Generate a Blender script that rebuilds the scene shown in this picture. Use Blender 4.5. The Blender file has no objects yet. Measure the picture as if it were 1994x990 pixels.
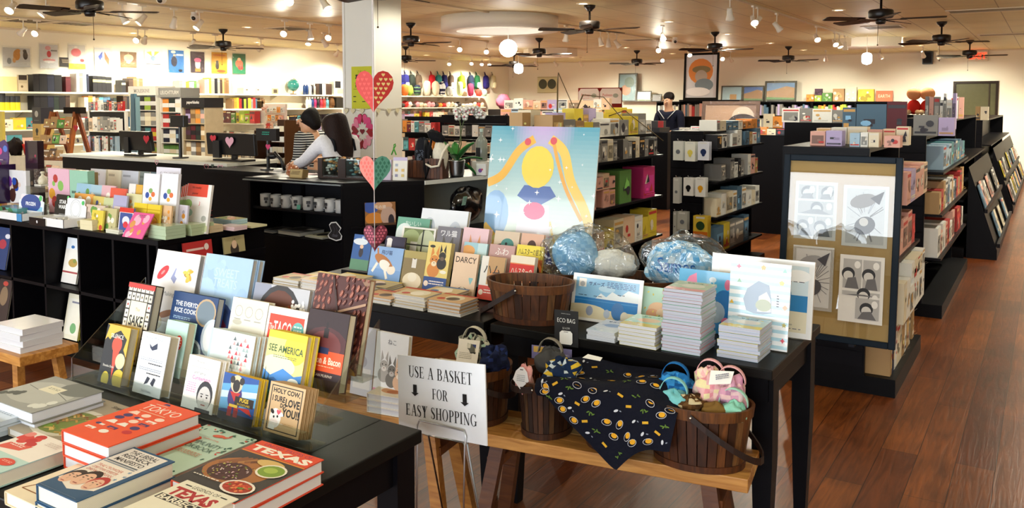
import bpy,bmesh,math,random
from mathutils import Vector as V,Matrix as M
RN = random.Random(11)
SC = bpy.context.scene
COL = SC.collection
PI = math.pi

# ------------------------------------------------------------------ camera, light, exposure
F,AZ,PT,EYE = 1650.0,math.radians(32.42),math.radians(3.5),1.62
PY0 = 200 + F*math.tan(PT)
cam = bpy.data.cameras.new('camera');cam.sensor_fit = 'HORIZONTAL';cam.sensor_width = 36
cam.lens = 36*F/1994;cam.shift_y = -(495-PY0)/1994;cam.clip_start = .05;cam.clip_end = 100
camo = bpy.data.objects.new('camera',cam);COL.objects.link(camo)
camo.location = (0,0,EYE);camo.rotation_euler = (PI/2-PT,0,AZ);SC.camera = camo
SC.view_settings.view_transform = 'Standard';SC.view_settings.look = 'None'
SC.view_settings.exposure = 0.28;SC.view_settings.gamma = 1.0;SC.view_settings.use_curve_mapping = False
DAY = 112.0        # daylight through the shop front (W per window)
LAMP = 30.0        # one recessed downlight (W)
SPOT = 34.0        # one track head (W)
w = bpy.data.worlds.new('sky');SC.world = w;w.use_nodes = True
w.node_tree.nodes['Background'].inputs[0].default_value = (.86,.93,1,1)
w.node_tree.nodes['Background'].inputs[1].default_value = 1.3
for k,x in enumerate((-9.5,-6.2,-2.9,.4)):
 l = bpy.data.lights.new('shopfront_daylight','AREA');l.shape = 'RECTANGLE';l.size = 2.9;l.size_y = 2.0
 l.energy = DAY;l.color = (.88,.94,1)
 o = bpy.data.objects.new('shopfront_daylight',l);COL.objects.link(o)
 o.location = (x,-3.45,1.45);o.rotation_euler = (PI/2,0,0)

# pixel of the 1994x990 photograph -> point on a real plane of the room
def ray(px,py):
 x = (px-997)/F;y = -(py-PY0)/F
 fw = math.cos(PT)+y*math.sin(PT);up = -math.sin(PT)+y*math.cos(PT)
 return V((x*math.cos(AZ)-fw*math.sin(AZ),fw*math.cos(AZ)+x*math.sin(AZ),up))
EY = V((0,0,EYE))
def Pz(px,py,z): d = ray(px,py);return EY+d*((z-EYE)/d.z)
def PY(px,py,Y): d = ray(px,py);return EY+d*(Y/d.y)
def PX(px,py,X): d = ray(px,py);return EY+d*(X/d.x)

# ------------------------------------------------------------------ colour and materials
def lin(h):
 if not isinstance(h,str): return h
 h = h.lstrip('#')
 if len(h) == 3: h = ''.join(c*2 for c in h)
 r = [int(h[i:i+2],16)/255 for i in (0,2,4)]
 return tuple(c/12.92 if c <= .04045 else ((c+.055)/1.055)**2.4 for c in r)
MATS = {}
def newmat(name):
 m = bpy.data.materials.new(name);m.use_nodes = True;MATS[name] = m
 return m,m.node_tree.nodes,m.node_tree.links,m.node_tree.nodes['Principled BSDF']
def colmat(name,rough=.5,metal=0,nz=.06,scale=30,coat=0,bump=0,spec=.5,alpha=1):
 m,n,L,b = newmat(name)
 a = n.new('ShaderNodeVertexColor');a.layer_name = 'Col'
 t = n.new('ShaderNodeTexNoise');t.inputs['Scale'].default_value = scale;t.inputs['Detail'].default_value = 3
 g = n.new('ShaderNodeTexCoord');L.new(g.outputs['Object'],t.inputs['Vector'])
 r = n.new('ShaderNodeMapRange');r.inputs[3].default_value = 1-nz;r.inputs[4].default_value = 1+nz
 L.new(t.outputs['Fac'],r.inputs[0])
 x = n.new('ShaderNodeMix');x.data_type = 'RGBA';x.blend_type = 'MULTIPLY';x.inputs[0].default_value = 1
 L.new(a.outputs[0],x.inputs[6]);L.new(r.outputs[0],x.inputs[7]);L.new(x.outputs[2],b.inputs['Base Color'])
 b.inputs['Roughness'].default_value = rough;b.inputs['Metallic'].default_value = metal
 b.inputs['Coat Weight'].default_value = coat;b.inputs['Specular IOR Level'].default_value = spec
 if bump:
  u = n.new('ShaderNodeBump');u.inputs['Strength'].default_value = bump;u.inputs['Distance'].default_value = .01
  L.new(t.outputs['Fac'],u.inputs['Height']);L.new(u.outputs[0],b.inputs['Normal'])
 return m
colmat('paper',.55,nz=.03);colmat('gloss',.18,nz=.03,coat=.4);colmat('cloth',.9,nz=.15,scale=60,bump=.3,spec=.2)
colmat('plastic',.35,nz=.02);colmat('metal',.3,metal=1,nz=.03);colmat('skin',.5,nz=.05,scale=8)
colmat('hair',.6,nz=.3,scale=90,bump=.4,spec=.15);colmat('laminate',.38,nz=.12,scale=14,spec=.12);colmat('leaf',.35,nz=.15)
colmat('blackpaint',.42,nz=.1,scale=20,spec=.12)
def stripe_mat():
 m = colmat('stripes',.9);n,L = m.node_tree.nodes,m.node_tree.links
 g = n.new('ShaderNodeTexCoord');wv = n.new('ShaderNodeTexWave');wv.bands_direction = 'Z';wv.inputs['Scale'].default_value = 14;wv.inputs['Distortion'].default_value = .6
 L.new(g.outputs['Object'],wv.inputs['Vector']);r = n.new('ShaderNodeValToRGB');r.color_ramp.interpolation = 'CONSTANT'
 r.color_ramp.elements[0].color = (.009,.009,.014,1);r.color_ramp.elements[1].color = (.65,.65,.62,1);r.color_ramp.elements[1].position = .62
 L.new(wv.outputs['Fac'],r.inputs[0]);L.new(r.outputs[0],n['Principled BSDF'].inputs['Base Color'])
stripe_mat()
def pages_mat():
 m,n,L,b = newmat('pages')
 a = n.new('ShaderNodeVertexColor');a.layer_name = 'Col'
 g = n.new('ShaderNodeTexCoord');wv = n.new('ShaderNodeTexWave');wv.bands_direction = 'Z'
 wv.inputs['Scale'].default_value = 160;wv.inputs['Distortion'].default_value = 1.5;L.new(g.outputs['Object'],wv.inputs['Vector'])
 r = n.new('ShaderNodeMapRange');r.inputs[3].default_value = .8;r.inputs[4].default_value = 1.02;L.new(wv.outputs['Fac'],r.inputs[0])
 x = n.new('ShaderNodeMix');x.data_type = 'RGBA';x.blend_type = 'MULTIPLY';x.inputs[0].default_value = 1
 L.new(a.outputs[0],x.inputs[6]);L.new(r.outputs[0],x.inputs[7]);L.new(x.outputs[2],b.inputs['Base Color']);b.inputs['Roughness'].default_value = .8
pages_mat()
def woodmat(name,c1,c2,scale=(1,14,14),rough=.5,bump=.2,axis=None,coat=0):
 m,n,L,b = newmat(name)
 g = n.new('ShaderNodeTexCoord');mp = n.new('ShaderNodeMapping');mp.inputs['Scale'].default_value = scale
 L.new(g.outputs['Object'],mp.inputs['Vector'])
 t = n.new('ShaderNodeTexNoise');t.inputs['Scale'].default_value = 3;t.inputs['Detail'].default_value = 6;t.inputs['Distortion'].default_value = 1.2
 L.new(mp.outputs[0],t.inputs['Vector'])
 a = n.new('ShaderNodeVertexColor');a.layer_name = 'Col'
 cr = n.new('ShaderNodeValToRGB');cr.color_ramp.elements[0].color = (*lin(c1),1);cr.color_ramp.elements[1].color = (*lin(c2),1)
 cr.color_ramp.elements[0].position = .3;cr.color_ramp.elements[1].position = .7
 L.new(t.outputs['Fac'],cr.inputs[0])
 x = n.new('ShaderNodeMix');x.data_type = 'RGBA';x.blend_type = 'MULTIPLY';x.inputs[0].default_value = 1
 L.new(cr.outputs[0],x.inputs[6]);L.new(a.outputs[0],x.inputs[7]);L.new(x.outputs[2],b.inputs['Base Color'])
 u = n.new('ShaderNodeBump');u.inputs['Strength'].default_value = bump;u.inputs['Distance'].default_value = .004
 L.new(t.outputs['Fac'],u.inputs['Height']);L.new(u.outputs[0],b.inputs['Normal'])
 b.inputs['Roughness'].default_value = rough;b.inputs['Coat Weight'].default_value = coat
 return m
woodmat('basketwood','#3f2712','#7d542c',(14,14,1.5),.55)
woodmat('lightwood','#a9793e','#e2b878',(1.5,12,12),.45)
woodmat('ladderwood','#6d4420','#b98550',(12,12,1.5),.5)
def glassmat(name,tint,rough,ior_spec,facing_lo,facing_hi,bump=0,bscale=30):
 m,n,L,b = newmat(name)
 out = n['Material Output'];n.remove(b)
 tr = n.new('ShaderNodeBsdfTransparent');tr.inputs[0].default_value = (*lin(tint),1)
 gl = n.new('ShaderNodeBsdfGlossy');gl.inputs['Roughness'].default_value = rough
 fr = n.new('ShaderNodeLayerWeight');fr.inputs['Blend'].default_value = ior_spec
 mr = n.new('ShaderNodeMapRange');mr.inputs[3].default_value = facing_lo;mr.inputs[4].default_value = facing_hi
 L.new(fr.outputs['Facing'],mr.inputs[0])
 mx = n.new('ShaderNodeMixShader');L.new(mr.outputs[0],mx.inputs[0]);L.new(tr.outputs[0],mx.inputs[1]);L.new(gl.outputs[0],mx.inputs[2])
 if bump:
  t = n.new('ShaderNodeTexNoise');t.inputs['Scale'].default_value = bscale;t.inputs['Detail'].default_value = 2;t.inputs['Distortion'].default_value = 1
  g = n.new('ShaderNodeTexCoord');L.new(g.outputs['Object'],t.inputs['Vector'])
  u = n.new('ShaderNodeBump');u.inputs['Strength'].default_value = bump;u.inputs['Distance'].default_value = .02
  L.new(t.outputs['Fac'],u.inputs['Height']);L.new(u.outputs[0],gl.inputs['Normal']);L.new(u.outputs[0],fr.inputs['Normal'])
 L.new(mx.outputs[0],out.inputs[0])
glassmat('acrylic','#f4f8f6',.03,.3,.03,.5);glassmat('pane','#f6f8f8',.01,.35,.05,.5)
glassmat('film','#f4f6f8',.12,.5,.08,.6,bump=1,bscale=18);glassmat('film_thin','#fafcff',.1,.5,.05,.4,bump=.6,bscale=25)
def emit(name,col,s):
 m,n,L,b = newmat(name)
 b.inputs['Emission Color'].default_value = (*lin(col),1);b.inputs['Emission Strength'].default_value = s
 b.inputs['Base Color'].default_value = (*lin(col),1)
emit('bulb','#fff1d6',30);emit('paperlamp','#fffaf0',7);emit('exitred','#ff2a14',5);emit('downglow','#fff0d2',14)
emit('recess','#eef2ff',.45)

# ------------------------------------------------------------------ mesh builder
def rot(T): return T if T is not None else M.Identity(4)
def TR(x=0,y=0,z=0,rz=0,rx=0,ry=0):
 return M.Translation((x,y,z)) @ M.Rotation(rz,4,'Z') @ M.Rotation(ry,4,'Y') @ M.Rotation(rx,4,'X')
def basis(o,r,u):
 r = V(r).normalized();u = V(u);n = r.cross(u).normalized();u = n.cross(r)
 m = M.Identity(4)
 for i in range(3): m[i][0] = r[i];m[i][1] = u[i];m[i][2] = n[i];m[i][3] = o[i]
 return m
TEXTC = {}
def textgeo(s,bold=0):
 k = (s,bold)
 if k in TEXTC: return TEXTC[k]
 cu = bpy.data.curves.new('t','FONT');cu.body = s;cu.offset = bold;cu.resolution_u = 2;cu.fill_mode = 'FRONT'
 ob = bpy.data.objects.new('t',cu);COL.objects.link(ob)
 me = bpy.data.meshes.new_from_object(ob.evaluated_get(bpy.context.evaluated_depsgraph_get()))
 vs = [(v.co.x,v.co.y) for v in me.vertices];fs = [tuple(p.vertices) for p in me.polygons]
 bpy.data.objects.remove(ob);bpy.data.curves.remove(cu);bpy.data.meshes.remove(me)
 if vs:
  x0 = min(v[0] for v in vs);x1 = max(v[0] for v in vs);y0 = min(v[1] for v in vs);y1 = max(v[1] for v in vs)
  d = max(y1-y0,1e-6);e = max(x1-x0,1e-6)
  vs = [((a-x0)/e,(b-y0)/d) for a,b in vs];asp = e/d
 else: asp = 1
 TEXTC[k] = (vs,fs,asp);return TEXTC[k]
class MB:
 def __init__(s): s.v = [];s.f = [];s.c = [];s.m = [];s.sm = []
 def add(s,vs,fs,col='#fff',mi=0,T=None,smooth=False):
  b = len(s.v)
  s.v += [tuple(T @ V(p)) for p in vs] if T is not None else [tuple(p) for p in vs]
  col = lin(col)
  for f in fs: s.f.append([b+i for i in f]);s.c.append(col);s.m.append(mi);s.sm.append(smooth)
  return s
 def box(s,x0,x1,y0,y1,z0,z1,col='#fff',mi=0,T=None,faces=None):
  vs = [(x0,y0,z0),(x1,y0,z0),(x1,y1,z0),(x0,y1,z0),(x0,y0,z1),(x1,y0,z1),(x1,y1,z1),(x0,y1,z1)]
  return s.add(vs,[(3,2,1,0),(4,5,6,7),(0,1,5,4),(1,2,6,5),(2,3,7,6),(3,0,4,7)],col,mi,T)
 def frust(s,x0,x1,y0,y1,z0,z1,k,col,mi=0,T=None):      # box with top scaled by k about centre
  cx,cy = (x0+x1)/2,(y0+y1)/2
  g = lambda x,y,z,q: (cx+(x-cx)*q,cy+(y-cy)*q,z)
  vs = [g(x0,y0,z0,1),g(x1,y0,z0,1),g(x1,y1,z0,1),g(x0,y1,z0,1),g(x0,y0,z1,k),g(x1,y0,z1,k),g(x1,y1,z1,k),g(x0,y1,z1,k)]
  return s.add(vs,[(3,2,1,0),(4,5,6,7),(0,1,5,4),(1,2,6,5),(2,3,7,6),(3,0,4,7)],col,mi,T)
 def prism(s,pts,z0,z1,col,mi=0,T=None,smooth=False):
  n = len(pts)
  vs = [(x,y,z0) for x,y in pts]+[(x,y,z1) for x,y in pts]
  s.add(vs,[tuple(range(n-1,-1,-1)),tuple(range(n,2*n))],col,mi,T)
  return s.add(vs,[(i,(i+1) % n,n+(i+1) % n,n+i) for i in range(n)],col,mi,T,smooth)
 def lathe(s,prof,n=20,col='#fff',mi=0,T=None,sx=1,sy=1,smooth=True):
  vs = [];fs = [];m = len(prof)
  for i in range(n):
   a = 2*PI*i/n
   for r,z in prof: vs.append((r*math.cos(a)*sx,r*math.sin(a)*sy,z))
  for i in range(n):
   for j in range(m-1):
    a,b = i*m+j,((i+1) % n)*m+j
    fs.append((a,b,b+1,a+1))
  return s.add(vs,fs,col,mi,T,smooth)
 def cyl(s,r,z0,z1,n=16,col='#fff',mi=0,T=None,r2=None):
  r2 = r if r2 is None else r2
  s.lathe([(r,z0),(r2,z1)],n,col,mi,T)
  for q,z,fl in ((r,z0,1),(r2,z1,0)):
   c = [(q*math.cos(2*PI*i/n),q*math.sin(2*PI*i/n),z) for i in range(n)]
   s.add(c,[tuple(range(n))[::-1] if fl else tuple(range(n))],col,mi,T)
  return s
 def ball(s,r,col,mi=0,T=None,n=16,m=10,sc=(1,1,1)):
  prof = [(r*math.sin(PI*j/m),-r*math.cos(PI*j/m)) for j in range(m+1)]
  t = M.Diagonal((*sc,1));t = T @ t if T is not None else t
  return s.lathe(prof,n,col,mi,t)
 def tube(s,pts,r,col,mi=0,n=8,T=None,closed=False):
  P = [V(p) for p in pts];vs = [];fs = [];k = len(P)
  rr = r if isinstance(r,(list,tuple)) else [r]*k
  up = V((0,0,1))
  for i,p in enumerate(P):
   d = (P[(i+1) % k]-P[i-1]) if closed else (P[min(i+1,k-1)]-P[max(i-1,0)])
   d = d.normalized() if d.length > 1e-9 else V((0,0,1))
   a = d.cross(up)
   if a.length < .05: a = d.cross(V((1,0,0)))
   a.normalize();b = d.cross(a)
   for j in range(n):
    t = 2*PI*j/n;vs.append(p+(a*math.cos(t)+b*math.sin(t))*rr[i])
  for i in range(k if closed else k-1):
   for j in range(n):
    fs.append((i*n+j,i*n+(j+1) % n,((i+1) % k)*n+(j+1) % n,((i+1) % k)*n+j))
  if not closed: fs += [tuple(range(n))[::-1],tuple(range((k-1)*n,k*n))]
  return s.add(vs,fs,col,mi,T,True)
 def bar(s,p,q,wx,wz,col,mi=0,T=None):                     # rectangular stick from p to q
  p,q = V(p),V(q);d = (q-p).normalized();a = d.cross(V((0,1,0)))
  if a.length < .1: a = d.cross(V((1,0,0)))
  a.normalize();b = d.cross(a)
  vs = [e+a*i*wx/2+b*j*wz/2 for e in (p,q) for i,j in ((-1,-1),(1,-1),(1,1),(-1,1))]
  return s.add(vs,[(0,1,2,3),(7,6,5,4),(0,4,5,1),(1,5,6,2),(2,6,7,3),(3,7,4,0)],col,mi,T)
 def sheet(s,fn,nu,nv,col,mi=0,T=None,thick=0,smooth=True):
  vs = [fn(i/nu,j/nv) for j in range(nv+1) for i in range(nu+1)]
  g = lambda i,j: j*(nu+1)+i
  fs = [(g(i,j),g(i+1,j),g(i+1,j+1),g(i,j+1)) for j in range(nv) for i in range(nu)]
  return s.add(vs,fs,col,mi,T,smooth)
 def build(s,name,mats='paper',parent=None,mat4=None,bevel=0,sub=0,solid=0):
  me = bpy.data.meshes.new(name);me.from_pydata(s.v,[],s.f);
  for k in ([mats] if isinstance(mats,str) else mats): me.materials.append(MATS[k])
  at = me.color_attributes.new('Col','FLOAT_COLOR','CORNER')
  buf = []
  for f,c in zip(s.f,s.c): buf += [c[0],c[1],c[2],1.0]*len(f)
  at.data.foreach_set('color',buf)
  me.polygons.foreach_set('material_index',s.m);me.polygons.foreach_set('use_smooth',s.sm)
  o = bpy.data.objects.new(name,me);COL.objects.link(o)
  if parent is not None: o.parent = parent
  if mat4 is not None: o.matrix_local = mat4
  if solid: d = o.modifiers.new('solid','SOLIDIFY');d.thickness = solid;d.offset = 0
  if bevel:
   d = o.modifiers.new('bevel','BEVEL');d.width = bevel;d.segments = 2;d.limit_method = 'ANGLE';d.angle_limit = .7
  if sub: d = o.modifiers.new('sub','SUBSURF');d.levels = sub;d.render_levels = sub
  return o
def clip01(p):
 for ax,lim,sg in ((0,0,1),(0,1,-1),(1,0,1),(1,1,-1)):
  if all((q[ax]-lim)*sg >= -1e-9 for q in p): continue
  o = []
  for i in range(len(p)):
   a,b = p[i-1],p[i];da,db = (a[ax]-lim)*sg,(b[ax]-lim)*sg
   if (da < 0) != (db < 0):
    t = da/(da-db);o.append((a[0]+(b[0]-a[0])*t,a[1]+(b[1]-a[1])*t))
   if db >= 0: o.append(b)
  p = o
  if len(p) < 3: return []
 return p
class Art:                                                          # flat print laid on a face; u,v run 0..1 over W x H
 def __init__(s,mb,W,H,T=None,z=0,eps=.00002,mi=0):
  s.mb,s.W,s.H,s.T,s.z,s.e,s.mi = mb,W,H,T,z,eps,mi
 def _z(s): s.z += s.e;return s.z
 def poly(s,pts,col):
  z = s._z();pts = clip01(pts)
  if len(pts) < 3: return s
  s.mb.add([(u*s.W,v*s.H,z) for u,v in pts],[tuple(range(len(pts)))],col,s.mi,s.T);return s
 def rect(s,u0,v0,u1,v1,col): return s.poly([(u0,v0),(u1,v0),(u1,v1),(u0,v1)],col)
 def disc(s,u,v,r,col,ry=None,n=18,rot=0,a0=0,a1=2*PI):
  ry = r if ry is None else ry;k = s.W/s.H;pts = []
  for i in range(n if a1-a0 > 6.28 else n+1):
   t = a0+(a1-a0)*i/n;x,y = r*math.cos(t),ry*math.sin(t)
   pts.append((u+x*math.cos(rot)-y*math.sin(rot),v+(x*math.sin(rot)+y*math.cos(rot))*k))
  return s.poly(pts,col)
 def ring(s,u,v,r,w,col,ry=None,n=20,a0=0,a1=2*PI):
  ry = r if ry is None else ry;k = s.W/s.H;p = []
  for i in range(n+1):
   t = a0+(a1-a0)*i/n;p.append((u+r*math.cos(t),v+ry*math.sin(t)*k))
  return s.line(p,w,col)
 def line(s,pts,w,col):                                       # w as a fraction of W
  z = s._z();P = [V((u*s.W,v*s.H)) for u,v in pts];h = w*s.W/2;vs = [];fs = []
  for i,p in enumerate(P):
   d = P[min(i+1,len(P)-1)]-P[max(i-1,0)]
   d = d.normalized() if d.length > 1e-9 else V((1,0));nn = V((-d.y,d.x))*h
   vs += [(p.x-nn.x,p.y-nn.y,z),(p.x+nn.x,p.y+nn.y,z)]
  for i in range(len(P)-1):
   q = clip01([(vs[k][0]/s.W,vs[k][1]/s.H) for k in (2*i,2*i+2,2*i+3,2*i+1)])
   if len(q) > 2: s.mb.add([(u*s.W,v*s.H,z) for u,v in q],[tuple(range(len(q)))],col,s.mi,s.T)
  return s
 def text(s,t,u,v,h,col,w=None,al='c',bold=0,rot=0):     # h: cap height as fraction of H; w: max width (fraction of W)
  vs,fs,asp = textgeo(t,bold)
  if not vs: return s
  hh = h*s.H;ww = hh*asp
  if w: ww = abs(w)*s.W if w < 0 else min(ww,w*s.W)
  x0 = {'c': -ww/2,'l': 0,'r': -ww}[al];z = s._z();c,n = math.cos(rot),math.sin(rot)
  out = []
  for a,b in vs:
   x,y = x0+a*ww,b*hh-hh/2;out.append((u*s.W+x*c-y*n,v*s.H+x*n+y*c,z))
  s.mb.add(out,fs,col,s.mi,s.T);return s
 def heart(s,u,v,r,col,n=24,rot=0,w=0):
  k = s.W/s.H;p = []
  for i in range(n+(1 if w else 0)):
   t = 2*PI*i/n;x = r*math.sin(t)**3;y = r*(13*math.cos(t)-5*math.cos(2*t)-2*math.cos(3*t)-math.cos(4*t))/16
   p.append((u+x*math.cos(rot)-y*math.sin(rot),v+(x*math.sin(rot)+y*math.cos(rot))*k))
  return s.line(p,w,col) if w else s.poly(p,col)
 def star(s,u,v,r,col,k=5,q=.45,rot=PI/2):
  a = s.W/s.H
  return s.poly([(u+(r if i % 2 == 0 else r*q)*math.cos(rot+PI*i/k),v+(r if i % 2 == 0 else r*q)*math.sin(rot+PI*i/k)*a) for i in range(2*k)],col)
 def scrib(s,u,v,w,h,col,lines=3,seed=0,lw=.006):         # rows of tiny print
  r = random.Random(seed)
  for i in range(lines):
   y = v-h*i;x = u
   while x < u+w:
    d = r.uniform(.02,.07);s.rect(x,y,min(x+d,u+w),y+h*.45,col);x += d+.015
  return s
# ------------------------------------------------------------------ things
def tag(o,label,cat,group=None,kind=None):
 o['label'] = label;o['category'] = cat
 if group: o['group'] = group
 if kind: o['kind'] = kind
 return o
def root(name,label,cat,mat4=None,group=None):
 o = bpy.data.objects.new(name,None);o.empty_display_size = .05;COL.objects.link(o)
 if mat4 is not None: o.matrix_world = mat4
 return tag(o,label,cat,group)
def struct(o): o['kind'] = 'structure';return o
ORD = 'first second third fourth fifth sixth seventh eighth ninth tenth eleventh twelfth thirteenth fourteenth fifteenth sixteenth seventeenth eighteenth nineteenth twentieth'.split()
def od(i):
 if i < 20: return ORD[i]
 t = {2: 'twenty',3: 'thirty',4: 'forty',5: 'fifty',6: 'sixty'}[(i+1)//10];k = (i+1) % 10
 return t+'-'+ORD[k-1] if k else t[:-1]+'ieth'
def shade(c,k):
 c = lin(c);return tuple(max(0,min(1,x*k)) for x in c)
def book(name,label,W,H,T,art=None,cc='#dddddd',pc='#e9dcc0',m4=None,hard=True,group=None,cat='book',spine=None,back=None):
 r = root(name,label,cat,m4,group)
 b = .0022 if hard else .0007;i = .004 if hard else .0006
 c = MB();sp = spine or cc;bk = back or cc
 c.box(0,W,0,H,T-b,T,cc).box(0,W,0,H,0,b,bk).box(0,b,0,H,0,T,sp)
 if art: art(Art(c,W,H,None,T))
 c.build('cover','gloss' if not hard else 'paper',r)
 p = MB();p.box(b,W-i,i,H-i,b,T-b,pc);p.build('page_block','pages',r)
 return r
def pack(name,label,W,H,D,col,art=None,m4=None,cat='box',group=None,side=None,mat='gloss',eps=.0004):
 c = MB();c.box(0,W,0,H,-D,0,col)
 if side: c.box(-.0004,W+.0004,H*.1,H*.9,-D*.9,-D*.1,side)
 if art: art(Art(c,W,H,None,0,eps))
 return tag(c.build(name,mat,None,m4),label,cat,group)
def lean(px,py,Y,z0,deg=14,right=(1,0,0),H=None):
 """matrix of an upright item leaning back whose top-left front corner shows at (px,py) and whose foot stands at z0; Y is its top's plane"""
 p = PY(px,py,Y);t = math.radians(deg);h = (p.z-z0)/math.cos(t) if H is None else H
 u = V((0,math.sin(t),math.cos(t)))
 return basis(p-u*h,right,u),h
def wid(px0,px1,py,Y): return PY(px1,py,Y).x-PY(px0,py,Y).x
# ------------------------------------------------------------------ room
XL,XR,YB,YF,ZC = -14.4,2.6,22.5,-3.6,2.84
def floor_mat():
 m,n,L,b = newmat('floorboards')
 g = n.new('ShaderNodeTexCoord');mp = n.new('ShaderNodeMapping');mp.inputs['Rotation'].default_value = (0,0,PI/2)
 L.new(g.outputs['Object'],mp.inputs['Vector'])
 bk = n.new('ShaderNodeTexBrick');bk.inputs['Scale'].default_value = 1;bk.inputs['Brick Width'].default_value = 1.25
 bk.inputs['Row Height'].default_value = .155;bk.inputs['Mortar Size'].default_value = .0018;bk.inputs['Mortar Smooth'].default_value = .3
 bk.offset = .37;bk.inputs['Color1'].default_value = (*lin('#5e2c12'),1);bk.inputs['Color2'].default_value = (*lin('#84491f'),1);bk.inputs['Mortar'].default_value = (*lin('#2c1308'),1)
 L.new(mp.outputs[0],bk.inputs['Vector'])
 m2 = n.new('ShaderNodeMapping');m2.inputs['Scale'].default_value = (16,1.2,1);L.new(g.outputs['Object'],m2.inputs['Vector'])
 t = n.new('ShaderNodeTexNoise');t.inputs['Scale'].default_value = 2.2;t.inputs['Detail'].default_value = 7;t.inputs['Distortion'].default_value = 1.6;L.new(m2.outputs[0],t.inputs['Vector'])
 t2 = n.new('ShaderNodeTexNoise');t2.inputs['Scale'].default_value = 3.1;t2.inputs['Detail'].default_value = 3;L.new(g.outputs['Object'],t2.inputs['Vector'])
 r = n.new('ShaderNodeMapRange');r.inputs[1].default_value = .3;r.inputs[2].default_value = .7;r.inputs[3].default_value = .62;r.inputs[4].default_value = 1.3;L.new(t.outputs['Fac'],r.inputs[0])
 r2 = n.new('ShaderNodeMapRange');r2.inputs[1].default_value = .3;r2.inputs[2].default_value = .7;r2.inputs[3].default_value = .75;r2.inputs[4].default_value = 1.2;L.new(t2.outputs['Fac'],r2.inputs[0])
 mu = n.new('ShaderNodeMath');mu.operation = 'MULTIPLY';L.new(r.outputs[0],mu.inputs[0]);L.new(r2.outputs[0],mu.inputs[1])
 x = n.new('ShaderNodeMix');x.data_type = 'RGBA';x.blend_type = 'MULTIPLY';x.inputs[0].default_value = 1
 L.new(bk.outputs['Color'],x.inputs[6]);L.new(mu.outputs[0],x.inputs[7]);L.new(x.outputs[2],b.inputs['Base Color'])
 b.inputs['Roughness'].default_value = .33;b.inputs['Specular IOR Level'].default_value = .4
 u = n.new('ShaderNodeBump');u.inputs['Strength'].default_value = .25;u.inputs['Distance'].default_value = .003
 L.new(mu.outputs[0],u.inputs['Height']);L.new(u.outputs[0],b.inputs['Normal'])
floor_mat()
def ceil_mat():
 m,n,L,b = newmat('ceiling_tile')
 g = n.new('ShaderNodeTexCoord');bk = n.new('ShaderNodeTexBrick');bk.offset = 0;bk.inputs['Scale'].default_value = 1
 bk.inputs['Brick Width'].default_value = .61;bk.inputs['Row Height'].default_value = 1.22;bk.inputs['Mortar Size'].default_value = .007;bk.inputs['Mortar Smooth'].default_value = .2
 bk.inputs['Color1'].default_value = (*lin('#e6d9a8'),1);bk.inputs['Color2'].default_value = (*lin('#dccd9a'),1);bk.inputs['Mortar'].default_value = (*lin('#a89468'),1)
 L.new(g.outputs['Object'],bk.inputs['Vector'])
 t = n.new('ShaderNodeTexNoise');t.inputs['Scale'].default_value = 1.4;t.inputs['Detail'].default_value = 4;L.new(g.outputs['Object'],t.inputs['Vector'])
 r = n.new('ShaderNodeMapRange');r.inputs[3].default_value = .88;r.inputs[4].default_value = 1.1;L.new(t.outputs['Fac'],r.inputs[0])
 x = n.new('ShaderNodeMix');x.data_type = 'RGBA';x.blend_type = 'MULTIPLY';x.inputs[0].default_value = 1
 L.new(bk.outputs['Color'],x.inputs[6]);L.new(r.outputs[0],x.inputs[7]);L.new(x.outputs[2],b.inputs['Base Color'])
 u = n.new('ShaderNodeBump');u.inputs['Strength'].default_value = .5;u.inputs['Distance'].default_value = .02
 L.new(t.outputs['Fac'],u.inputs['Height']);L.new(u.outputs[0],b.inputs['Normal']);b.inputs['Roughness'].default_value = .55
ceil_mat()
def wall_mat():
 m,n,L,b = newmat('wallpaint')
 g = n.new('ShaderNodeTexCoord');t = n.new('ShaderNodeTexNoise');t.inputs['Scale'].default_value = .8;t.inputs['Detail'].default_value = 5;L.new(g.outputs['Object'],t.inputs['Vector'])
 a = n.new('ShaderNodeVertexColor');a.layer_name = 'Col'
 r = n.new('ShaderNodeMapRange');r.inputs[3].default_value = .95;r.inputs[4].default_value = 1.03;L.new(t.outputs['Fac'],r.inputs[0])
 x = n.new('ShaderNodeMix');x.data_type = 'RGBA';x.blend_type = 'MULTIPLY';x.inputs[0].default_value = 1
 L.new(a.outputs[0],x.inputs[6]);L.new(r.outputs[0],x.inputs[7]);L.new(x.outputs[2],b.inputs['Base Color']);b.inputs['Roughness'].default_value = .7
wall_mat()
WALL = '#f4eedb'
struct(MB().box(XL-.1,XR+.1,YF-.1,YB+.1,-.1,0,'#fff').build('floor','floorboards'))
struct(MB().box(XL-.1,XR+.1,YF-.1,YB+.1,ZC,ZC+.1,'#fff').build('ceiling','ceiling_tile'))
struct(MB().box(XL-.1,XL,YF,YB+.1,0,ZC,WALL).build('wall_left','wallpaint'))
struct(MB().box(XR,XR+.1,YF,YB+.1,0,ZC,WALL).build('wall_right','wallpaint'))
DX0,DX1,DZ = -1.96,-1.03,2.12
b = MB();b.box(XL,DX0,YB,YB+.1,0,ZC,WALL).box(DX1,XR,YB,YB+.1,0,ZC,WALL).box(DX0,DX1,YB,YB+.1,DZ,ZC,WALL)
b.box(DX0,DX1,YB+.09,YB+.1,0,DZ,'#4a4a3c');struct(b.build('wall_back','wallpaint'))
b = MB()
for x0,x1 in ((XL,-11),(-8,-7.7),(-4.7,-4.4),(-1.4,-1.1),(1.9,XR)): b.box(x0,x1,YF-.1,YF,0,ZC,WALL)
b.box(XL,XR,YF-.1,YF,0,.42,WALL).box(XL,XR,YF-.1,YF,2.5,ZC,WALL);struct(b.build('wall_front','wallpaint'))
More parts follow.
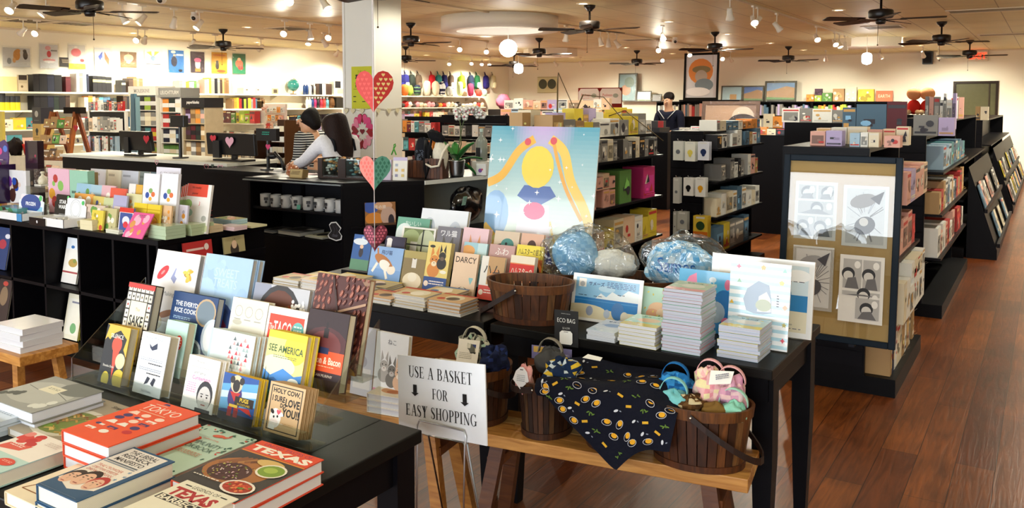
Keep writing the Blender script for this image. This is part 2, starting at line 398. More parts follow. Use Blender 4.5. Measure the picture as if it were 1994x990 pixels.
for i,(x0,x1) in enumerate(((-11,-8),(-7.7,-4.7),(-4.4,-1.4),(-1.1,1.9))):
 f = MB();g = .04
 f.box(x0,x0+g,YF-.08,YF-.02,.42,2.5,'#2a2a2c').box(x1-g,x1,YF-.08,YF-.02,.42,2.5,'#2a2a2c')
 f.box(x0+g,x1-g,YF-.08,YF-.02,.42,.42+g,'#2a2a2c').box(x0+g,x1-g,YF-.08,YF-.02,2.5-g,2.5,'#2a2a2c')
 o = struct(f.build('window_%d' % (i+1),'metal'))
 MB().box(x0+g,x1-g,YF-.055,YF-.05,.42+g,2.5-g).build('window_glass','pane',o)
# far-wall doorway: dark frame with a dim glazed leaf
f = MB();g = .055
f.box(DX0,DX0+g,YB-.03,YB+.06,0,DZ,'#2b2018').box(DX1-g,DX1,YB-.03,YB+.06,0,DZ,'#2b2018').box(DX0+g,DX1-g,YB-.03,YB+.06,DZ-g,DZ,'#2b2018')
o = struct(f.build('door_1','laminate'))
f = MB();f.box(DX0+g,DX1-g,YB+.01,YB+.02,.05,DZ-g,'#55533a').build('door_glass','laminate',o)
f = MB();f.box(DX1-.2,DX1-.17,YB-.005,YB+.012,.05,DZ-g,'#3a3126').build('door_stile','laminate',o)
struct(MB().box(XL,DX0,YB-.02,YB,0,.1,'#2a241f').build('baseboard_back','laminate'))
struct(MB().box(XL,XL+.02,YF,YB-.02,0,.1,'#2a241f').build('baseboard_left','laminate'))
struct(MB().box(XL,XL+.05,YF,YB,ZC-.03,ZC,'#e8dcc2').build('trim_1','wallpaint'))
struct(MB().box(XL+.05,XR,YB-.05,YB,ZC-.03,ZC,'#e8dcc2').build('trim_2','wallpaint'))
# square white column with metal corner beads
CX0,CX1,CY0,CY1 = -5.99,-5.6,6.3,6.72
struct(MB().box(CX0,CX1,CY0,CY1,0,ZC,'#e6e3d8').build('column','wallpaint',bevel=.006))
b = MB();b.bar((CX1,CY0,0),(CX1,CY0,ZC),.025,.025,'#eceae4').bar((CX0,CY0,0),(CX0,CY0,ZC),.025,.025,'#eceae4');struct(b.build('trim_3','paper'))

# ------------------------------------------------------------------ ceiling fittings
def air_vent(x,y,lx,ly,label):
 t = root('air_vent',label,'vent',TR(x,y,ZC-.002),'ceiling air vents')
 b = MB();w = .035
 b.box(-lx/2,lx/2,-ly/2,-ly/2+w,-.012,0,'#e4d5b5').box(-lx/2,lx/2,ly/2-w,ly/2,-.012,0,'#e4d5b5')
 b.box(-lx/2,-lx/2+w,-ly/2+w,ly/2-w,-.012,0,'#e4d5b5').box(lx/2-w,lx/2,-ly/2+w,ly/2-w,-.012,0,'#e4d5b5');b.build('vent_frame','paper',t)
 b = MB();b.box(-lx/2+w,lx/2-w,-ly/2+w,ly/2-w,-.004,0,'#1b1510').build('vent_shaft','laminate',t)
 b = MB();k = 6
 for i in range(k):
  y0 = -ly/2+w+(ly-2*w)*(i+.5)/k;b.bar((-lx/2+w,y0,-.008),(lx/2-w,y0,-.008),.004,.02,'#9a8560')
 b.build('louvre','paper',t)
for p,lx,ly,lb in (((55,40),.6,.6,'square ceiling vent beside the fan nearest the shopfront corner'),((150,45),.6,.6,'second square ceiling vent behind the fan over the card island'),
 ((1720,52),.6,.6,'ceiling vent just behind the big fan over the aisle'),((1935,18),1.1,.4,'long dark ceiling vent at the aisle end of the ceiling'),
 ((1260,76),1.0,.4,'dark ceiling vent between two fans in the middle of the shop'),((565,55),.6,.6,'ceiling vent near the white column over the counter'),
 ((1960,66),.9,.35,'small far vent near the doorway in the ceiling')):
 q = Pz(*p,ZC);air_vent(q.x,min(q.y,22),lx,ly,lb)
FANC,FANB = '#17120f','#241812'
def make_fan():
 t = root('ceiling_fan','x','ceiling fan')
 MB().lathe([(0,0),(.075,0),(.07,-.03),(.035,-.06),(.03,-.075),(0,-.075)],18,FANC).build('canopy','plastic',t)
 MB().cyl(.013,-.2,-.07,10,FANC).build('downrod','metal',t)
 MB().lathe([(0,-.19),(.05,-.19),(.12,-.2),(.13,-.215),(.13,-.275),(.12,-.29),(.06,-.3),(0,-.3)],24,FANC).build('motor_housing','plastic',t)
 MB().lathe([(0,-.298),(.052,-.298),(.055,-.33),(.045,-.355),(0,-.36)],16,FANC).build('switch_cap','plastic',t)
 for k in range(5):
  T = M.Rotation(2*PI*k/5,4,'Z') @ M.Translation((0,0,-.305)) @ M.Rotation(math.radians(11),4,'X')
  pts = [(.2,-.055),(.24,-.062),(.62,-.072),(.65,-.05),(.65,.05),(.62,.072),(.24,.062),(.2,.055)]
  bl = MB().prism(pts,-.003,.003,FANB,T=T).build('blade','laminate',t)
  MB().prism([(.045,-.018),(.17,-.02),(.26,-.045),(.27,0),(.26,.045),(.17,.02),(.045,.018)],-.009,-.0035,FANC,T=T).build('blade_iron','metal',bl)
 b = MB();b.tube([(.03,0,-.35),(.031,0,-.5),(.03,0,-.58)],.0025,'#6b5a40',n=5);b.ball(.009,'#4b3a24',T=TR(.03,0,-.585));b.build('pull_chain','metal',t)
 return t
def dup(r,m4,label,group=None):
 c = r.copy();COL.objects.link(c);c.matrix_world = m4;c['label'] = label
 if group: c['group'] = group
 for ch in r.children:
  d = ch.copy();COL.objects.link(d);d.parent = c
  for g in ch.children: e = g.copy();COL.objects.link(e);e.parent = d
 return c
fan0 = make_fan()
FANS = [((175,22),10,'over the card island near the shopfront end of the poster wall'),((435,93),168,'in front of the wall posters, above the notebook displays'),((800,84),200,'half hidden behind the white column, the higher of two'),
 ((790,118),150,'half hidden behind the white column, the lower of two'),((1148,58),188,'beside the round white ceiling ring'),((1050,106),195,'behind the round white ring, next to the lit octagon'),
 ((1001,128),175,'just right of the round paper lantern by the backpack wall'),((1240,124),186,'in front of the upright framed print on the back wall'),((1392,97),192,'over the tall orange-sun framed picture'),
 ((1535,118),178,'in front of the bare back wall above the mountain picture'),((1715,38),186,'largest in view, over the aisle beside the framed comic pages'),((1833,82),200,'over the aisle with the doorway close behind it'),
 ((1888,109),182,'against the red exit sign by the doorway'),((742,-12),205,'cut by the photo top, one blade tip showing above the column')]
for i,(p,ph,lb) in enumerate(FANS):
 q = Pz(*p,2.535);q.y = min(q.y,21.3)
 m4 = TR(q.x,q.y,ZC,AZ+math.radians(ph));lb = 'dark five-blade ceiling fan '+lb
 if i == 0: fan0.matrix_world = m4;tag(fan0,lb,'ceiling fan','ceiling fans')
 else: dup(fan0,m4,lb)
def spotlamp(par,e,ang,col,loc,blend=.6,rad=.03,rx=0):
 l = bpy.data.lights.new('lamp','SPOT');l.energy = e;l.spot_size = math.radians(ang);l.spot_blend = blend;l.color = col;l.shadow_soft_size = rad
 o = bpy.data.objects.new('lamp',l);COL.objects.link(o);o.parent = par;o.location = loc;o.rotation_euler = (rx,0,0);return o
# track rails and heads
TRK = {-12.45: ('poster-wall',4,19),-9.45: ('counter-side',4,14),-6.4: ('middle',5,19),-3.15: ('aisle-side',8,20)}
for x,(nm,y0,y1) in TRK.items():
 tag(MB().box(x-.017,x+.017,y0,y1,ZC-.022,ZC-.001,'#d8cbae').build('track_rail','plastic'),'long pale track rail on the ceiling, the %s one of four' % nm,'track light rail','ceiling track rails')
HEADS = [(18,19),(73,26),(212,40),(255,43),(322,48),(350,54),(18,66),(67,66),(264,81),(282,78),(362,87),(386,91),(472,97),(538,67),(560,73),(601,82),(631,86),(654,73),(641,106),(608,14),(548,5),(886,97),(875,124),(890,124),(921,125),(936,126),(954,101),(1071,76),(1131,85),(1172,86),(1191,88),(1290,74),(1289,98),(1289,118),(1323,107),(1389,32),(1460,43),(1473,45),(1490,56),(1434,114),(1462,116),(1043,126),(1081,126),(1130,126),(1587,76),(1613,86),(1630,88),(1647,91),(1608,115),(1656,111),(1709,110),(1797,108),(1827,110)]
BRIGHT = {(18,19): 1,(67,66): 2,(282,78): 2,(538,67): 2,(654,73): 2,(641,106): 2,(548,5): 2,(886,97): 2,(875,124): 1,(890,124): 1,(921,125): 1,(936,126): 1,(954,101): 2,(1289,98): 2,(1289,118): 2,(1434,114): 2,(1460,43): 1,(1587,76): 1,(1613,86): 1,(1290,74): 1,(1323,107): 1}
def make_head():
 t = root('track_spotlight','x','spotlight')
 MB().box(-.016,.016,-.05,.05,-.045,-.02,'#e9dfc8').build('track_adapter','plastic',t)
 MB().cyl(.008,-.17,-.04,8,'#e9dfc8').build('stem','plastic',t)
 c = MB();c.lathe([(0,.06),(.028,.06),(.032,.02),(.034,-.02),(.048,-.07),(.05,-.085),(.046,-.085),(.04,-.06),(0,-.05)],18,'#efe7d4')
 c.build('lamp_can','plastic',t);return t
def place_head(t,x,y,lb,rz,tilt,on,p):
 t.matrix_world = TR(x,y,ZC)
 for ch in t.children:
  if ch.name.startswith('lamp_can'):
   ch.matrix_local = TR(0,0,-.19,rz,tilt)
   o = MB().lathe([(0,-.1 if on > 1 else -.074),(.03,-.09 if on > 1 else -.074),(.046,-.07)],14,'#fff').build('bulb','bulb' if on else 'downglow',ch)
   spotlamp(ch,SPOT*(((2.6 if x < -12 else 2.2) if x < -12 or y > 17 else 1.5) if not on else 4 if p == (641,106) else .8),95,(1,.95,.77),(0,0,-.12))
h0 = make_head();cnt = {}
for i,p in enumerate(HEADS):
 q = Pz(*p,2.62);xs = min(TRK,key=lambda a: abs(a-q.x));y = min(q.y,21.6)
 k = cnt[xs] = cnt.get(xs,-1)+1
 near = abs(xs-q.x) < .6;x = xs if near else q.x
 lb = '%s track spotlight %s on the %s ceiling rail' % (od(k),'glaring with its bulb toward the shopfront' if p in BRIGHT else 'in a pale can pointing down',TRK[xs][0]) if near else '%s pale spotlight mounted alone in the ceiling beyond the %s rail' % (od(k),TRK[xs][0])
 on = BRIGHT.get(p,0)
 t = h0 if i == 0 else dup(h0,TR(),lb)
 if i == 0: tag(t,lb,'spotlight','track spotlights')
 if p == (641,106): rz,tl = PI/2-.3,math.radians(55)
 elif on: rz,tl = AZ,-math.radians(50 if on == 1 else 62)
 elif x < -12: rz,tl = PI/2+RN.uniform(-.4,.4),math.radians(52)
 elif y > 17: rz,tl = RN.uniform(-.4,.4),math.radians(46)
 else: rz,tl = RN.uniform(0,6.28),math.radians(RN.choice([15,30,40]))
 place_head(t,x,y,lb,rz,tl,on,p)
# recessed downlights
def make_down():
 t = root('recessed_downlight','x','downlight')
 MB().lathe([(.085,-.002),(.085,-.008),(.062,-.01),(.055,-.002)],20,'#f3ead6').build('trim_ring','plastic',t)
 MB().lathe([(0,-.0035),(.058,-.0035)],16,'#fff').build('lens','downglow',t);return t
d0 = make_down();k = 0
ROWS = [-13.6,-11.0,-8.0,-4.9,-2.4,.4]
for i,x in enumerate(ROWS):
 for j in range(8):
  y = .8+j*2.75+(.3 if i % 2 else 0)
  lb = 'recessed ceiling downlight, %s from the shopfront in the %s row out from the poster wall' % (od(j),od(i))
  t = d0 if k == 0 else dup(d0,TR(x,y,ZC),lb)
  if k == 0: tag(t,lb,'downlight','recessed downlights');t.matrix_world = TR(x,y,ZC)
  spotlamp(t,LAMP*(.28 if y < 3 else .55 if y < 5 else 1.5 if y < 9 else 2.9)*(1.9 if i == 0 else 1)*(1.7 if j == 7 else 1)*(1.8 if i == 5 and y > 9 else 1),150,(1,.95,.77),(0,0,-.03),.5,.05);k += 1
# round suspended ring, octagonal soffits and paper lanterns
t = root('ceiling_ring','large round white suspended ceiling ring with a bright recess','ceiling ring',TR(-6.72,10.25,ZC))
MB().lathe([(.62,-.2),(.84,-.2),(.84,-.001),(.62,-.001),(.62,-.2)],48,'#f2ead8').build('ring_band','wallpaint',t)
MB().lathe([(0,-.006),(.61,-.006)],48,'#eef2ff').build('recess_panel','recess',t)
def soffit(x,y,w,label):
 p = [(w*math.cos(PI/8+PI*i/4),w*math.sin(PI/8+PI*i/4)) for i in range(8)]
 tag(MB().prism(p,-.17,-.001,'#efe6d2').build('ceiling_soffit','wallpaint',None,TR(x,y,ZC)),label,'ceiling soffit','octagonal white soffits')
soffit(-2.95,17.4,.62,'white octagonal ceiling soffit near the back wall by the aisle')
soffit(-9.7,16.9,.62,'white octagonal ceiling soffit behind the round ring')
def lantern(x,y,r,h,zc,label,barrel):
 t = root('paper_lantern',label,'pendant lamp',TR(x,y,0),'white paper lanterns')
 MB().cyl(.004,zc+h,ZC-.001,6,'#f0ece0').build('cord','plastic',t)
 n = 14
 pr = [((r*(1-abs(2*i/n-1)**4)**.5 if barrel else r*math.sin(PI*i/n))*(1+.02*math.cos(PI*i))+.004,zc-h*math.cos(PI*i/n) if not barrel else zc-h+2*h*i/n) for i in range(n+1)]
 MB().lathe(pr,24,'#fff').build('lantern_shade','paperlamp',t)
 l = bpy.data.lights.new('lamp','POINT');l.energy = 18;l.color = (1,.95,.86);l.shadow_soft_size = r*.8
 o = bpy.data.objects.new('lamp',l);COL.objects.link(o);o.parent = t;o.location = (0,0,zc-h-.06)
lantern(-6.35,9.9,.12,.12,2.37,'round ribbed paper lantern glowing under the white ceiling ring',False)
lantern(-2.85,16.5,.085,.11,2.42,'small square-shouldered lantern under the soffit by the aisle',True)
lantern(-10.3,16.5,.1,.12,2.4,'small lantern glowing in front of the far octagonal soffit',True)
for p,lb in (((314,4),'white dome security camera above the card island'),((379,38),'white bullet security camera beside the counter rail'),((1314,83),'white security camera above the orange-sun picture')):
 q = Pz(*p,2.74);t = root('security_camera',lb,'camera',TR(q.x,q.y,ZC,AZ))
 MB().cyl(.045,-.03,-.001,14,'#ece6d8').build('mount','plastic',t)
 b = MB();b.ball(.055,'#ece6d8',T=TR(0,0,-.07));b.build('dome','plastic',t)
 b = MB();b.ball(.03,'#111',T=TR(0,-.035,-.085));b.build('lens','gloss',t)
q = PY(1807,113,22.4);t = root('wall_speaker','small black loudspeaker high on the back wall beside the exit sign','speaker',TR(q.x,22.38,q.z))
MB().box(-.11,.11,-.1,.08,-.15,.15,'#15161a').build('cabinet','plastic',t,bevel=.01);MB().box(-.09,.09,-.106,-.1,-.13,.13,'#23262b').build('grille','cloth',t)
MB().bar((0,.08,0),(0,.115,0),.05,.05,'#222').build('bracket','metal',t)
q = PY(1905,109,22.4);t = root('exit_sign','red lit exit sign on the back wall above the doorway','exit sign',basis((q.x-.2,22.36,q.z-.12),(1,0,0),(0,0,1)))
b = MB();b.box(0,.4,0,.24,-.13,0,'#d9c9a8');b.build('housing','plastic',t)
b = MB();Art(b,.4,.24,None,.001,.001).text('EXIT',.5,.5,.6,'#fff',w=-.85,bold=.03);b.build('letters','exitred',t)
# ------------------------------------------------------------------ tables and benches
BLK = '#0c0b0f'
def table(label,x0,x1,y0,y1,h,ov=.0):
 t = root('display_table',label,'table',TR((x0+x1)/2,(y0+y1)/2,0),'black display tables')
 a,b = (x1-x0)/2,(y1-y0)/2
 MB().box(-a,a,-b,b,h-.035,h,'#141312').build('table_top','laminate',t,bevel=.004)
 MB().box(-a+.03,a-.03,-b+.06,-b+.08,h-.13,h-.035,BLK).box(-a+.03,a-.03,b-.05,b-.03,h-.13,h-.035,BLK).box(-a+.03,-a+.05,-b+.08,b-.05,h-.13,h-.035,BLK).box(a-.05,a-.03,-b+.08,b-.05,h-.13,h-.035,BLK).build('apron','blackpaint',t)
 for sx in (-1,1):
  for sy in (-1,1):
   x,y = sx*(a-.05),(b-.05 if sy > 0 else .11-b)
   MB().frust(x-.035,x+.035,y-.035,y+.035,h-.35,h-.036,1,BLK).frust(x-.035,x+.035,y-.035,y+.035,h-.35,0,.62,BLK).build('leg','blackpaint',t)
 return t
T1 = .75
table('black table at the shopfront end holding the clear stepped book rack',-2.6,-1.385,.93,1.735,T1)
# ------------------------------------------------------------------ printed covers
def people_face(a,u,v,r,skin='#e3b592',hair='#2a1a12',ry=1.25):
 a.disc(u,v+r*.25,r*1.12,hair,r*1.3);a.disc(u,v-r*.05,r*.92,skin,r*1.15)
 for s in (-1,1): a.disc(u+s*r*.38,v+r*.1,r*.13,'#2a1a14',r*.09,10);a.rect(u+s*r*.38-r*.2,v+r*.28,u+s*r*.38+r*.2,v+r*.36,hair)
 a.rect(u-r*.3,v-r*.62,u+r*.3,v-r*.53,'#a4524a');a.poly([(u-r*.08,v+r*.05),(u+r*.12,v-r*.3),(u-r*.12,v-r*.3)],shade(skin,.8))
def c_silence(a):
 a.rect(0,0,1,1,'#16161a');R = random.Random(2)
 a.poly([(0,.72),(.1,.98),(.0,1),(1,1),(1,.5),(.85,.62),(.92,.8),(.6,.93),(.35,.86),(.22,.74),(.1,.78)],'#d9b23f')
 a.disc(.55,.68,.21,'#ee4b32');a.poly([(.4,.66),(.72,.66),(.6,.3),(.55,.08),(.5,.3)],'#ee4b32')
 a.disc(.8,.42,.2,'#cfc9a6');a.disc(.85,.12,.25,'#e0c93c');a.disc(.3,.07,.16,'#e8d23c',.2)
 a.text('SILENCE',.5,.82,.07,'#f4f0e6',w=.8);a.text('Shusaku Endo',.35,.3,.04,'#f0ece0',w=.5)
def c_music(a):
 a.rect(0,0,1,1,'#eef1f7');a.text('Haruki Murakami',.5,.92,.05,'#7c8796',w=.9);a.poly([(.32,.83),(.42,.78),(.6,.86),(.62,.76),(.45,.72),(.36,.76)],'#222c4a')
 a.text('Absolutely on Music',.5,.66,.04,'#8e98a6',w=.85);a.scrib(.1,.58,.8,.03,'#9aa2b0',2,4);a.scrib(.4,.5,.5,.04,'#1e1e26',1,5);a.scrib(.1,.42,.8,.03,'#9aa2b0',2,6);a.scrib(.4,.34,.5,.04,'#1e1e26',1,7)
 a.poly([(.38,.16),(.46,.3),(.56,.28),(.5,.2)],'#23283a');a.poly([(.6,.2),(.68,.3),(.76,.28),(.7,.16)],'#23283a');a.text('Seiji Ozawa',.5,.06,.05,'#7c8796',w=.7)
def c_name(a):
 a.rect(0,0,1,1,'#f8f6f5');a.text('My name is',.42,.9,.055,'#1a1a1a',w=.6);a.line([(.1,.8),(.7,.8)],.006,'#444');a.text('and I am a',.42,.7,.055,'#1a1a1a',w=.6)
 a.text('Cumberbitch',.5,.6,.075,'#ef5ba4',w=.88,bold=.02);a.scrib(.08,.48,.3,.04,'#f0a0c8',5,3);people_face(a,.68,.26,.22,'#d8d4d2','#26242a');a.rect(.45,0,.92,.06,'#4a484c')
def c_pugs(a):
 a.rect(0,0,1,1,'#1d4f9c');a.poly([(0,.75),(1,.9),(1,.4),(0,.2)],'#5fa8dc');a.poly([(0,.6),(1,.72),(1,.6),(0,.45)],'#cfe6f4')
 a.rect(0,0,1,.16,'#20242e');a.disc(.4,.52,.2,'#3d2a7c',.26);a.poly([(.25,.62),(.55,.62),(.4,.42)],'#c8261f');a.disc(.4,.8,.17,'#d9c4a0');a.disc(.4,.76,.1,'#241c18',.12);a.disc(.27,.88,.07,'#2a201c');a.disc(.54,.88,.07,'#2a201c');a.disc(.33,.83,.025,'#111');a.disc(.47,.83,.025,'#111')
 a.rect(.28,.3,.52,.36,'#e8c53a');a.rect(.25,.1,.37,.3,'#b3231d');a.rect(.43,.1,.55,.3,'#b3231d');a.poly([(.5,.32),(.95,.2),(.85,.34)],'#c22a22');a.rect(.42,.36,.95,.55,'#2a1a10')
 a.text('PUGS',.68,.49,.09,'#f2cf35',w=.48,bold=.03);a.text('IN COSTUMES',.68,.395,.045,'#f2cf35',w=.48)
def c_cow(a):
 a.rect(0,0,1,1,'#d0ad80')
 for u0,v0,u1,v1 in ((.06,.05,.94,.07),(.06,.93,.94,.95),(.06,.05,.085,.95),(.915,.05,.94,.95)): a.rect(u0,v0,u1,v1,'#1c1510')
 for s,u,v,h,w in (('HOLY COW,',.5,.84,.12,.76),('I SURE',.3,.69,.12,.36),('LOVE',.7,.65,.16,.4),('DO',.45,.57,.09,.16),('YOU!!',.68,.45,.17,.48)): a.text(s,u,v,h,'#17120e',w=-w,bold=.035)
 a.disc(.28,.3,.16,'#f6f2ee',.19);a.disc(.25,.2,.13,'#efe3e0',.09);a.disc(.18,.42,.06,'#1c1510',.04,rot=-.6);a.disc(.42,.4,.08,'#fff',.04,rot=-.3);a.disc(.24,.32,.025,'#111');a.disc(.34,.34,.025,'#111');a.heart(.36,.43,.06,'#e05a6a')
 a.rect(.12,.07,.3,.16,'#f6f2ee');a.scrib(.5,.22,.3,.03,'#b58a5a',2,8)
def c_sake(a):
 a.rect(0,0,1,1,'#2c2723');R = random.Random(4)
 for i in range(6):
  for j in range(9):
   if not (0 < i < 5 and 0 < j < 7): a.rect(.03+i*.16,.02+j*.11,.16+i*.16,.11+j*.11,R.choice(['#e6ddcc','#d8d0c0','#f0e8d8']));a.disc(.095+i*.16,.065+j*.11,.03,R.choice(['#333','#b0403a','#555','#7a6a4a']))
 a.rect(0,.94,1,1,'#c2352c');a.rect(.2,.1,.8,.78,'#efe5c4');a.text('The',.5,.68,.04,'#8a6a40');a.text('SAKE',.5,.54,.13,'#1c1814',w=.52,bold=.03);a.text('HANDBOOK',.5,.4,.07,'#b8ac8e',w=.52);a.scrib(.28,.3,.44,.03,'#b8a880',2,9)
def c_green_oval(a): a.rect(0,0,1,1,'#b6d8cc');a.poly([(0,.2),(.5,.6),(1,.3),(1,0),(0,0)],'#cfe8dc');a.disc(.68,.62,.17,'#e0402c',.22);a.scrib(.56,.66,.24,.05,'#f6d8c8',3,5)
def c_balloon(a):
 a.rect(0,0,1,1,'#dbe9ec');R = random.Random(6);a.rect(0,0,.05,1,'#b9d2da');a.disc(.7,.66,.26,'#eef1ee',.32)
 for i in range(6):
  for j in range(7):
   u = .49+i*.075;v = .42+j*.08
   if ((u-.7)/.25)**2+((v-.66)/.32)**2 < .9: a.poly([(u-.035,v-.035),(u+.035,v-.035),(u,v+.04)],R.choice(['#d23a4a','#f0f0ec','#9fb4b4','#5c6a70','#e8a0a0','#cdd8d4']))
 a.line([(.6,.4),(.66,.2)],.008,'#6b7478');a.line([(.8,.4),(.74,.2)],.008,'#6b7478');a.rect(.63,.1,.77,.2,'#9a9c98');a.text('Whatever',.3,.4,.1,'#39424a',w=.46);a.text('You Are',.3,.22,.09,'#39424a',w=.42)
def c_america(a):
 a.rect(0,0,1,1,'#f3e48a');a.disc(.75,.8,.3,'#f2cf44');a.rect(0,.9,1,1,'#eacb38');a.disc(.35,.52,.45,'#f7f0c0',.2)
 a.text('SEE AMERICA',.5,.76,.1,'#2c5a34',w=.9,bold=.02);a.scrib(.2,.66,.6,.025,'#7a8a4a',2,3);a.poly([(0,.45),(.2,.38),(.5,.5),(.8,.42),(1,.46),(1,0),(0,0)],'#3f86cf')
 a.poly([(0,.3),(.3,.36),(.6,.26),(1,.36),(1,0),(0,0)],'#2f66a8');a.disc(.8,.34,.14,'#e8f0ec',.07);a.poly([(0,.14),(.5,.22),(1,.12),(1,0),(0,0)],'#3d9a8c')
 for u,h in ((.06,.5),(.16,.42),(.3,.2),(.5,.18),(.65,.22)): a.poly([(u-.06,0),(u+.06,0),(u,h)],'#16343a')
def c_rice(a):
 a.rect(0,0,1,1,'#1c3d6e');R = random.Random(1)
 for i in range(5): a.rect(0,.2*i,1,.2*i+.006,'#16325c')
 a.text('THE EVERYDAY',.08,.82,.075,'#eef1f2',w=.62,al='l',bold=.015);a.text('RICE COOKER',.08,.71,.075,'#eef1f2',w=.6,al='l',bold=.015);a.scrib(.08,.6,.4,.025,'#9fc0dc',2,2);a.text('DIANE PHILLIPS',.08,.5,.03,'#c8d6e4',al='l')
 a.disc(.78,.74,.22,'#b49a78',.2);a.disc(.78,.74,.19,'#6c7c88',.17);a.disc(.98,.38,.22,'#c7d3dc',.26);a.disc(.99,.38,.18,'#f0f2f2',.22);a.disc(.62,.1,.2,'#d8dde0',.18);a.disc(.62,.1,.16,'#70777c',.14)
def c_texan(a):
 a.rect(0,0,1,1,'#e8e4d6');a.rect(.08,.55,.92,.94,'#dcd8c8')
 for i in range(3): a.ring(.22+i*.28,.82,.1,.008,'#8a8678');a.rect(.12+i*.28,.7,.3+i*.28,.71,'#8a8678')
 a.disc(.22,.66,.13,'#b7b2a0',.05);a.text('HOW TO BE A',.55,.44,.05,'#8c8576',w=.6);a.text('Texan',.5,.28,.16,'#c43a2c',w=.86,bold=.02);a.scrib(.2,.12,.6,.03,'#8c8576',2,4)
def c_taco(a): a.rect(0,0,1,1,'#f4efe4');a.rect(.06,0,.94,.9,'#e2432c');a.text('The',.14,.72,.09,'#f6efe0',w=.13);a.text('TACO',.42,.7,.22,'#faf5ea',w=.46,bold=.01);a.text('CLEANSE',.45,.4,.2,'#faf5ea',w=.75,bold=.01);a.disc(.8,.72,.15,'#5fb0ae');a.scrib(.7,.76,.2,.05,'#d8f0ec',3,6)
def c_bourbon(a):
 a.rect(0,0,1,1,'#2a1218');a.disc(.5,.5,.6,'#4a1e22',.42);a.disc(.5,.55,.4,'#6a2f30',.28);a.rect(.44,.66,.56,.78,'#1a0c10');a.rect(.475,.78,.525,.86,'#1a0c10');a.rect(0,.24,1,.5,'#e2521f');a.rect(.3,.46,.62,.54,'#24335c')
 a.text('Bourbon & Bacon',.5,.38,.09,'#f8e2c8',w=.9,bold=.02);a.scrib(.2,.3,.6,.02,'#f4c8a0',1,5);a.text('MORGAN MURPHY',.5,.19,.035,'#e4d4c0')
def c_sushi(a):
 a.rect(0,0,1,1,'#f1eff0');a.disc(.22,.72,.15,'#d02c34',.07,rot=.7);a.disc(.22,.72,.05,'#e88a88',.02,rot=.7);a.poly([(.42,.66),(.52,.6),(.6,.74),(.5,.8)],'#8f96c0');a.poly([(.5,.7),(.58,.66),(.6,.76),(.52,.8)],'#dfe2ee')
 R = random.Random(3)
 for i in range(12): a.disc(.79+R.uniform(-.08,.08),.72+R.uniform(-.08,.08),.05,R.choice(['#c9a22c','#a8841e','#e0c050']),.025,8,R.uniform(0,3))
 a.text('Sushi-Making at Home',.5,.46,.07,'#8d929c',w=.86);a.disc(.2,.28,.1,'#7a2a24',.05);a.disc(.45,.22,.2,'#9a5f24',.05,rot=.3);a.disc(.78,.3,.12,'#7d9a5c',.05);a.disc(.3,.1,.1,'#d8c8a0')
def c_plate(a):
 a.rect(0,0,1,1,'#9fbddc');R = random.Random(8)
 for i in range(14): a.disc(R.random(),.4+R.random()*.6,R.uniform(.05,.2),R.choice(['#a9c6e2','#97b6d8','#a2c1df']),n=12)
 a.text('SWEET',.5,.8,.1,'#b9d2e8',w=.5);a.text('TREATS',.5,.68,.1,'#b9d2e8',w=.5);a.disc(.45,.22,.36,'#3f568e',.3);a.disc(.45,.22,.28,'#4c659e',.22);a.poly([(.3,.22),(.5,.34),(.68,.2),(.5,.12)],'#b6466c');a.poly([(.3,.22),(.5,.34),(.52,.3),(.34,.18)],'#e8d8c8')
def c_soup(a):
 a.rect(0,0,1,1,'#b9bac0');a.disc(.12,.9,.2,'#8d92a4');a.disc(.5,.45,.42,'#2c2a2c',.5);a.disc(.5,.45,.36,'#5a2a12',.43);R = random.Random(3)
 for i in range(40): a.disc(.5+R.uniform(-.25,.25),.5+R.uniform(-.2,.2),R.uniform(.02,.05),R.choice(['#a86a24','#8a3c14','#c89040','#6a4a20']),n=8)
 for i in range(30): a.disc(.85+R.uniform(-.12,.1),.62+R.uniform(-.2,.2),.025,'#f4f2ee',n=8)
 a.disc(.7,.1,.3,'#44506a',.2);a.disc(.7,.3,.05,'#1c1c1e')
def c_pecan(a):
 a.rect(0,0,1,1,'#8d6a52');R = random.Random(5)
 a.disc(.42,.48,.75,'#4a1c16',.8)
 for i in range(11):
  for j in range(12):
   u = i*.1+R.uniform(-.02,.02);v = j*.09+R.uniform(-.02,.02)
   if abs(v-.62-(u-.5)*.25) > .06 and abs(u-.42-(v-.8)*.3) > .06: a.disc(u,v,.055,R.choice(['#6e2e26','#7c3a2e','#8d4a3a','#582018','#9a5a48']),.028,8,R.uniform(.6,1.8));a.line([(u-.02,v-.02),(u+.02,v+.02)],.007,'#c08a70')
 a.line([(.02,.5),(1,.74)],.035,'#a88468');a.line([(.32,1),(.5,.6)],.03,'#3a1a12');a.disc(.7,.0,.3,'#d89a2c',.12)
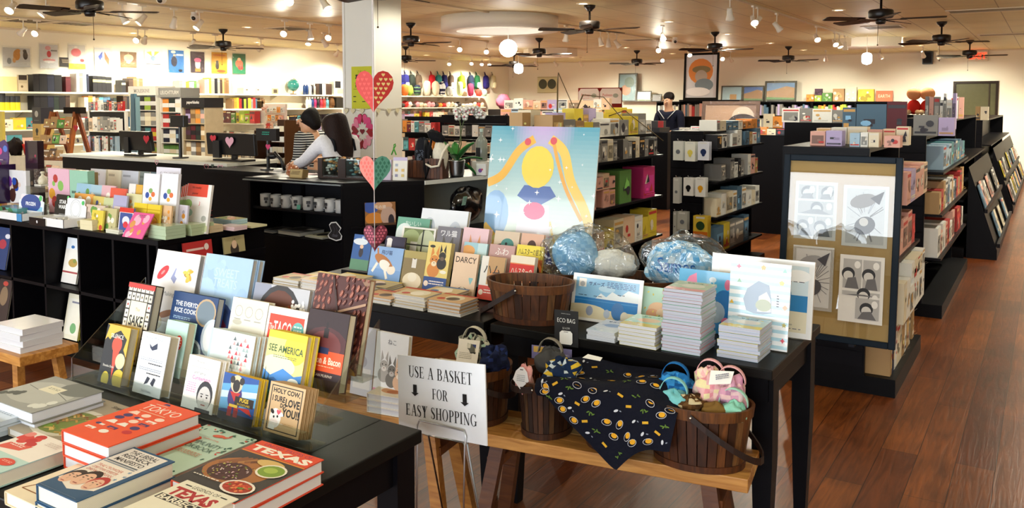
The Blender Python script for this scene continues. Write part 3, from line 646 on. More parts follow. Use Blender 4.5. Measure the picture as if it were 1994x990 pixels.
def c_tokyo(a):
 a.rect(0,0,1,1,'#ee5322');a.text('TOKYO',.5,.83,.12,'#f6ece0',w=.72);R = random.Random(9)
 a.poly([(.3,.95),(.44,.95),(.4,.985),(.32,.985)],'#3b2a6a');a.rect(.2,.92,.44,.93,'#f0c8b0')
 for j,v in enumerate((.66,.58,.5,.4,.3,.2)):
  n = 3 if v > .25 else 2
  for i in range(n):
   u = .24+i*.26+R.uniform(-.03,.03);k = R.randrange(4);c = R.choice(['#f4ece4','#f4ece4','#f8d8c8','#3b2a6a','#c8242c'])
   if k == 0: a.disc(u,v,.08,c,.05)
   elif k == 1: a.rect(u-.09,v-.025,u+.09,v+.02,c);a.rect(u-.05,v-.02,u+.05,v-.005,'#ee5322')
   elif k == 2: a.poly([(u-.1,v-.03),(u+.1,v-.03),(u+.04,v+.04),(u-.04,v+.04)],c)
   else: a.disc(u-.04,v,.05,c,.03);a.rect(u,v-.02,u+.09,v+.01,'#f4ece4')
 a.rect(.2,.72,.75,.735,'#f4b090')
def c_community(a):
 a.rect(0,0,1,1,'#bfdccb');R = random.Random(4)
 for i in range(70):
  s = R.randrange(4);t = R.random();w = R.uniform(.03,.1)
  u,v = ((t,w),(t,1-w),(w,t),(1-w,t))[s]
  a.disc(u,v,.03,R.choice(['#2f5f4a','#3d7258','#2f5f4a','#c8452f','#d8603f']),.014,8,R.uniform(0,3))
 a.disc(.5,.84,.1,'#dd5f38',.04,rot=.2);a.poly([(.56,.85),(.7,.89),(.62,.82)],'#dd5f38');a.text('Southern Living',.5,.74,.035,'#d8603f',w=.5);a.text('COMMUNITY',.5,.64,.075,'#4a6a5c',w=.7);a.text('COOKBOOK',.5,.54,.075,'#4a6a5c',w=.7);a.scrib(.2,.44,.6,.02,'#c88a70',4,8)
def c_united(a):
 a.rect(0,0,1,1,'#3a3431');a.rect(0,.78,1,1,'#e24a2a');a.rect(0,.755,1,.775,'#e8842c');a.text('UNITED TASTES OF',.5,.955,.05,'#8f2a64',w=.84);a.text('TEXAS',.5,.86,.11,'#fbf3e6',w=-.92,bold=.05)
 a.disc(.42,.43,.43,'#a8692f',.3,rot=.1);a.disc(.36,.38,.28,'#4a221a',.2);R = random.Random(2)
 for i in range(7): a.line([(.08+i*.06,.45+i*.03),(.26+i*.06,.66+i*.01)],.05,R.choice(['#8a5228','#b07a3c','#6c3c1c']))
 for i in range(60): a.disc(.36+R.uniform(-.22,.22),.38+R.uniform(-.14,.14),.018,R.choice(['#d8a8b4','#c8c05a','#7d9a34','#5c2a20','#e8d0d0']),.008,6,R.uniform(0,3))
 a.disc(.62,.66,.2,'#d9b56c',.08);a.disc(.76,.56,.19,'#eee6d6',.15);a.disc(.76,.56,.165,'#7f9e34',.125);a.disc(.74,.57,.09,'#a8c050',.06);a.disc(.75,.2,.22,'#efe6da',.14);a.disc(.75,.2,.19,'#a8381e',.115)
 for i in range(40): a.disc(.75+R.uniform(-.15,.15),.2+R.uniform(-.06,.06),.02,R.choice(['#d8502c','#c23a20','#6c8a34','#e8884c']),n=6)
 a.scrib(.08,.18,.4,.03,'#f0e8da',1,4)
def c_liberal(a):
 a.rect(0,0,1,1,'#285379');a.rect(.03,.03,.9,.97,'#efe6da');a.rect(.05,.66,.86,.96,'#e6e0da')
 for s,v in (('THE LIBERAL',.91),('REDNECK',.83),('MANIFESTO',.745)): a.text(s,.46,v,.065,'#25262c',w=-.66,bold=.02)
 a.rect(.05,.67,.8,.69,'#5a6470');a.rect(.05,.64,.8,.66,'#8a94a0')
 for s,v in (('TRAE CROWDER',.57),('COREY RYAN FORRESTER',.515),('DREW MORGAN',.46)): a.text(s,.4,v,.04,'#c8503f',w=.6)
 for u,v in ((.8,.6),(.86,.52),(.82,.44)): a.star(u,v,.04,'#7c9ab4')
 a.poly([(.03,.03),(.03,.2),(.5,.1),(.9,.2),(.97,.03)],'#285379')
 for u,v,r,h in ((.18,.26,.14,'#3a2a22'),(.42,.3,.16,'#2c1c16'),(.7,.28,.14,'#b8302a')): people_face(a,u,v,r,'#e6b79a',h)
def c_crazies(a):
 a.rect(0,0,1,1,'#efe0c2');a.text('THE',.3,.9,.07,'#4a3a2a',w=.2);a.text('CRAZIES',.5,.8,.09,'#33281f',w=.74);a.text('TAKIDES',.5,.68,.09,'#33281f',w=.74)
 a.disc(.55,.46,.3,'#a9712f',.1,rot=.2);a.line([(.3,.45),(.1,.15)],.03,'#8a5420');a.line([(.75,.5),(.85,.15)],.03,'#8a5420');a.line([(.1,.15),(.85,.15)],.02,'#8a5420');a.line([(.3,.95),(.55,.5)],.05,'#7a3a1c')
def c_legends(a):
 a.rect(0,0,1,1,'#ece6d0');a.rect(.1,.93,.22,.945,'#1c1814');a.rect(.78,.93,.9,.945,'#1c1814');a.text('LEGENDS OF',.5,.94,.045,'#2a241c',w=.5);a.text('TEXAS',.47,.82,.14,'#b3282a',w=-.8,bold=.05);a.rect(.04,.66,.96,.74,'#201a16');a.text('BARBECUE',.5,.7,.07,'#f2ead4',w=-.86,bold=.03);a.disc(.5,.3,.5,'#e8b928',.35);a.disc(.5,.3,.3,'#8a8f8a',.2)
def c_straw(a):
 a.rect(0,0,1,1,'#b9d8d2');a.rect(0,.52,1,1,'#efe8de');R = random.Random(7)
 for i in range(9): a.disc(.25+R.uniform(-.2,.25),.85+R.uniform(-.1,.1),.1,R.choice(['#d8453c','#c83634','#e88a80','#e8605a']),.07,10)
 a.poly([(.05,.55),(.5,.62),(.55,.75),(.1,.7)],'#dd5a48');a.scrib(.15,.7,.3,.03,'#f8e8e0',2,3);a.scrib(.6,.9,.3,.03,'#d8c8c0',3,3);a.disc(.72,.4,.17,'#d8402c',.09);a.scrib(.62,.42,.2,.02,'#f4c0b0',2,3);a.scrib(.1,.2,.6,.03,'#9cc0ba',3,3)
def c_simple(a):
 a.rect(0,0,1,1,'#a79c88');a.disc(.5,.4,.55,'#d8d4c4',.42);a.disc(.5,.4,.46,'#7c8a44',.34);R = random.Random(4)
 for i in range(26): u = R.uniform(.15,.85);v = R.uniform(.18,.6);a.line([(u-.08,v),(u,v+.03),(u+.09,v-.01)],.03,R.choice(['#e0c070','#d8b45c','#c89a48','#6f8a3c','#8a5a2c']))
 a.line([(.1,.2),(.8,.85)],.02,'#b58a6c');a.line([(.16,.17),(.86,.8)],.02,'#a87a5c');a.disc(.3,.25,.15,'#7fa03c',.06);a.text('Simple',.6,.9,.07,'#33302a',w=.5)
def c_grey(a):
 a.rect(0,0,1,1,'#9a9c98');a.disc(.45,.5,.5,'#b4b6b0',.3);a.disc(.75,.85,.3,'#6c706c',.2);a.line([(.05,.6),(.3,.55),(.6,.62),(.95,.5)],.01,'#6a6c68');a.rect(.3,.55,.62,.75,'#e2ddc4');a.scrib(.36,.68,.2,.03,'#8a8a78',2,3);R = random.Random(2)
 for i in range(6): a.disc(.15+R.uniform(-.1,.1),.3+R.uniform(-.08,.08),.05,'#555a56',n=8);a.disc(.85+R.uniform(-.08,.08),.25+R.uniform(-.1,.1),.06,'#d8dad2',n=8)
def c_kamo(a): a.rect(0,0,1,1,'#c3ccd0');a.text('Yoshida Kamoichi',.5,.9,.06,'#7c8488',w=.9);a.scrib(.3,.8,.6,.03,'#8c9498',3,3)
# ------------------------------------------------------------------ clear stepped rack on the front table
RX0,RX1 = -2.565,-1.525
t = root('stepped_book_rack','clear acrylic stepped rack full of upright books on the front black table','book rack',TR(0,0,0))
prof = [(1.462,T1),(1.728,T1),(1.728,1.03),(1.465,.82)]
YZX = M(((0,0,1,0),(1,0,0,0),(0,1,0,0),(0,0,0,1)))
for x in (RX0,RX1): MB().prism(prof,-.0025,.0025,'#fff',T=M.Translation((x,0,0)) @ YZX).build('side_panel','acrylic',t)
TY = (1.475,1.54,1.605,1.67);TZ = (.757,.80,.84,.875)
for y,z in zip(TY,TZ):
 MB().box(RX0+.003,RX1-.003,y-.006,y+.05,z-.004,z-.001).build('tier','acrylic',t);MB().box(RX0+.003,RX1-.003,y-.0095,y-.0065,z-.004,z+.045).build('front_lip','acrylic',t)
def stand(name,label,art,tl,tr,row,T,cc,pc='#e6dcc4',hard=True,copies=0,dx=.004,cat='book',deg=14,H=None,gap=.0015):
 copies = min(copies,int(.046/(T+gap))-1);s = math.radians(deg);z0 = TZ[row]+(T+gap)*(copies+1)*math.sin(s)+.001
 Y = TY[row]+.005+.2*math.sin(s)
 for _ in range(3):
  m,h = lean(tl[0],tl[1],Y,z0,deg);Y = TY[row]+h*math.sin(s)
 W = wid(tl[0],tr,tl[1],Y);
 for k in range(copies+1):
  mm = m @ M.Translation((dx*k,0,-T*(k+1)-gap*k))
  lb = label if k == 0 else '%s copy tucked behind the %s' % (od(k),label)
  book(name,lb,W,h,T,art if k == 0 else None,cc,pc,mm,hard,cat=cat)
stand('cookbook','white sushi cookbook in the top tier of the clear rack',c_sushi,(308,485),391,3,.022,'#f0eef0','#b9b2aa')
stand('cookbook','pale blue cookbook with a dark plate on its cover',c_plate,(403,493),494,3,.02,'#9fbddc','#c8c4bc',copies=1)
stand('cookbook','grey soup cookbook with a white bean scatter',c_soup,(498,549),604,3,.018,'#b5b6bc','#d0ccc4',copies=1)
stand('cookbook','pecan pie cookbook at the far end of the top tier',c_pecan,(620,531),722,3,.022,'#8d6a52','#f0e6cc')
stand('cookbook','navy rice cooker cookbook in the third tier',c_rice,(340,566),426,2,.026,'#1c3d6e','#c9c4b8',copies=1)
stand('humour_book','cream book with red Texan lettering',c_texan,(455,578),524,2,.024,'#e8e4d6',copies=1)
stand('cookbook','red and white taco cookbook',c_taco,(525,595),601,2,.012,'#f0ebe0')
stand('cookbook','dark red bourbon cookbook at the end of the third tier',c_bourbon,(604,600),682,2,.03,'#2a1218','#efe6cc')
stand('handbook','sake handbook with a cream label and bottle caps',c_sake,(253,549),304,1,.03,'#2c2723','#d6cdb4')
stand('novel','pale green hardback with a red oval on its cover',c_green_oval,(327,622),368,1,.03,'#b6d8cc','#dcd0b0',copies=1)
stand('picture_book','pale blue picture book with a patchwork hot-air balloon',c_balloon,(413,638),498,1,.013,'#dbe9ec',copies=2)
stand('poster_book','yellow and blue mountain landscape book',c_america,(526,641),600,1,.02,'#e8cf3c',copies=2)
stand('novel','yellow and black novel with a red dripping shape',c_silence,(211,630),255,0,.03,'#c8a53a','#dccfae')
stand('music_book','tall white book with small grey lettering',c_music,(279,645),332,0,.034,'#eef1f7','#d8ccb0')
stand('humour_book','white book with pink lettering and a grey portrait',c_name,(370,690),430,0,.014,'#f6f4f2',copies=2)
stand('photo_book','blue book with a caped pug on its cover',c_pugs,(438,724),505,0,.014,'#e0b92c',copies=2)
stand('gift_book','kraft brown book with bold black hand lettering and a cow',c_cow,(528,742),596,0,.009,'#c8a578','#d8c096',copies=5,dx=.002)
# ------------------------------------------------------------------ books lying on the front table
def flat(name,label,art,tl,tr,ztop,H,T,cc,pc='#e9e4da',hard=True,copies=0,W=None,zb=None):
 if tl is None: p2 = Pz(*tr,ztop);p = V((p2.x-W,p2.y,ztop))
 else: p = Pz(*tl,ztop);W = W or (Pz(*tr,ztop).x-p.x)
 for k in range(copies+1):
  r_ = RN.uniform(-.025,.025) if k else 0
  m = TR(p.x+(RN.uniform(-.004,.004) if k else 0),p.y-H+(RN.uniform(-.004,.004) if k else 0),ztop-T*(k+1)-.0008*k,r_)
  lb = label if k == 0 else '%s copy below the topmost %s' % (od(k),label)
  book(name,lb,W,H,T,art if k == 0 else None,cc,pc,m,hard)
flat('art_book','grey hardback with a cream label lying nearest the clear rack',c_grey,(108,733),(203,762),.815,.2,.03,'#8c8e8a','#dfe3ee',copies=1)
flat('magazine','pale grey softcover on the low stack at the table edge',c_kamo,None,(75,800),.79,.24,.0125,'#b9c2c6','#cfd8e0',False,2,W=.19)
flat('cookbook','noodle cookbook with chopsticks on its cover',c_simple,(198,776),(262,790),.772,.26,.021,'#a79c88','#e8e4dc',W=.2)
flat('cookbook','orange Tokyo hardback topping its stack',c_tokyo,(300,778),(397,803),.85,.245,.03,'#e04a22','#d9d8da',copies=2)
flat('cookbook','pale green and white strawberry cookbook',c_straw,None,(147,870),.786,.23,.034,'#aed0ca','#efe6d0',W=.18)
flat('cookbook','pale green community cookbook with a leafy border',c_community,(404,827),(510,853),.788,.24,.036,'#bfdccb','#d8d0be')
flat('novel','cream and brown book half under the blue bordered one',c_crazies,(180,893),None,.782,.2,.03,'#e4d4b4','#f2ead8',W=.15)
flat('humour_book','blue bordered hardback showing three men',c_liberal,(262,871),(356,893),.828,.225,.037,'#285379','#efe8d2',copies=1)
flat('cookbook','orange and black Texas cookbook with a plate of food',c_united,(510,858),(650,886),.812,.25,.03,'#d8482a','#e4e2e0',copies=1)
flat('cookbook','cream barbecue book with a yellow sun shape',c_legends,(365,935),(473,968),.815,.25,.033,'#ece6d0','#f0e8d4',copies=1)
# ------------------------------------------------------------------ USE A BASKET sign on a wire easel
def serif(a,ch,x,y,h,col,asp):                                # x,y,h in fractions of W (x) / H (y,h); returns advance in x
 th,tn = .135,.05;W = {'U': .72,'S': .5,'E': .6,'A': .72,'B': .64,'K': .72,'T': .62,'F': .56,'O': .7,'R': .68,'Y': .72,'H': .74,'P': .58,'I': .34,'N': .74,'G': .72,' ': .3}[ch]
 kx = h/asp
 X = lambda u: x+u*kx
 def R(u0,v0,u1,v1): a.z -= a.e;a.rect(X(u0),y+v0*h,X(u1),y+v1*h,col)
 def Pg(p): a.z -= a.e;a.poly([(X(u),y+v*h) for u,v in p],col)
 def stem(u,w=th,top=1,bot=1):
  R(u,0,u+w,1)
  if bot: R(u-.08,0,u+w+.08,.035)
  if top: R(u-.08,.965,u+w+.08,1)
 def arc(cx,cy,rx,ry,tx,ty,a0,a1,n=20):
  o = [(cx+rx*math.cos(a0+(a1-a0)*i/n),cy+ry*math.sin(a0+(a1-a0)*i/n)) for i in range(n+1)]
  q = [(cx+(rx-tx)*math.cos(a0+(a1-a0)*i/n),cy+(ry-ty)*math.sin(a0+(a1-a0)*i/n)) for i in range(n+1)]
  for i in range(n): Pg([o[i],o[i+1],q[i+1],q[i]])
 def dg(u0,v0,u1,v1,w): Pg([(u0,v0),(u0+w,v0),(u1+w,v1),(u1,v1)])
 h2 = PI/2
 if ch == 'I': stem(.1)
 elif ch == 'T': stem(.25,top=0);R(.02,.955,.6,1);R(.02,.8,.05,1);R(.57,.8,.6,1)
 elif ch in 'EF':
  stem(.1);R(.1,.955,.53,1);R(.2,.49,.43,.53);R(.51,.8,.54,1);R(.42,.4,.45,.62)
  if ch == 'E': R(.1,0,.55,.045);R(.53,0,.57,.22)
 elif ch == 'H': stem(.1);stem(.52);R(.2,.49,.55,.53)
 elif ch == 'N': stem(.12,tn,bot=1,top=0);stem(.6,tn,bot=0);dg(.05,1,.53,0,.13);R(.0,.965,.18,1)
 elif ch == 'K': stem(.1);dg(.2,.42,.58,1,.05);dg(.32,.58,.55,0,.15);R(.5,.965,.7,1);R(.48,0,.74,.035)
 elif ch == 'A': dg(.1,0,.35,1,.05);dg(.33,1,.55,0,.14);R(.2,.32,.55,.36);R(.02,0,.24,.035);R(.48,0,.74,.035);Pg([(.32,1),(.46,1),(.39,1.02)])
 elif ch == 'Y': stem(.3,top=0);R(.3,.46,.43,1) if 0 else None;dg(.3,.45,.06,1,.14);dg(.38,.45,.6,1,.05);R(.0,.965,.27,1);R(.52,.965,.74,1)
 elif ch in 'PRB':
  stem(.1);k = .5 if ch != 'B' else .52
  R(.2,.955,.36,1);R(.2,k-.03,.36,k+.01);arc(.34,(1+k-.03)/2,.24,(1-k+.03)/2,th,.045,-h2,h2)
  if ch == 'B': R(.2,0,.38,.045);arc(.36,.27,.27,.27,th,.045,-h2,h2)
  if ch == 'R': dg(.32,.48,.52,0,.14);R(.5,0,.74,.035)
 elif ch == 'O': arc(.35,.5,.33,.52,.12,.04,0,2*PI,32)
 elif ch == 'G': arc(.36,.5,.34,.52,.12,.04,.75,2*PI-.75,28);R(.53,.05,.65,.42);R(.44,.39,.73,.425);R(.58,.72,.62,1)
 elif ch == 'U': R(.1,.3,.1+th,1);R(.02,.965,.33,1);R(.58,.3,.63,1);R(.5,.965,.72,1);arc(.365,.3,.265,.32,.1,.05,PI,2*PI)
 elif ch == 'S':
  p = [(.42,.8),(.34,.95),(.22,.98),(.1,.9),(.08,.74),(.17,.6),(.3,.48),(.41,.36),(.42,.17),(.34,.05),(.22,.01),(.12,.05),(.06,.2)];wd = [.03,.04,.05,.09,.13,.16,.17,.16,.13,.09,.05,.04,.03]
  P = [V(q) for q in p];L = [];Q = []
  for i,q in enumerate(P):
   d = (P[min(i+1,12)]-P[max(i-1,0)]).normalized();nn = V((-d.y,d.x))*wd[i]/2;L.append(q+nn);Q.append(q-nn)
  for i in range(12): Pg([L[i],L[i+1],Q[i+1],Q[i]])
  R(.41,.72,.44,.98);R(.04,.02,.07,.28)
 return W*kx
def seriftext(a,s,u,v,h,col,w=None):
 asp = a.W/a.H
 adv = {'U': .72,'S': .5,'E': .6,'A': .72,'B': .64,'K': .72,'T': .62,'F': .56,'O': .7,'R': .68,'Y': .72,'H': .74,'P': .58,'I': .34,'N': .74,'G': .72,' ': .3}
 a.z += a.e;tot = sum(adv[ch]+.06 for ch in s)*h/asp;x = u-tot/2
 for ch in s: x += serif(a,ch,x,v-h/2,h,col,asp)+.06*h/asp
p0 = PY(776,692,2.2)
SY = 2.02
tl,tr_,bl = PY(780,692,SY),PY(951,712,SY-.035),PY(777,836,SY-.02)
SW,SH = (tr_-tl).length,(tl-bl).length
def a_sign(a):
 a.rect(0,0,1,1,'#eff3fb')
 seriftext(a,'USE A BASKET',.5,.8,.15,'#15161a');seriftext(a,'FOR',.5,.54,.135,'#15161a');seriftext(a,'EASY SHOPPING',.5,.29,.15,'#15161a')
 for u,v in ((.21,.545),(.78,.515)): a.rect(u-.022,v-.02,u+.022,v+.085,'#15161a');a.poly([(u-.045,v-.02),(u,v-.065),(u+.045,v-.02)],'#15161a')
sm4 = basis(bl,tr_-tl,tl-bl)
pack('basket_sign','white printed sign with two down arrows asking shoppers to use a basket',SW,SH,.004,'#e8ecf4',a_sign,sm4,'sign',mat='paper')
t = root('sign_easel','thin silver wire floor stand holding the white basket sign','sign stand',TR())
def sp(u,v,w): return sm4 @ V((u*SW,v*SH,w))
l0,l1 = sp(.25,.155,.008),sp(.8,.12,.008);f0 = V((l0.x-.005,l0.y-.01,0));f1 = V((l1.x-.012,l1.y-.01,0))
q0,q1 = sp(.24,-.05,.007),sp(.78,-.05,.007)
MB().tube([f0,q0,l0-V((0,0,.01)),l0+(l1-l0)*.04+V((0,0,.006)),l1-(l1-l0)*.04+V((0,0,.006)),l1-V((0,0,.01)),q1,f1],.003,'#c9ced2',n=8).build('front_hoop','metal',t)
b0,b1 = sp(.3,-.04,-.02),sp(.74,-.04,-.02);g0,g1 = V((b0.x-.01,b0.y+.17,0)),V((b1.x-.01,b1.y+.17,0))
MB().tube([g0,b0,b1,g1],.003,'#8f9499',n=6).build('back_leg','metal',t)
MB().tube([q0,sp(.24,-.012,.012),sp(.24,-.012,-.012),b0],.003,'#c9ced2',n=6).tube([q1,sp(.78,-.012,.012),sp(.78,-.012,-.012),b1],.003,'#c9ced2',n=6).build('sign_ledge','metal',t)
# ------------------------------------------------------------------ middle pair of tables, benches, baskets
TBX0,TBX1,TY0,TY1 = -1.84,-.736,2.735,3.42
table('black table nearest the aisle holding the striped board and comic stacks',TBX0,TBX1,TY0,TY1,T1)
table('black table covered in picture books between clear rack and cash counter',-3.12,-1.87,TY0,TY1,T1)
BO,BE,BN = V((-1.652,2.425,0)),V((.9893,.1459,0)),V((-.1459,.9893,0))
def bm(s,n,z,rz=0): p = BO+BE*s+BN*n;return TR(p.x,p.y,z,math.atan2(.1459,.9893)+rz)
def bench(label,s0,s1):
 t = root('wooden_bench',label,'bench',bm((s0+s1)/2,.125,0),'low wooden benches')
 L = (s1-s0)/2;hz = .45
 b = MB();R = random.Random(3)
 for i in range(4):
  y0 = -.125+i*.0625;b.box(-L,L,y0+.0006,y0+.062,hz-.045,hz-R.uniform(0,.0008),R.choice(['#ffffff','#e8d2b0','#f6e4c8','#d8bc92']))
 b.build('seat','lightwood',t,bevel=.003)
 for sx in (-1,1):
  for sy in (-1,1): MB().bar((sx*(L-.13),sy*.075,hz-.046),(sx*(L-.06),sy*.115,.0),.05,.035,'#c9a878' if s0 < -.5 else '#6b4a2c').build('leg','lightwood',t)
  MB().bar((sx*(L-.11),-.08,hz-.12),(sx*(L-.11),.08,hz-.12),.03,.05,'#8a6238').build('stretcher','lightwood',t)
bench('low wooden bench carrying the row of filled baskets in front of the black table',-.1,.906)
bench('low wooden bench carrying kitten books behind the front black table',-1.25,-.12)
def basket(label,m4,L=.33,Wd=.25,h=.2,side=1,drop=.5,tone=1):
 t = root('slatted_basket',label,'basket',m4,'brown slatted baskets');a,b_ = L/2,Wd/2;k = .84;n = 30;R = random.Random(sum(map(ord,label)))
 body = MB();g = lambda r,an,z: (a*r*math.cos(an),b_*r*math.sin(an),z)
 f = lambda z: k+(1-k)*z/h
 for i in range(n):
  a0,a1 = 2*PI*i/n+.012,2*PI*(i+1)/n-.012;c = R.choice(['#ffffff','#d0b090','#a88460','#e8c8a0','#8c6c4c']);c = shade(c,tone)
  vs = [g(f(z)-d,an,z) for d in (0,.03) for z in (0,h) for an in (a0,a1)]
  body.add(vs,[(0,1,3,2),(5,4,6,7),(0,2,6,4),(1,5,7,3),(2,3,7,6),(0,4,5,1)],c)
 body.add([g(k-.02,2*PI*i/24,.008) for i in range(24)],[tuple(range(24))],shade('#b08a60',tone));body.build('staves','basketwood',t)
 def band(z0,z1,o,c):
  m = MB();N = 40;v = []
  for i in range(N):
   an = 2*PI*i/N
   for z,q in ((z0,o),(z1,o),(z1,-.035),(z0,-.035)): v.append(((a*f(z)+q*.13)*math.cos(an),(b_*f(z)+q*.13)*math.sin(an),z))
  m.add(v,[(4*i+j,4*((i+1) % N)+j,4*((i+1) % N)+(j+1) % 4,4*i+(j+1) % 4) for i in range(N) for j in range(4)],shade(c,tone),smooth=False);return m
 band(h-.03,h+.004,.045,'#f0d4a8').build('rim_band','basketwood',t);band(.0,.022,.04,'#c09868').build('foot_band','basketwood',t)
 pts = []
 for i in range(15):
  an = -PI/2+PI*i/14;x = side*(a+.02)*math.cos(an)*1.06;y = (b_+.012)*math.sin(an);pts.append((x,y,h-.014-drop*abs(x)))
 m = MB()
 v = [q for p in pts for q in ((p[0],p[1],p[2]-.011),(p[0],p[1],p[2]+.011),(p[0]*1.025,p[1]*1.025,p[2]+.011),(p[0]*1.025,p[1]*1.025,p[2]-.011))]
 m.add(v,[(4*i+j,4*i+(j+1) % 4,4*i+4+(j+1) % 4,4*i+4+j) for i in range(14) for j in range(4)]+[(0,1,2,3),(59,58,57,56)],'#5a3c24')
 hd = m.build('handle','basketwood',t)
 m = MB()
 for s in (-1,1): m.ball(.0045,'#d8d4cc',T=TR(0,s*(b_+.016),h-.014))
 m.build('rivet','metal',hd)
 return t
basket('brown slatted basket on the bench, filled with pink and blue bags',bm(.735,.088,.4505),.34,.245,.2,1,.75)
basket('brown slatted basket on the bench under the navy patterned cloth',bm(.425,.125,.4505),.19,.245,.2,-1,.4,.7)
basket('brown slatted basket on the bench with a hanging diamond tag',bm(.185,.125,.4505),.2,.245,.2,-1,.2,.6)
basket('brown slatted basket on the bench half behind the white sign',bm(-.075,.135,.4505),.2,.245,.2,1,.6,.8)
basket('empty slatted basket standing on the table edge beside the picture books',TR(-1.745,2.885,T1+.0005,.12),.36,.25,.155,-1,.62)
basket('slatted basket behind the blue fish-sea sign, full of plastic-wrapped cushions',TR(-1.44,3.29,T1+.0005,.1),.34,.24,.13,1,.1)
basket('slatted basket behind the empty one with a bagged pale blue cushion',TR(-1.80,3.235,T1+.0005,.1),.28,.22,.13,-1,.1)
# crumpled bags
def blob(m,cx,cy,cz,rx,ry,rz,col,seed,amp=.25,n=18,k=12,mi=0,T=None,e=1):
 R = random.Random(seed);ph = [(R.uniform(2,6),R.uniform(2,6),R.uniform(0,6),R.uniform(0,6)) for _ in range(4)]
 vs = [];fs = [];pw = lambda c: math.copysign(abs(c)**e,c)
 for j in range(k+1):
  for i in range(n):
   a,b = 2*PI*i/n,PI*j/k;q = 1+amp*sum(math.sin(round(p[0])*a+p[2])*math.sin(p[1]*b+p[3]) for p in ph)/2.2
   vs.append((cx+rx*q*pw(math.sin(b))*pw(math.cos(a)),cy+ry*q*pw(math.sin(b))*pw(math.sin(a)),cz-rz*q*pw(math.cos(b))))
 for j in range(k):
  for i in range(n): fs.append((j*n+i,j*n+(i+1) % n,(j+1)*n+(i+1) % n,(j+1)*n+i))
 m.add(vs,fs,col,mi,T,True)
def bag(label,m4,r,col,seed,handle=None,spots=None,tagc=None):
 t = root('folded_shopping_bag',label,'bag',m4,'folded shopping bags in baskets')
 m = MB();blob(m,0,0,0,r[0],r[1],r[2],col,seed,.3,22,14)
 b = m.build('bag_body','cloth',t)
 if spots:
  R = random.Random(seed);cs = [lin(c) for c in spots]+[lin(col)]*2;at = b.data.color_attributes['Col'].data
  for p in b.data.polygons:
   c = R.choice(cs)
   for li in p.loop_indices: at[li].color = (*c,1)
 if handle:
  h = r[2]*.8;w_ = .014
  def fn(u,v): a = PI*u;return (-.045*math.cos(a),(v-.5)*w_*1.6+.004*math.sin(9*u),h*.85+.055*math.sin(a))
  MB().sheet(fn,12,1,handle).build('handle','cloth',t,None,0,0,.002)
 if tagc:
  m = MB();a = Art(m,.06,.075);a.poly([(.5,0),(1,.4),(.85,.8),(.6,1),(.4,1),(.15,.8),(0,.4)],tagc);a.rect(.4,.86,.6,.9,'#333');a.scrib(.25,.6,.5,.08,'#9aa4b0',4,seed)
  m.build('price_tag','paper',t,M.Translation((-.03,-r[1]-.012,-.02)) @ M.Rotation(PI/2-.2,4,'X'),0,0,.001)
 return t
b4 = lambda s,n,z: bm(.735+s,.088+n,.65+z)
bag('pale pink shopping bag standing up in the filled basket',b4(.03,.02,.035),(.055,.05,.065),'#eeb9b9',5,'#f0b8bc',['#f4d8c8','#e89aa4','#f0e4b0'])
bag('mauve pink shopping bag with a white tag beside the pale pink one',b4(.1,.0,.03),(.045,.045,.06),'#d8a0b8',9,'#e8b0b4',['#f0c8c8','#c890b0'])
bag('bright blue shopping bag at the cloth side of the filled basket',b4(-.085,.02,.02),(.06,.05,.05),'#2374b8',3,'#1f6cb0',['#3a94d8','#1c5a98'])
bag('turquoise shopping bag with loop handles in the filled basket',b4(-.075,-.045,.0),(.05,.035,.035),'#7cc8cc',4,'#8fd4d4')
bag('brown shopping bag lying in the middle of the filled basket',b4(-.015,-.05,-.005),(.045,.035,.035),'#54381c',6,None,['#6a4a28','#3c2812','#c8b890'])
bag('dark gold shopping bag between pink and green ones',b4(.06,-.06,-.01),(.045,.03,.03),'#7a5c2c',7)
bag('mint green shopping bag at the bench-end side of the basket',b4(.115,-.04,-.01),(.04,.035,.035),'#8fd0b8',8,'#a8dcc8')
m = MB();Art(m,.085,.05,None,0,.0006).poly([(0,.1),(.8,0),(1,.75),(.15,1)],'#f4f4ee').scrib(.3,.6,.5,.15,'#889',3,2)
tag(m.build('price_card','paper',None,b4(.04,-.055,.068) @ M.Rotation(1.0,4,'X') @ M.Rotation(.25,4,'Z'),0,0,.001),'white price card clipped on the pink bags','price card')
b2 = lambda s,n,z: bm(.195+s,.125+n,.65+z)
bag('navy shopping bag with white and yellow specks beside the cloth',b2(.06,-.02,.02),(.07,.08,.05),'#15294a',12,None,['#15294a','#1c3a5e','#15294a','#d8b838','#c8d8e0'])
bag('grey shopping bag with a round loop handle above the diamond tag',b2(-.01,.03,.04),(.06,.05,.045),'#4a4a4a',13,'#8a8478')
bag('pale pink folded strap bag carrying the white diamond tag',b2(-.06,-.085,.0),(.03,.03,.05),'#e8a8a8',14,None,['#f0c0b8','#d89898'],'#e6e8f0')
b1 = lambda s,n,z: bm(-.07+s,.135+n,.65+z)
bag('clear wrapped bag with a cream card in the basket behind the sign',b1(-.03,-.02,.05),(.06,.05,.06),'#b8b8a8',16,'#c8c4b4',['#6a6a60','#2c2c2c','#d8d4c4','#a8c4b0'])
bag('dark blue shopping bag in the basket behind the sign',b1(.05,-.02,.03),(.055,.06,.05),'#141c3c',17,None,['#101830','#24346c','#1a2448'])
m = MB();a = Art(m,.085,.1);a.rect(0,0,1,1,'#ece6d8');a.rect(.6,.7,.85,.85,'#24346c');a.scrib(.1,.5,.6,.06,'#b0a898',4,3)
tag(m.build('product_card','paper',None,b1(-.075,-.085,.01) @ M.Rotation(1.25,4,'X'),0,0,.001),'cream product card on the clear wrapped bag','price card')
q = bm(.12,.248,0);m4 = basis(q.translation+V((-.05,0,.66)),BE,(0,0,1))
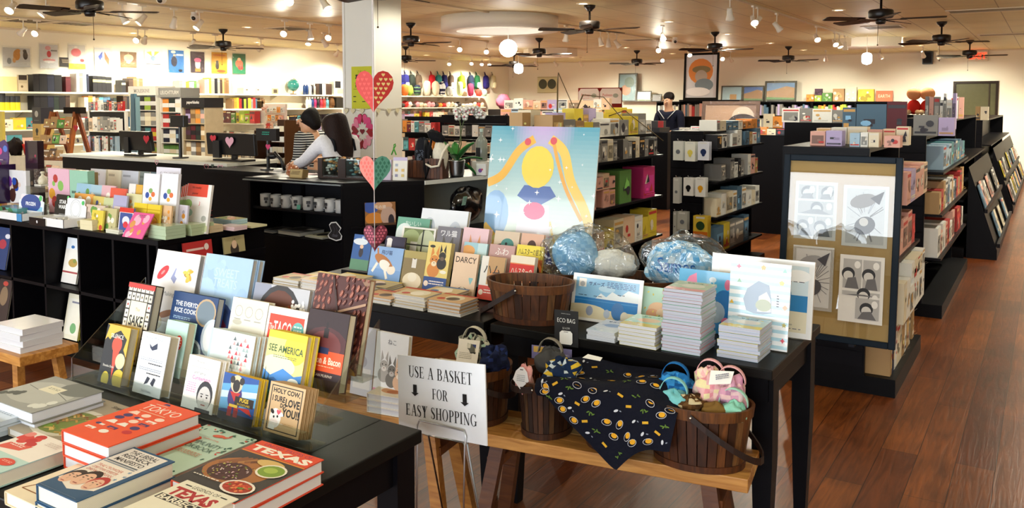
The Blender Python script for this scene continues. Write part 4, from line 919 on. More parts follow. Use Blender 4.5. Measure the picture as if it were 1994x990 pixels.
pack('bag_header_card','lilac header card standing behind the basket bags',.16,.05,.003,'#8a86c0',lambda a: a.rect(.05,.5,.3,.95,'#e8c060').rect(.4,.2,.95,.6,'#a8a4e0').scrib(.5,.5,.4,.2,'#f0f0f8',2,3),m4,'price card',mat='paper')
# navy patterned cloth draped over the covered basket
pts0 = [PY(1092,672,2.7),PY(1335,735,2.68)]
def cloth(u,v):
 x = -1.46+.50*u;yb = 2.70+.03*u;tip = .035+.175*max(0,1-abs(u-.62)/.55)**.9+.01*math.sin(14*u)
 rise = .02*math.sin(PI*u)+.012*math.sin(9*u+1)
 zt = .672+rise
 if v < .45: t = v/.45;return V((x,yb-.24*t-.01*u*t,zt+.012*math.sin(7*t+5*u)-.015*t))
 t = (v-.45)/.55;bul = .03*math.sin(PI*min(1,t*1.2)*.5)
 return V((x-.03*t*(u-.6),yb-.24-.01*u-bul-.008*math.sin(16*u+3*t),zt-.015+.012*math.sin(7+5*u)*(1-t)-tip*t*1.15))
t = root('patterned_cloth','navy cloth with yellow ovals and white squiggles draped over a bench basket','cloth',TR())
m = MB().sheet(cloth,40,30,'#0e1120');R = random.Random(21)
def motif(u,v,poly,col,k):
 du = cloth(u+.01,v)-cloth(u-.01,v);dv = cloth(u,v-.01)-cloth(u,v+.01);du.normalize();n = du.cross(dv).normalized();dv = n.cross(du);c = cloth(u,v)+n*(.0030+k*.0003)
 m.add([c+du*x+dv*y+n*0 for x,y in poly],[tuple(range(len(poly)))],col)
def ell(a,b,r,n=12): return [(a*math.cos(2*PI*i/n)*math.cos(r)-b*math.sin(2*PI*i/n)*math.sin(r),a*math.cos(2*PI*i/n)*math.sin(r)+b*math.sin(2*PI*i/n)*math.cos(r)) for i in range(n)]
for i in range(9):
 for j in range(8):
  u = (i+.5+.35*(j % 2))/9.4+R.uniform(-.02,.02);v = .06+.88*(j+.5)/8+R.uniform(-.02,.02)
  if not (.03 < u < .97): continue
  kd = (i*3+j*2) % 5;r = R.uniform(-.6,.9)
  if kd in (0,2): motif(u,v,ell(.017,.011,r),'#d8d8e0',0);motif(u,v,ell(.0155,.0095,r),'#0e1120',1);motif(u+.004,v-.008,ell(.0105,.008,r),'#e5a92c',2)
  elif kd == 1: motif(u,v,[(x*math.cos(r)-y*math.sin(r),x*math.sin(r)+y*math.cos(r)) for x,y in ((-.01,-.004),(.01,-.004),(.01,.004),(-.01,.004))],'#d8a834',0)
  elif kd == 3: motif(u,v,ell(.008,.004,r+1),'#cfd3dc',0);motif(u+.03,v,ell(.004,.002,r),'#8a90a0',0)
  else:
   for q in range(4): motif(u+.012*(q-1.5),v+.012*math.sin(q*2),ell(.006,.0022,r+q),'#5f7d38',0)
m.build('cloth_sheet','cloth',t)
m = MB();a = Art(m,.07,.025,None,0,.0004);a.poly([(0,.2),(.95,0),(1,.7),(.2,1)],'#eeeee6')
tag(m.build('price_card','paper',None,TR(-1.36,2.6,.722,.15,.5),0,0,.001),'white price card lying on the navy cloth','price card')
# ------------------------------------------------------------------ upright boards on the aisle-side table
def board(name,label,art,bl,tl,tr,Y0,T=.012,deg=9,col='#f4f4f0',cat='sign',z0=T1+.001,mat='gloss',group=None,eps=.00002):
 s = math.radians(deg);Y = Y0+.02
 for _ in range(3): mm,h = lean(tl[0],tl[1],Y,z0+.002,deg);Y = Y0+h*math.sin(s)
 Wd = wid(tl[0],tr[0],tl[1],Y)
 mm.translation.z += T*math.sin(s)
 return pack(name,label,Wd,h,T,col,art,mm,cat,group,None,mat,eps)
def a_sea(a):
 a.rect(0,0,1,1,'#f2f4f4');a.rect(.05,.06,.95,.92,'#8dc1e4');a.poly([(.35,.5),(.42,.62),(.5,.55),(.58,.68),(.7,.6),(.8,.74),(.95,.7),(.95,.46)],'#e8f0f2');a.disc(.5,.72,.12,'#b5d8ee',.04)
 a.rect(.05,.24,.95,.5,'#2a7cc0');a.rect(.05,.44,.95,.45,'#5aa4d8');a.rect(.05,.06,.95,.27,'#e3d9b6');a.disc(.2,.26,.3,'#e3d9b6',.06);a.rect(.09,.72,.2,.9,'#f0ece2');a.disc(.145,.78,.035,'#b0b4b8')
 a.text('サメーズ',.35,.81,.09,'#1d2c6c',w=.24,bold=.02);a.scrib(.5,.86,.4,.035,'#4a6a9c',4,3);a.scrib(.1,.54,.12,.025,'#223',1,2);a.scrib(.32,.54,.12,.025,'#223',1,5);a.scrib(.66,.62,.1,.03,'#223',1,5)
 for u,v,r,c in ((.28,.22,.05,'#9aa6c0'),(.53,.2,.045,'#b4c0d0'),(.68,.28,.09,'#4a7cb4'),(.78,.18,.055,'#d8d2bc')): a.disc(u,v,r,c,r*1.25)
board('shop_sign','white framed sea sign with blue Japanese lettering in front of the baskets',a_sea,(1112,620),(1118,531),(1254,548),2.965,.004,12)
def a_pale(a):
 a.rect(0,0,1,1,'#bfe0cc');a.rect(0,0,1,.3,'#d8e0b0');R = random.Random(5);a.disc(.5,.45,.3,'#f0c8a0',.22);a.disc(.35,.35,.2,'#e8b088',.14);a.disc(.65,.38,.2,'#f0d4b0',.14)
 for i in range(26): a.disc(R.random(),R.random(),.035,R.choice(['#e0c84c','#d8b83c','#8cbc6c','#f0e070']),.02,8,R.uniform(0,3))
board('picture_card','pale green card with orange shapes between the sea sign and comic stacks',a_pale,(1247,640),(1252,557),(1318,562),3.0,.004,10)
def a_squid(a):
 a.rect(0,0,1,1,'#56b4e4');a.poly([(.0,.42),(.3,.5),(.6,.45),(1,.6),(1,0),(0,0)],'#3c8cd0');a.poly([(.1,.7),(.2,.88),(.34,.95),(.36,.78),(.3,.66),(.16,.62)],'#ef86ac')
 for i in range(4): a.line([(.15+i*.06,.66),(.1+i*.07,.54),(.16+i*.06,.46)],.03,'#ef86ac')
 a.disc(.66,.86,.07,'#d8e8f0',.05);a.line([(.62,.83),(.61,.76)],.015,'#d8e8f0');a.line([(.68,.83),(.69,.76)],.015,'#d8e8f0');a.disc(.65,.62,.12,'#e0c858',.035);a.disc(.9,.45,.22,'#2c78bc',.3);a.disc(.75,.34,.18,'#a8bccc',.2);a.disc(.95,.8,.06,'#e07898',.1);a.disc(.95,.2,.08,'#e07898',.08)
board('picture_card','blue underwater card with a pink squid beside the striped board',a_squid,(1322,620),(1324,522),(1424,533),3.06,.004,9)
def a_stripe(a):
 a.rect(0,0,1,1,'#f3f7f8')
 for i in range(11): a.rect(0,.02+i*.09,1,.06+i*.09,'#b4dae8')
 a.poly([(.3,.42),(.24,.55),(.3,.68),(.48,.78),(.66,.74),(.7,.6),(.72,.42),(.5,.38)],'#8496ac');a.poly([(.48,.42),(.5,.6),(.62,.66),(.69,.58),(.71,.43)],'#eef0f0');a.disc(.58,.5,.13,'#a5ab88',.1);a.disc(.5,.385,.28,'#9cc4d4',.015)
 R = random.Random(3)
 for u,v,c in ((.14,.93,'#e0506c'),(.55,.94,'#e8a838'),(.9,.92,'#8cc4b4'),(.16,.76,'#6ca06c'),(.86,.78,'#e8cc58'),(.05,.5,'#e8b838'),(.93,.5,'#e8a070'),(.05,.25,'#6c9c74'),(.93,.3,'#b8b058'),(.92,.12,'#d83c4c')): a.star(u,v,.045,c,R.choice([4,5,3]),R.choice([.5,.75]))
 a.text('サメーズ',.5,.2,.07,'#1f2c74',w=.7,bold=.03);a.scrib(.79,.62,.04,.03,'#334',5,3)
board('striped_board','tall blue and white striped board with a grey shape on the table corner',a_stripe,(1405,645),(1424,506),(1542,521),2.955,.006,8,cat='sign')
def a_print(a):
 a.rect(0,0,1,1,'#eff1f1');a.rect(.05,.07,.95,.93,'#cfe2ec');a.rect(.05,.07,.95,.34,'#e6dfc4');a.rect(.05,.34,.95,.55,'#2b84c4');a.disc(.85,.8,.12,'#f4f6f6',.06);a.disc(.2,.8,.2,'#f4f6f6',.08);a.rect(.08,.7,.2,.88,'#f0ece2')
 a.disc(.72,.5,.08,'#4a86bc',.16);a.disc(.72,.3,.07,'#d8d0b4',.12);a.scrib(.7,.72,.22,.02,'#445',1,3);a.text('Shamoko',.76,.17,.03,'#556');a.scrib(.6,.11,.3,.02,'#667',1,4)
board('framed_print','white mounted sea print behind the striped board',a_print,(1385,640),(1388,493),(1588,506),3.15,.012,9)
# black price board on the table's front edge
ec = [PY(1105,612,2.732),PY(1152,617,2.732),PY(1080,672,2.726)]
def a_eco(a):
 a.rect(0,0,1,1,'#141416');a.text('ECO BAG',.5,.72,.12,'#e8e8e4',w=.75);a.text('$14.99',.5,.5,.07,'#b8b8b4',w=.4);a.scrib(.3,.9,.4,.05,'#888',1,2)
 a.poly([(.3,.06),(.72,.06),(.78,.12),(.78,.38),(.7,.44),(.34,.44),(.24,.38),(.24,.1)],'#ecece8');a.rect(.42,.4,.6,.415,'#333')
pack('price_board','small black ECO BAG price board hung on the table edge with a white tag',(ec[1]-ec[0]).length,(ec[0]-ec[2]).length,.003,'#141416',a_eco,basis(ec[2],ec[1]-ec[0],ec[0]-ec[2]),'sign',mat='paper')
# comic stacks
def stack(labelbase,name,blp,brp,H,T,n,cols,art,pc,seed=0,z=T1,nm='comic stacks',hard=False):
 a,b = Pz(*blp,z),Pz(*brp,z);W = b.x-a.x;R = random.Random(seed);y = max(min(a.y,b.y),TY0+.004)
 for k in range(n):
  top = k == n-1
  lb = 'topmost %s' % labelbase if top else '%s from the bottom, %s' % (od(k),labelbase)
  c = cols[k % len(cols)]
  book(name,lb,W,H,T,art if top else None,c,pc,TR(a.x+R.uniform(-.004,.004),y+R.uniform(0,.006),z+.001+k*(T+.0006),R.uniform(-.02,.02)),hard,group=nm,spine=c)
def a_comic(c1,c2,c3):
 def f(a):
  R = random.Random(4);a.rect(0,0,1,1,c1);a.rect(0,0,1,.25,c2);a.disc(.55,.55,.3,c3,.2)
  for i in range(12): a.disc(R.random(),R.random(),.05,R.choice([c2,c3,'#fff']),.03,8)
  a.text('サメーズ',.5,.84,.1,'#1f2c3c',w=.6,bold=.02)
 return f
stack('thin pale comic at the sea sign side of the table','comic_book',(1137,664),(1196,671),.17,.0085,4,['#e8ecf0','#d8dce4'],a_comic('#e6edf4','#d4dfea','#a8bcdc'),'#cdd2da',1)
stack('yellow and green comic beside the thin pale ones','comic_book',(1200,673),(1274,684),.155,.0125,6,['#c8c060','#e0dcc8','#d8cc70'],a_comic('#a8d8c8','#e0c83c','#f0b890'),'#d8dae0',2)
stack('mint and pink comic on the tallest pile','comic_book',(1288,683),(1367,693),.15,.0105,20,['#8cc0a4','#e094a8','#a8ccb4','#e8a4b4','#7cb49c'],a_comic('#bfe0d0','#eeb0bc','#e8f4ec'),'#c4c8d8',3)
stack('sky blue and yellow comic at the table corner','comic_book',(1397,695),(1477,708),.15,.0118,9,['#a8c8e0','#d8c458','#b8d4e4'],a_comic('#bcdcec','#ecdc6c','#f0ece4'),'#c4c8d8',4)
# plastic-wrapped cushions standing in the rear baskets
t = root('bagged_cushion','pale blue oval cushion in a clear plastic bag behind the empty basket','cushion',TR(-1.715,3.21,.965,AZ*.6,-.1))
m = MB();blob(m,0,0,0,.10,.05,.105,'#86bce0',3,.04,30,20);c = m.build('cushion','cloth',t)
at = c.data.color_attributes['Col'].data
for p in c.data.polygons:
 g = (int(p.center.x/.026+50)+int(p.center.z/.026+50)) % 2;cc = lin('#7fb6dd') if g else lin('#98c8e6')
 for li in p.loop_indices: at[li].color = (*cc,1)
m = MB();blob(m,.05,0,-.01,.21,.085,.125,'#fff',8,.22,40,24);m.build('plastic_wrap','film',t)
m = MB();blob(m,.16,.02,-.04,.10,.05,.06,'#efeee4',5,.2,24,14);m.build('white_stuffing','cloth',t)
t = root('bagged_cushion','sky blue cushion in a crinkled clear bag behind the squid card','cushion',TR(-1.27,3.3,.94,.05,-.1))
m = MB();blob(m,0,0,0,.15,.05,.105,'#8cc8ec',6,.12,34,20);c = m.build('cushion','cloth',t)
R = random.Random(3);at = c.data.color_attributes['Col'].data
for p in c.data.polygons:
 cc = lin(R.choice(['#8cc8ec','#58aee0','#b8dcf0','#d8ecf4','#a0d0ec']))
 for li in p.loop_indices: at[li].color = (*cc,1)
m = MB();Art(m,.2,.12,None,0,.0004).text('Sames',.5,.5,.5,'#2c6cb4',w=.8);m.build('printed_lettering','cloth',t,M.Translation((-.1,-.062,-.05)) @ M.Rotation(PI/2,4,'X'))
m = MB();blob(m,.03,0,.01,.2,.075,.125,'#fff',18,.16,44,26);m.build('plastic_wrap','film',t)
# ------------------------------------------------------------------ picture books on the middle table
def pic(bg,shapes,title=None,tcol='#334',ty=.86,th=.09,band=None,bt=None,seed=1):
 def f(a):
  a.rect(0,0,1,1,bg)
  for s in shapes:
   k = s[0]
   if k == 'd': a.disc(s[1],s[2],s[3],s[5],s[4],rot=s[6] if len(s) > 6 else 0)
   elif k == 'r': a.rect(*s[1:6])
   elif k == 'p': a.poly(s[1],s[2])
   elif k == 'l': a.line(s[1],s[2],s[3])
  if band: a.rect(0,0,1,band[0],band[1]);a.scrib(.25,band[0]*.65,.65,band[0]*.18,'#f8f0e8',2,seed);a.disc(.13,band[0]*.5,.1,'#f0e0d0')
  if bt: a.text(bt,.5,band[0]*.5,band[0]*.4,'#fff',w=.7,bold=.02)
  if title: a.text(title,.5,ty,th,tcol,w=.86,bold=.01)
  return a
 return f
def cat_(u,v,k,fur,face): return [('d',u,v-.22*k,.3*k,.3*k,fur),('d',u,v,.22*k,.2*k,fur),('p',[(u-.2*k,v+.06*k),(u-.16*k,v+.34*k),(u-.04*k,v+.16*k)],fur),('p',[(u+.2*k,v+.06*k),(u+.16*k,v+.34*k),(u+.04*k,v+.16*k)],fur),('d',u,v-.08*k,.13*k,.1*k,face),('d',u-.09*k,v+.02*k,.03*k,.03*k,'#1c1a14'),('d',u+.09*k,v+.02*k,.03*k,.03*k,'#1c1a14'),('d',u,v-.06*k,.03*k,.02*k,'#7a4a40')]
def up(name,label,art,tl,tr,Y0,z0,T=.012,cc='#eee',deg=15,n=0,pc='#dcd2bc',hard=True):
 s = math.radians(deg);Y = Y0+.04
 for _ in range(3): mm,h = lean(tl[0],tl[1],Y,z0,deg);Y = Y0+h*math.sin(s)
 Wd = wid(tl[0],tr[0],tl[1],Y);mm.translation.z += T*(n+1)*math.sin(s)+.002
 for k in range(n+1): book(name,label if k == 0 else '%s copy directly behind the %s' % (od(k),label),Wd,h,T,art if k == 0 else None,cc,pc,mm @ M.Translation((0,0,-T-(T+.001)*k)),hard)
def riser(label,x0,x1,y0,y1,z): tag(MB().box(x0,x1,y0,y1,T1+.0005,z,'#17161a').build('display_riser','blackpaint',None,None,.002),label,'riser','black book risers on the middle table')
YS = (3.035,3.10,3.20,3.305);ZS = (T1+.001,.786,.826,.872)
for i,lb in ((1,'low'),(2,'middle'),(3,'high')): riser('%s black riser step under the upright picture books' % lb,-2.98,-1.985,YS[i]-.008,(YS[i+1]-.0085 if i < 3 else 3.40),ZS[i]-.001)
K = '#f3c9a0'
up('picture_book','blue book with a leaping white and brown cat',pic('#8fb4e4',[('r',0,0,1,.4,'#7aa4dc'),('d',.42,.62,.3,.12,'#b8763c',-.4),('d',.5,.5,.2,.12,'#f4efe6',-.4),('d',.7,.4,.13,.11,'#f0e6d8'),('p',[(.62,.48),(.66,.6),(.74,.5)],'#b8763c'),('l',[(.25,.72),(.2,.95)],.05,'#b8763c'),('l',[(.5,.4),(.6,.15)],.07,'#f4efe6'),('l',[(.25,.55),(.12,.3)],.07,'#f4efe6')],'飛び猫','#20386c',.85,.12),(725,480),(787,488),YS[0],ZS[0],.014,'#8fb4e4')
up('picture_book','white bunny and child book with a green edge',pic('#8c7a50',[('d',.5,.2,.42,.3,'#e8dcc0'),('d',.5,.3,.2,.16,'#f0e8d4'),('r',.4,.55,.6,.8,'#e4e0d8'),('d',.5,.84,.09,.08,'#2c2420'),('r',.0,.8,1,1,'#b0a060')]),(789,489),(832,494),YS[0]+.002,ZS[0],.012,'#c8c838')
up('picture_book','yellow and black patterned cat book with a blue band',pic('#e8d27c',cat_(.35,.62,.9,'#d88a3c','#f0e0c0')+cat_(.68,.72,.7,'#2a2622','#6a5a4a')+[('d',.2,.9,.12,.05,'#2c2820'),('d',.8,.4,.14,.06,'#f4f0e0')],None,band=(.28,'#284c90')),(836,473),(880,480),YS[0],ZS[0],.013,'#d8c888',n=1)
up('picture_book','cream hedgehog-titled book with a pale blue heart',pic('#ecd0b4',[('d',.5,.0,.3,.32,'#6a5c50'),('d',.5,.08,.16,.2,'#e0d4c0'),('p',[(.72,.4),(.88,.4),(.8,.28)],'#8cc4cc'),('d',.76,.42,.05,.04,'#8cc4cc'),('d',.84,.42,.05,.04,'#8cc4cc')],'DARCY','#3c2a1c',.84,.14),(887,493),(933,499),YS[0],ZS[0],.012,'#ecd0b4')
up('picture_book','white and tan hamster book with a red band',pic('#f2efe8',[('r',.3,.35,1,1,'#c8a070'),('d',.66,.55,.26,.26,'#d8965c'),('d',.66,.42,.16,.12,'#f4e4d4')],'ハム','#33302c',.7,.2,(.32,'#d84a3c')),(940,500),(985,505),YS[0]+.002,ZS[0],.012,'#e8e0d0')
up('picture_book','red-titled hamster book nearest the empty basket',pic('#e88a50',[('r',0,.55,1,.82,'#d82c20'),('d',.5,.35,.3,.16,'#f4d8b0'),('r',0,0,1,.16,'#2c1c14'),('r',.0,.84,1,1,'#f4e8d0')],'ハムスターの','#fff4e0',.68,.13),(996,500),(1043,508),YS[0],ZS[0],.012,'#e8dcc8',n=1)
up('picture_book','pale blue cup book behind the cream hedgehog one',pic('#a4d0dc',[('d',.5,.2,.36,.3,'#7cb8c8'),('d',.2,.8,.3,.2,'#e8a860'),('r',.6,.7,1,1,'#c8e4e8')],'AHH KITTY LIFE','#f0f8f8',.6,.16),(905,473),(950,477),YS[1],ZS[1],.012,'#a4d0dc')
up('picture_book','dusty pink mouse book',pic('#c8a09c',[('d',.45,.4,.3,.3,'#f0ece8'),('d',.3,.6,.12,.14,'#e8c8c8'),('d',.6,.45,.05,.05,'#442'),('d',.4,.3,.06,.05,'#e0a0a0')],'ふわ','#f4ece8',.85,.16),(955,477),(1004,481),YS[1],ZS[1],.012,'#c8a09c')
up('picture_book','orange hamster book with a yellow title bar',pic('#e07830',[('r',0,.72,1,1,'#f0dc50'),('d',.4,.4,.3,.22,'#e8b080'),('d',.8,.4,.14,.3,'#241a14')],'ハムスターの銀次','#3c2c10',.86,.14),(1008,478),(1060,485),YS[1]+.003,ZS[1],.012,'#e0c050')
up('picture_book','dark navy book with a white creature',pic('#2c2440',[('r',.1,.3,.35,.9,'#f0ece8'),('d',.22,.9,.14,.08,'#f0ece8'),('r',.0,0,1,.2,'#c88a4c')],None),(752,461),(790,463),YS[1]+.003,ZS[1],.012,'#2c2440')
up('picture_book','green garden window book with a white border',pic('#f2f0ea',[('r',.06,.0,.94,.95,'#7c8a58'),('d',.3,.7,.25,.2,'#a8b880'),('d',.75,.6,.25,.3,'#c8d0b0'),('r',.3,.1,.5,.6,'#e8e8e0'),('r',.62,0,.66,.95,'#2c3028'),('r',.06,.5,.94,.54,'#2c3028')]),(785,442),(850,446),YS[2],ZS[2],.014,'#e8e6e0')
up('picture_book','grey cat book with white Japanese title',pic('#7c7a84',cat_(.5,.35,1.3,'#5c5854','#8a8680'),'ワル猫','#f0f0f4',.84,.16),(854,443),(899,446),YS[2],ZS[2],.02,'#5c5a60')
up('picture_book','pale pink book with an orange fox',pic('#ecc8d0',[('d',.5,.25,.32,.35,'#e09a68'),('p',[(.25,.45),(.3,.85),(.44,.55)],'#e09a68'),('p',[(.56,.55),(.68,.85),(.76,.45)],'#e09a68'),('d',.5,.2,.14,.14,'#f4e0cc')]),(904,446),(953,450),YS[2],ZS[2],.014,'#ecc8d0',n=1)
up('picture_book','cream book with a teal and pink bird',pic('#dcc8b0',[('d',.55,.35,.3,.4,'#d83c60'),('d',.55,.7,.26,.22,'#4c8c84'),('p',[(.3,.72),(.02,.66),(.3,.62)],'#2a2a2a'),('d',.5,.72,.05,.05,'#111')]),(965,451),(1013,455),YS[2],ZS[2],.014,'#dcc8b0')
up('picture_book','peach book with a dark brown horse',pic('#e4b8a0',[('d',.5,.2,.2,.5,'#4a2c24'),('d',.5,.72,.2,.24,'#4a2c24'),('d',.45,.55,.1,.2,'#c89080')]),(1017,456),(1060,459),YS[2],ZS[2],.014,'#e4b8a0')
up('picture_book','tall dark blue mother and child book at the counter side',pic('#2c5a9c',[('d',.4,.8,.4,.14,'#d8e0e8'),('r',0,0,1,.3,'#5a8a6c'),('d',.5,.5,.12,.2,'#2c2430'),('d',.5,.66,.1,.08,'#e8c0a0')],'母','#e8f0f8',.9,.1),(691,458),(726,461),YS[1]-.02,ZS[0]+.04,.014,'#2c5a9c')
up('picture_book','large white owl-eyed book at the back of the table',pic('#e6ebf2',[('d',.2,.5,.14,.22,'#c8d0dc'),('d',.2,.5,.08,.13,'#8c98b0'),('d',.76,.45,.14,.22,'#c8d0dc'),('d',.76,.45,.08,.13,'#8cb0d8'),('p',[(.44,.4),(.5,.3),(.56,.4)],'#b8b0a0')]),(823,408),(913,415),YS[3]+.01,ZS[3],.022,'#e6ebf2')
up('picture_book','green landscape book with a small leaf marker',pic('#6ca890',[('r',0,0,1,.5,'#a8d0cc'),('d',.25,.5,.25,.25,'#e0ece8'),('d',.8,.2,.3,.2,'#8cc0a0')],'おいしい','#d8ece0',.82,.14),(776,424),(838,429),YS[3]-.006,ZS[3],.016,'#6ca890')
R = random.Random(8);pal = ['#c9b68c','#b8a878','#d8ceb0','#a89468','#ded8c4','#c8a070','#8c8458','#e0c8b0']
k = 0
for j,y in enumerate((2.745,2.895)):
 for i in range(6):
  x = -3.09+i*.186+(.03 if j else 0);n = [3,4,3,2,4,4][i] - (1 if j else 0);c = R.choice(pal)
  cols = [R.choice(pal),R.choice(['#7a5a34','#c87848','#e8e0d0','#54402c']),R.choice(['#4c74a8','#b8402c','#e0c060','#f0ece4'])]
  if i == 5 and j == 1: continue
  for q in range(n):
   top = q == n-1
   art = pic(c,[('d',.4+R.uniform(-.1,.2),.5,.26,.26,cols[0]),('d',.55,.4,.18,.16,cols[1]),('r',0,.86,1,1,cols[2]),('d',.25,.3,.12,.1,cols[2])],None,seed=k) if top else None
   lb = '%s of the %s flat book pile, %s row of the middle table' % ('top copy' if top else '%s copy up' % od(q),od(i),'front' if j == 0 else 'second')
   book('picture_book',lb,.17,.13,.0135,art,R.choice(['#e8e4dc','#d8d4c8',c]),'#d8d6d4',TR(x+R.uniform(-.005,.005),y+R.uniform(0,.006),T1+.001+q*.0141,R.uniform(-.04,.04)),True,'flat picture book piles')
  k += 1
# kitten books on the low bench behind the front table
def kb(name,label,art,tl,tr,Y0,T,cc,n=0,H=None):
 s = math.radians(8);Y = Y0+.02
 for _ in range(3): mm,h = lean(tl[0],tl[1],Y,.452,8);Y = Y0+h*math.sin(s)
 if H: mm,h = lean(tl[0],tl[1],Y,.452,8,H=H)
 mm.translation.z += T*.15
 book(name,label,wid(tl[0],tr[0],tl[1],Y),h,T,art,cc,'#e4dcc8',mm @ M.Translation((0,0,-T)),True)
kb('photo_book','white kitten book with a pink band on the low bench',pic('#e6e8ec',cat_(.3,.55,.6,'#a8a4a0','#d8d4d0')+cat_(.55,.5,.6,'#6c6862','#b8b4b0')+cat_(.78,.48,.6,'#d8b090','#f0e0d0'),'ねこ','#8a8c94',.88,.07,(.22,'#ec8cb4'),'DVD BOOK'),(735,646),(797,656),2.43,.02,'#e6e8ec')
kb('photo_book','pale lilac book beside the white kitten one on the low bench',pic('#c8c8d4',[('r',.1,.1,.9,.4,'#e8e4e4'),('d',.5,.5,.2,.2,'#a8a8b4')]),(692,636),(733,645),2.47,.02,'#c8c8d4')
for k in range(3): book('photo_book','%s flat cream book of the low bench pile beside the white sign' % od(k),.15,.12,.024,pic('#ece4d4',[('d',.5,.5,.3,.2,'#d8a070'),('d',.6,.4,.2,.12,'#b8744c')]) if k == 2 else None,'#ece6dc','#d8d8dc',bm(-.5,.005,.451+k*.0246),True,'bench book pile')
for k in range(5):
 book('photo_book','%s upright cream book of the bench row behind the white sign' % od(k),.13,.17,.012,pic('#d8694c',[('d',.5,.5,.3,.2,'#f0d8b8'),('r',0,0,1,.2,'#e8e0d0')]) if k == 0 else None,'#e8dcc8','#d8cfb8',bm(-.36+k*.012,.17,.4525) @ M.Rotation(PI/2-.1,4,'X') @ M.Translation((0,0,-k*.0135)),True,'bench upright books')
# low bench with white books at the shopfront end of the card island
a = Pz(38,697,.45);t = root('wooden_bench','pale wooden bench end with a white book stack in front of the cubby cabinet','bench',TR(a.x-.45,a.y+.14,0),'low wooden benches')
MB().box(-.45,.45,-.14,.14,.405,.45,'#e8cc9c').build('seat','lightwood',t,bevel=.003)
for sx in (-1,1):
 for sy in (-1,1): MB().bar((sx*.34,sy*.09,.404),(sx*.4,sy*.12,0),.045,.035,'#d8bc8c').build('leg','lightwood',t)
for k in range(4): book('picture_book','%s white book up in the stack on the bench by the cubby cabinet' % od(k),.24,.2,.028,None,'#e8e8ea','#d8d8dc',TR(a.x-.29+.006*(k % 2),a.y+.03,.4505+k*.0285,.04*(k % 2)),False,'white bench books')
# ------------------------------------------------------------------ card island (black cabinet with cubbies)
IX0,IX1,IY0,IY1,IZ = -6.5,-4.255,2.95,3.72,.84
t = root('display_cabinet','black cubby cabinet island topped with greeting cards and memo pads','cabinet',TR(0,0,0))
MB().box(IX0-.01,IX1+.01,IY0-.01,IY1+.01,IZ-.035,IZ,'#100f12').build('cabinet_top','laminate',t,bevel=.004)
MB().box(IX0,IX1,IY0+.33,IY0+.36,.06,IZ-.035,BLK).build('back_panel','blackpaint',t)
MB().box(IX0+.02,IX1-.02,IY0+.03,IY1-.03,0,.06,'#060607').build('plinth','blackpaint',t)
MB().box(IX1-.02,IX1,IY0,IY1,.06,IZ-.035,BLK).build('side_panel','blackpaint',t)
for i,q in enumerate((-60,24,88,155,222,290)): x = PY(q,500,IY0).x-.02;MB().box(x,x+.02,IY0,IY0+.33,.06,IZ-.035,BLK).build('divider','blackpaint',t)
MB().box(IX0+.02,IX1-.02,IY0,IY0+.33,.06,.08,BLK).build('shelf','blackpaint',t);MB().box(IX0+.02,IX1-.02,IY0,IY0+.33,.43,.45,BLK).build('shelf','blackpaint',t)
for x in (IX1,):
 for z in (.36,.66): MB().box(x+.001,x+.06,IY0+.04,IY1-.04,z,z+.012,BLK).box(x+.052,x+.06,IY0+.04,IY1-.04,z+.012,z+.04,BLK).build('end_ledge','blackpaint',t)
def itY(name,label,x0,x1,yt,Y,z0,D,col,art=None,deg=0,cat='box',group=None,side=None,mat='gloss',eps=.00004):
 mm,h = lean(x0,yt,Y,z0,deg);W = wid(x0,x1,yt,Y)
 mm.translation.z += D*math.sin(math.radians(deg))
 return pack(name,label,W,h,D,col,art,mm,cat,group,side,mat,eps)
FOOD = pic('#f0ece4',[('r',0,.75,1,1,'#e8eef4'),('d',.45,.8,.12,.06,'#2c6cb0'),('d',.6,.45,.3,.16,'#b89848'),('d',.7,.5,.12,.08,'#8a9444'),('r',0,.22,1,.26,'#a8484c'),('r',0,0,1,.2,'#e4e0dc')])
def cub(label,px,yt,yb,art,cc,n=0):
 a = PY(px,yb,IY0+.1);h = .29
 z0 = .4505 if yb < 580 else .0805
 for k in range(n+1): book('picture_book',label if k == 0 else 'thin green-edged copy fanned out beside the cream green-creature book',h*.58,h,.012,art if k == 0 else None,cc,'#d8d0b8',basis((a.x+k*.1,IY0+.09+k*.02,z0+.004),(1,.05*k,0),(0,.2,1)))
cub('pale food book in an upper cubby of the black island',125,478,553,FOOD,'#e8e4dc')
cub('cream book with a green creature in a lower cubby of the black island',128,595,672,pic('#efe8d0',[('r',.1,.1,.9,.9,'#f4f0e0'),('d',.6,.25,.2,.2,'#7cb478'),('r',.3,.8,.8,.84,'#889')]),'#c8c050',1)
cub('dark red and blue book in the end upper cubby of the black island',-8,490,540,pic('#24386c',[('d',.5,.6,.3,.2,'#a83040'),('d',.8,.8,.2,.1,'#e0e0e8')]),'#24386c')
cub('brown patterned book in the end lower cubby of the black island',-6,565,632,pic('#3c2a24',[('d',.5,.6,.3,.4,'#8a7054'),('d',.5,.9,.2,.1,'#c84838')]),'#3c2a24')
def onend(label,px,py,w_,h_,z,art,cc):
 p = PX(px,py,IX1+.012);book('picture_book',label,w_,h_,.01,art,cc,'#d8d0b8',basis((IX1+.036,p.y,z+.013),(0,1,0),(-.12,0,1)) @ M.Translation((0,0,0)))
onend('red picture book on the end ledge of the black island',352,490,.2,.13,.66,pic('#c02c2c',[('r',.1,.6,.7,.7,'#f0d0c8'),('d',.8,.7,.08,.1,'#f0e0d8')]),'#c02c2c')
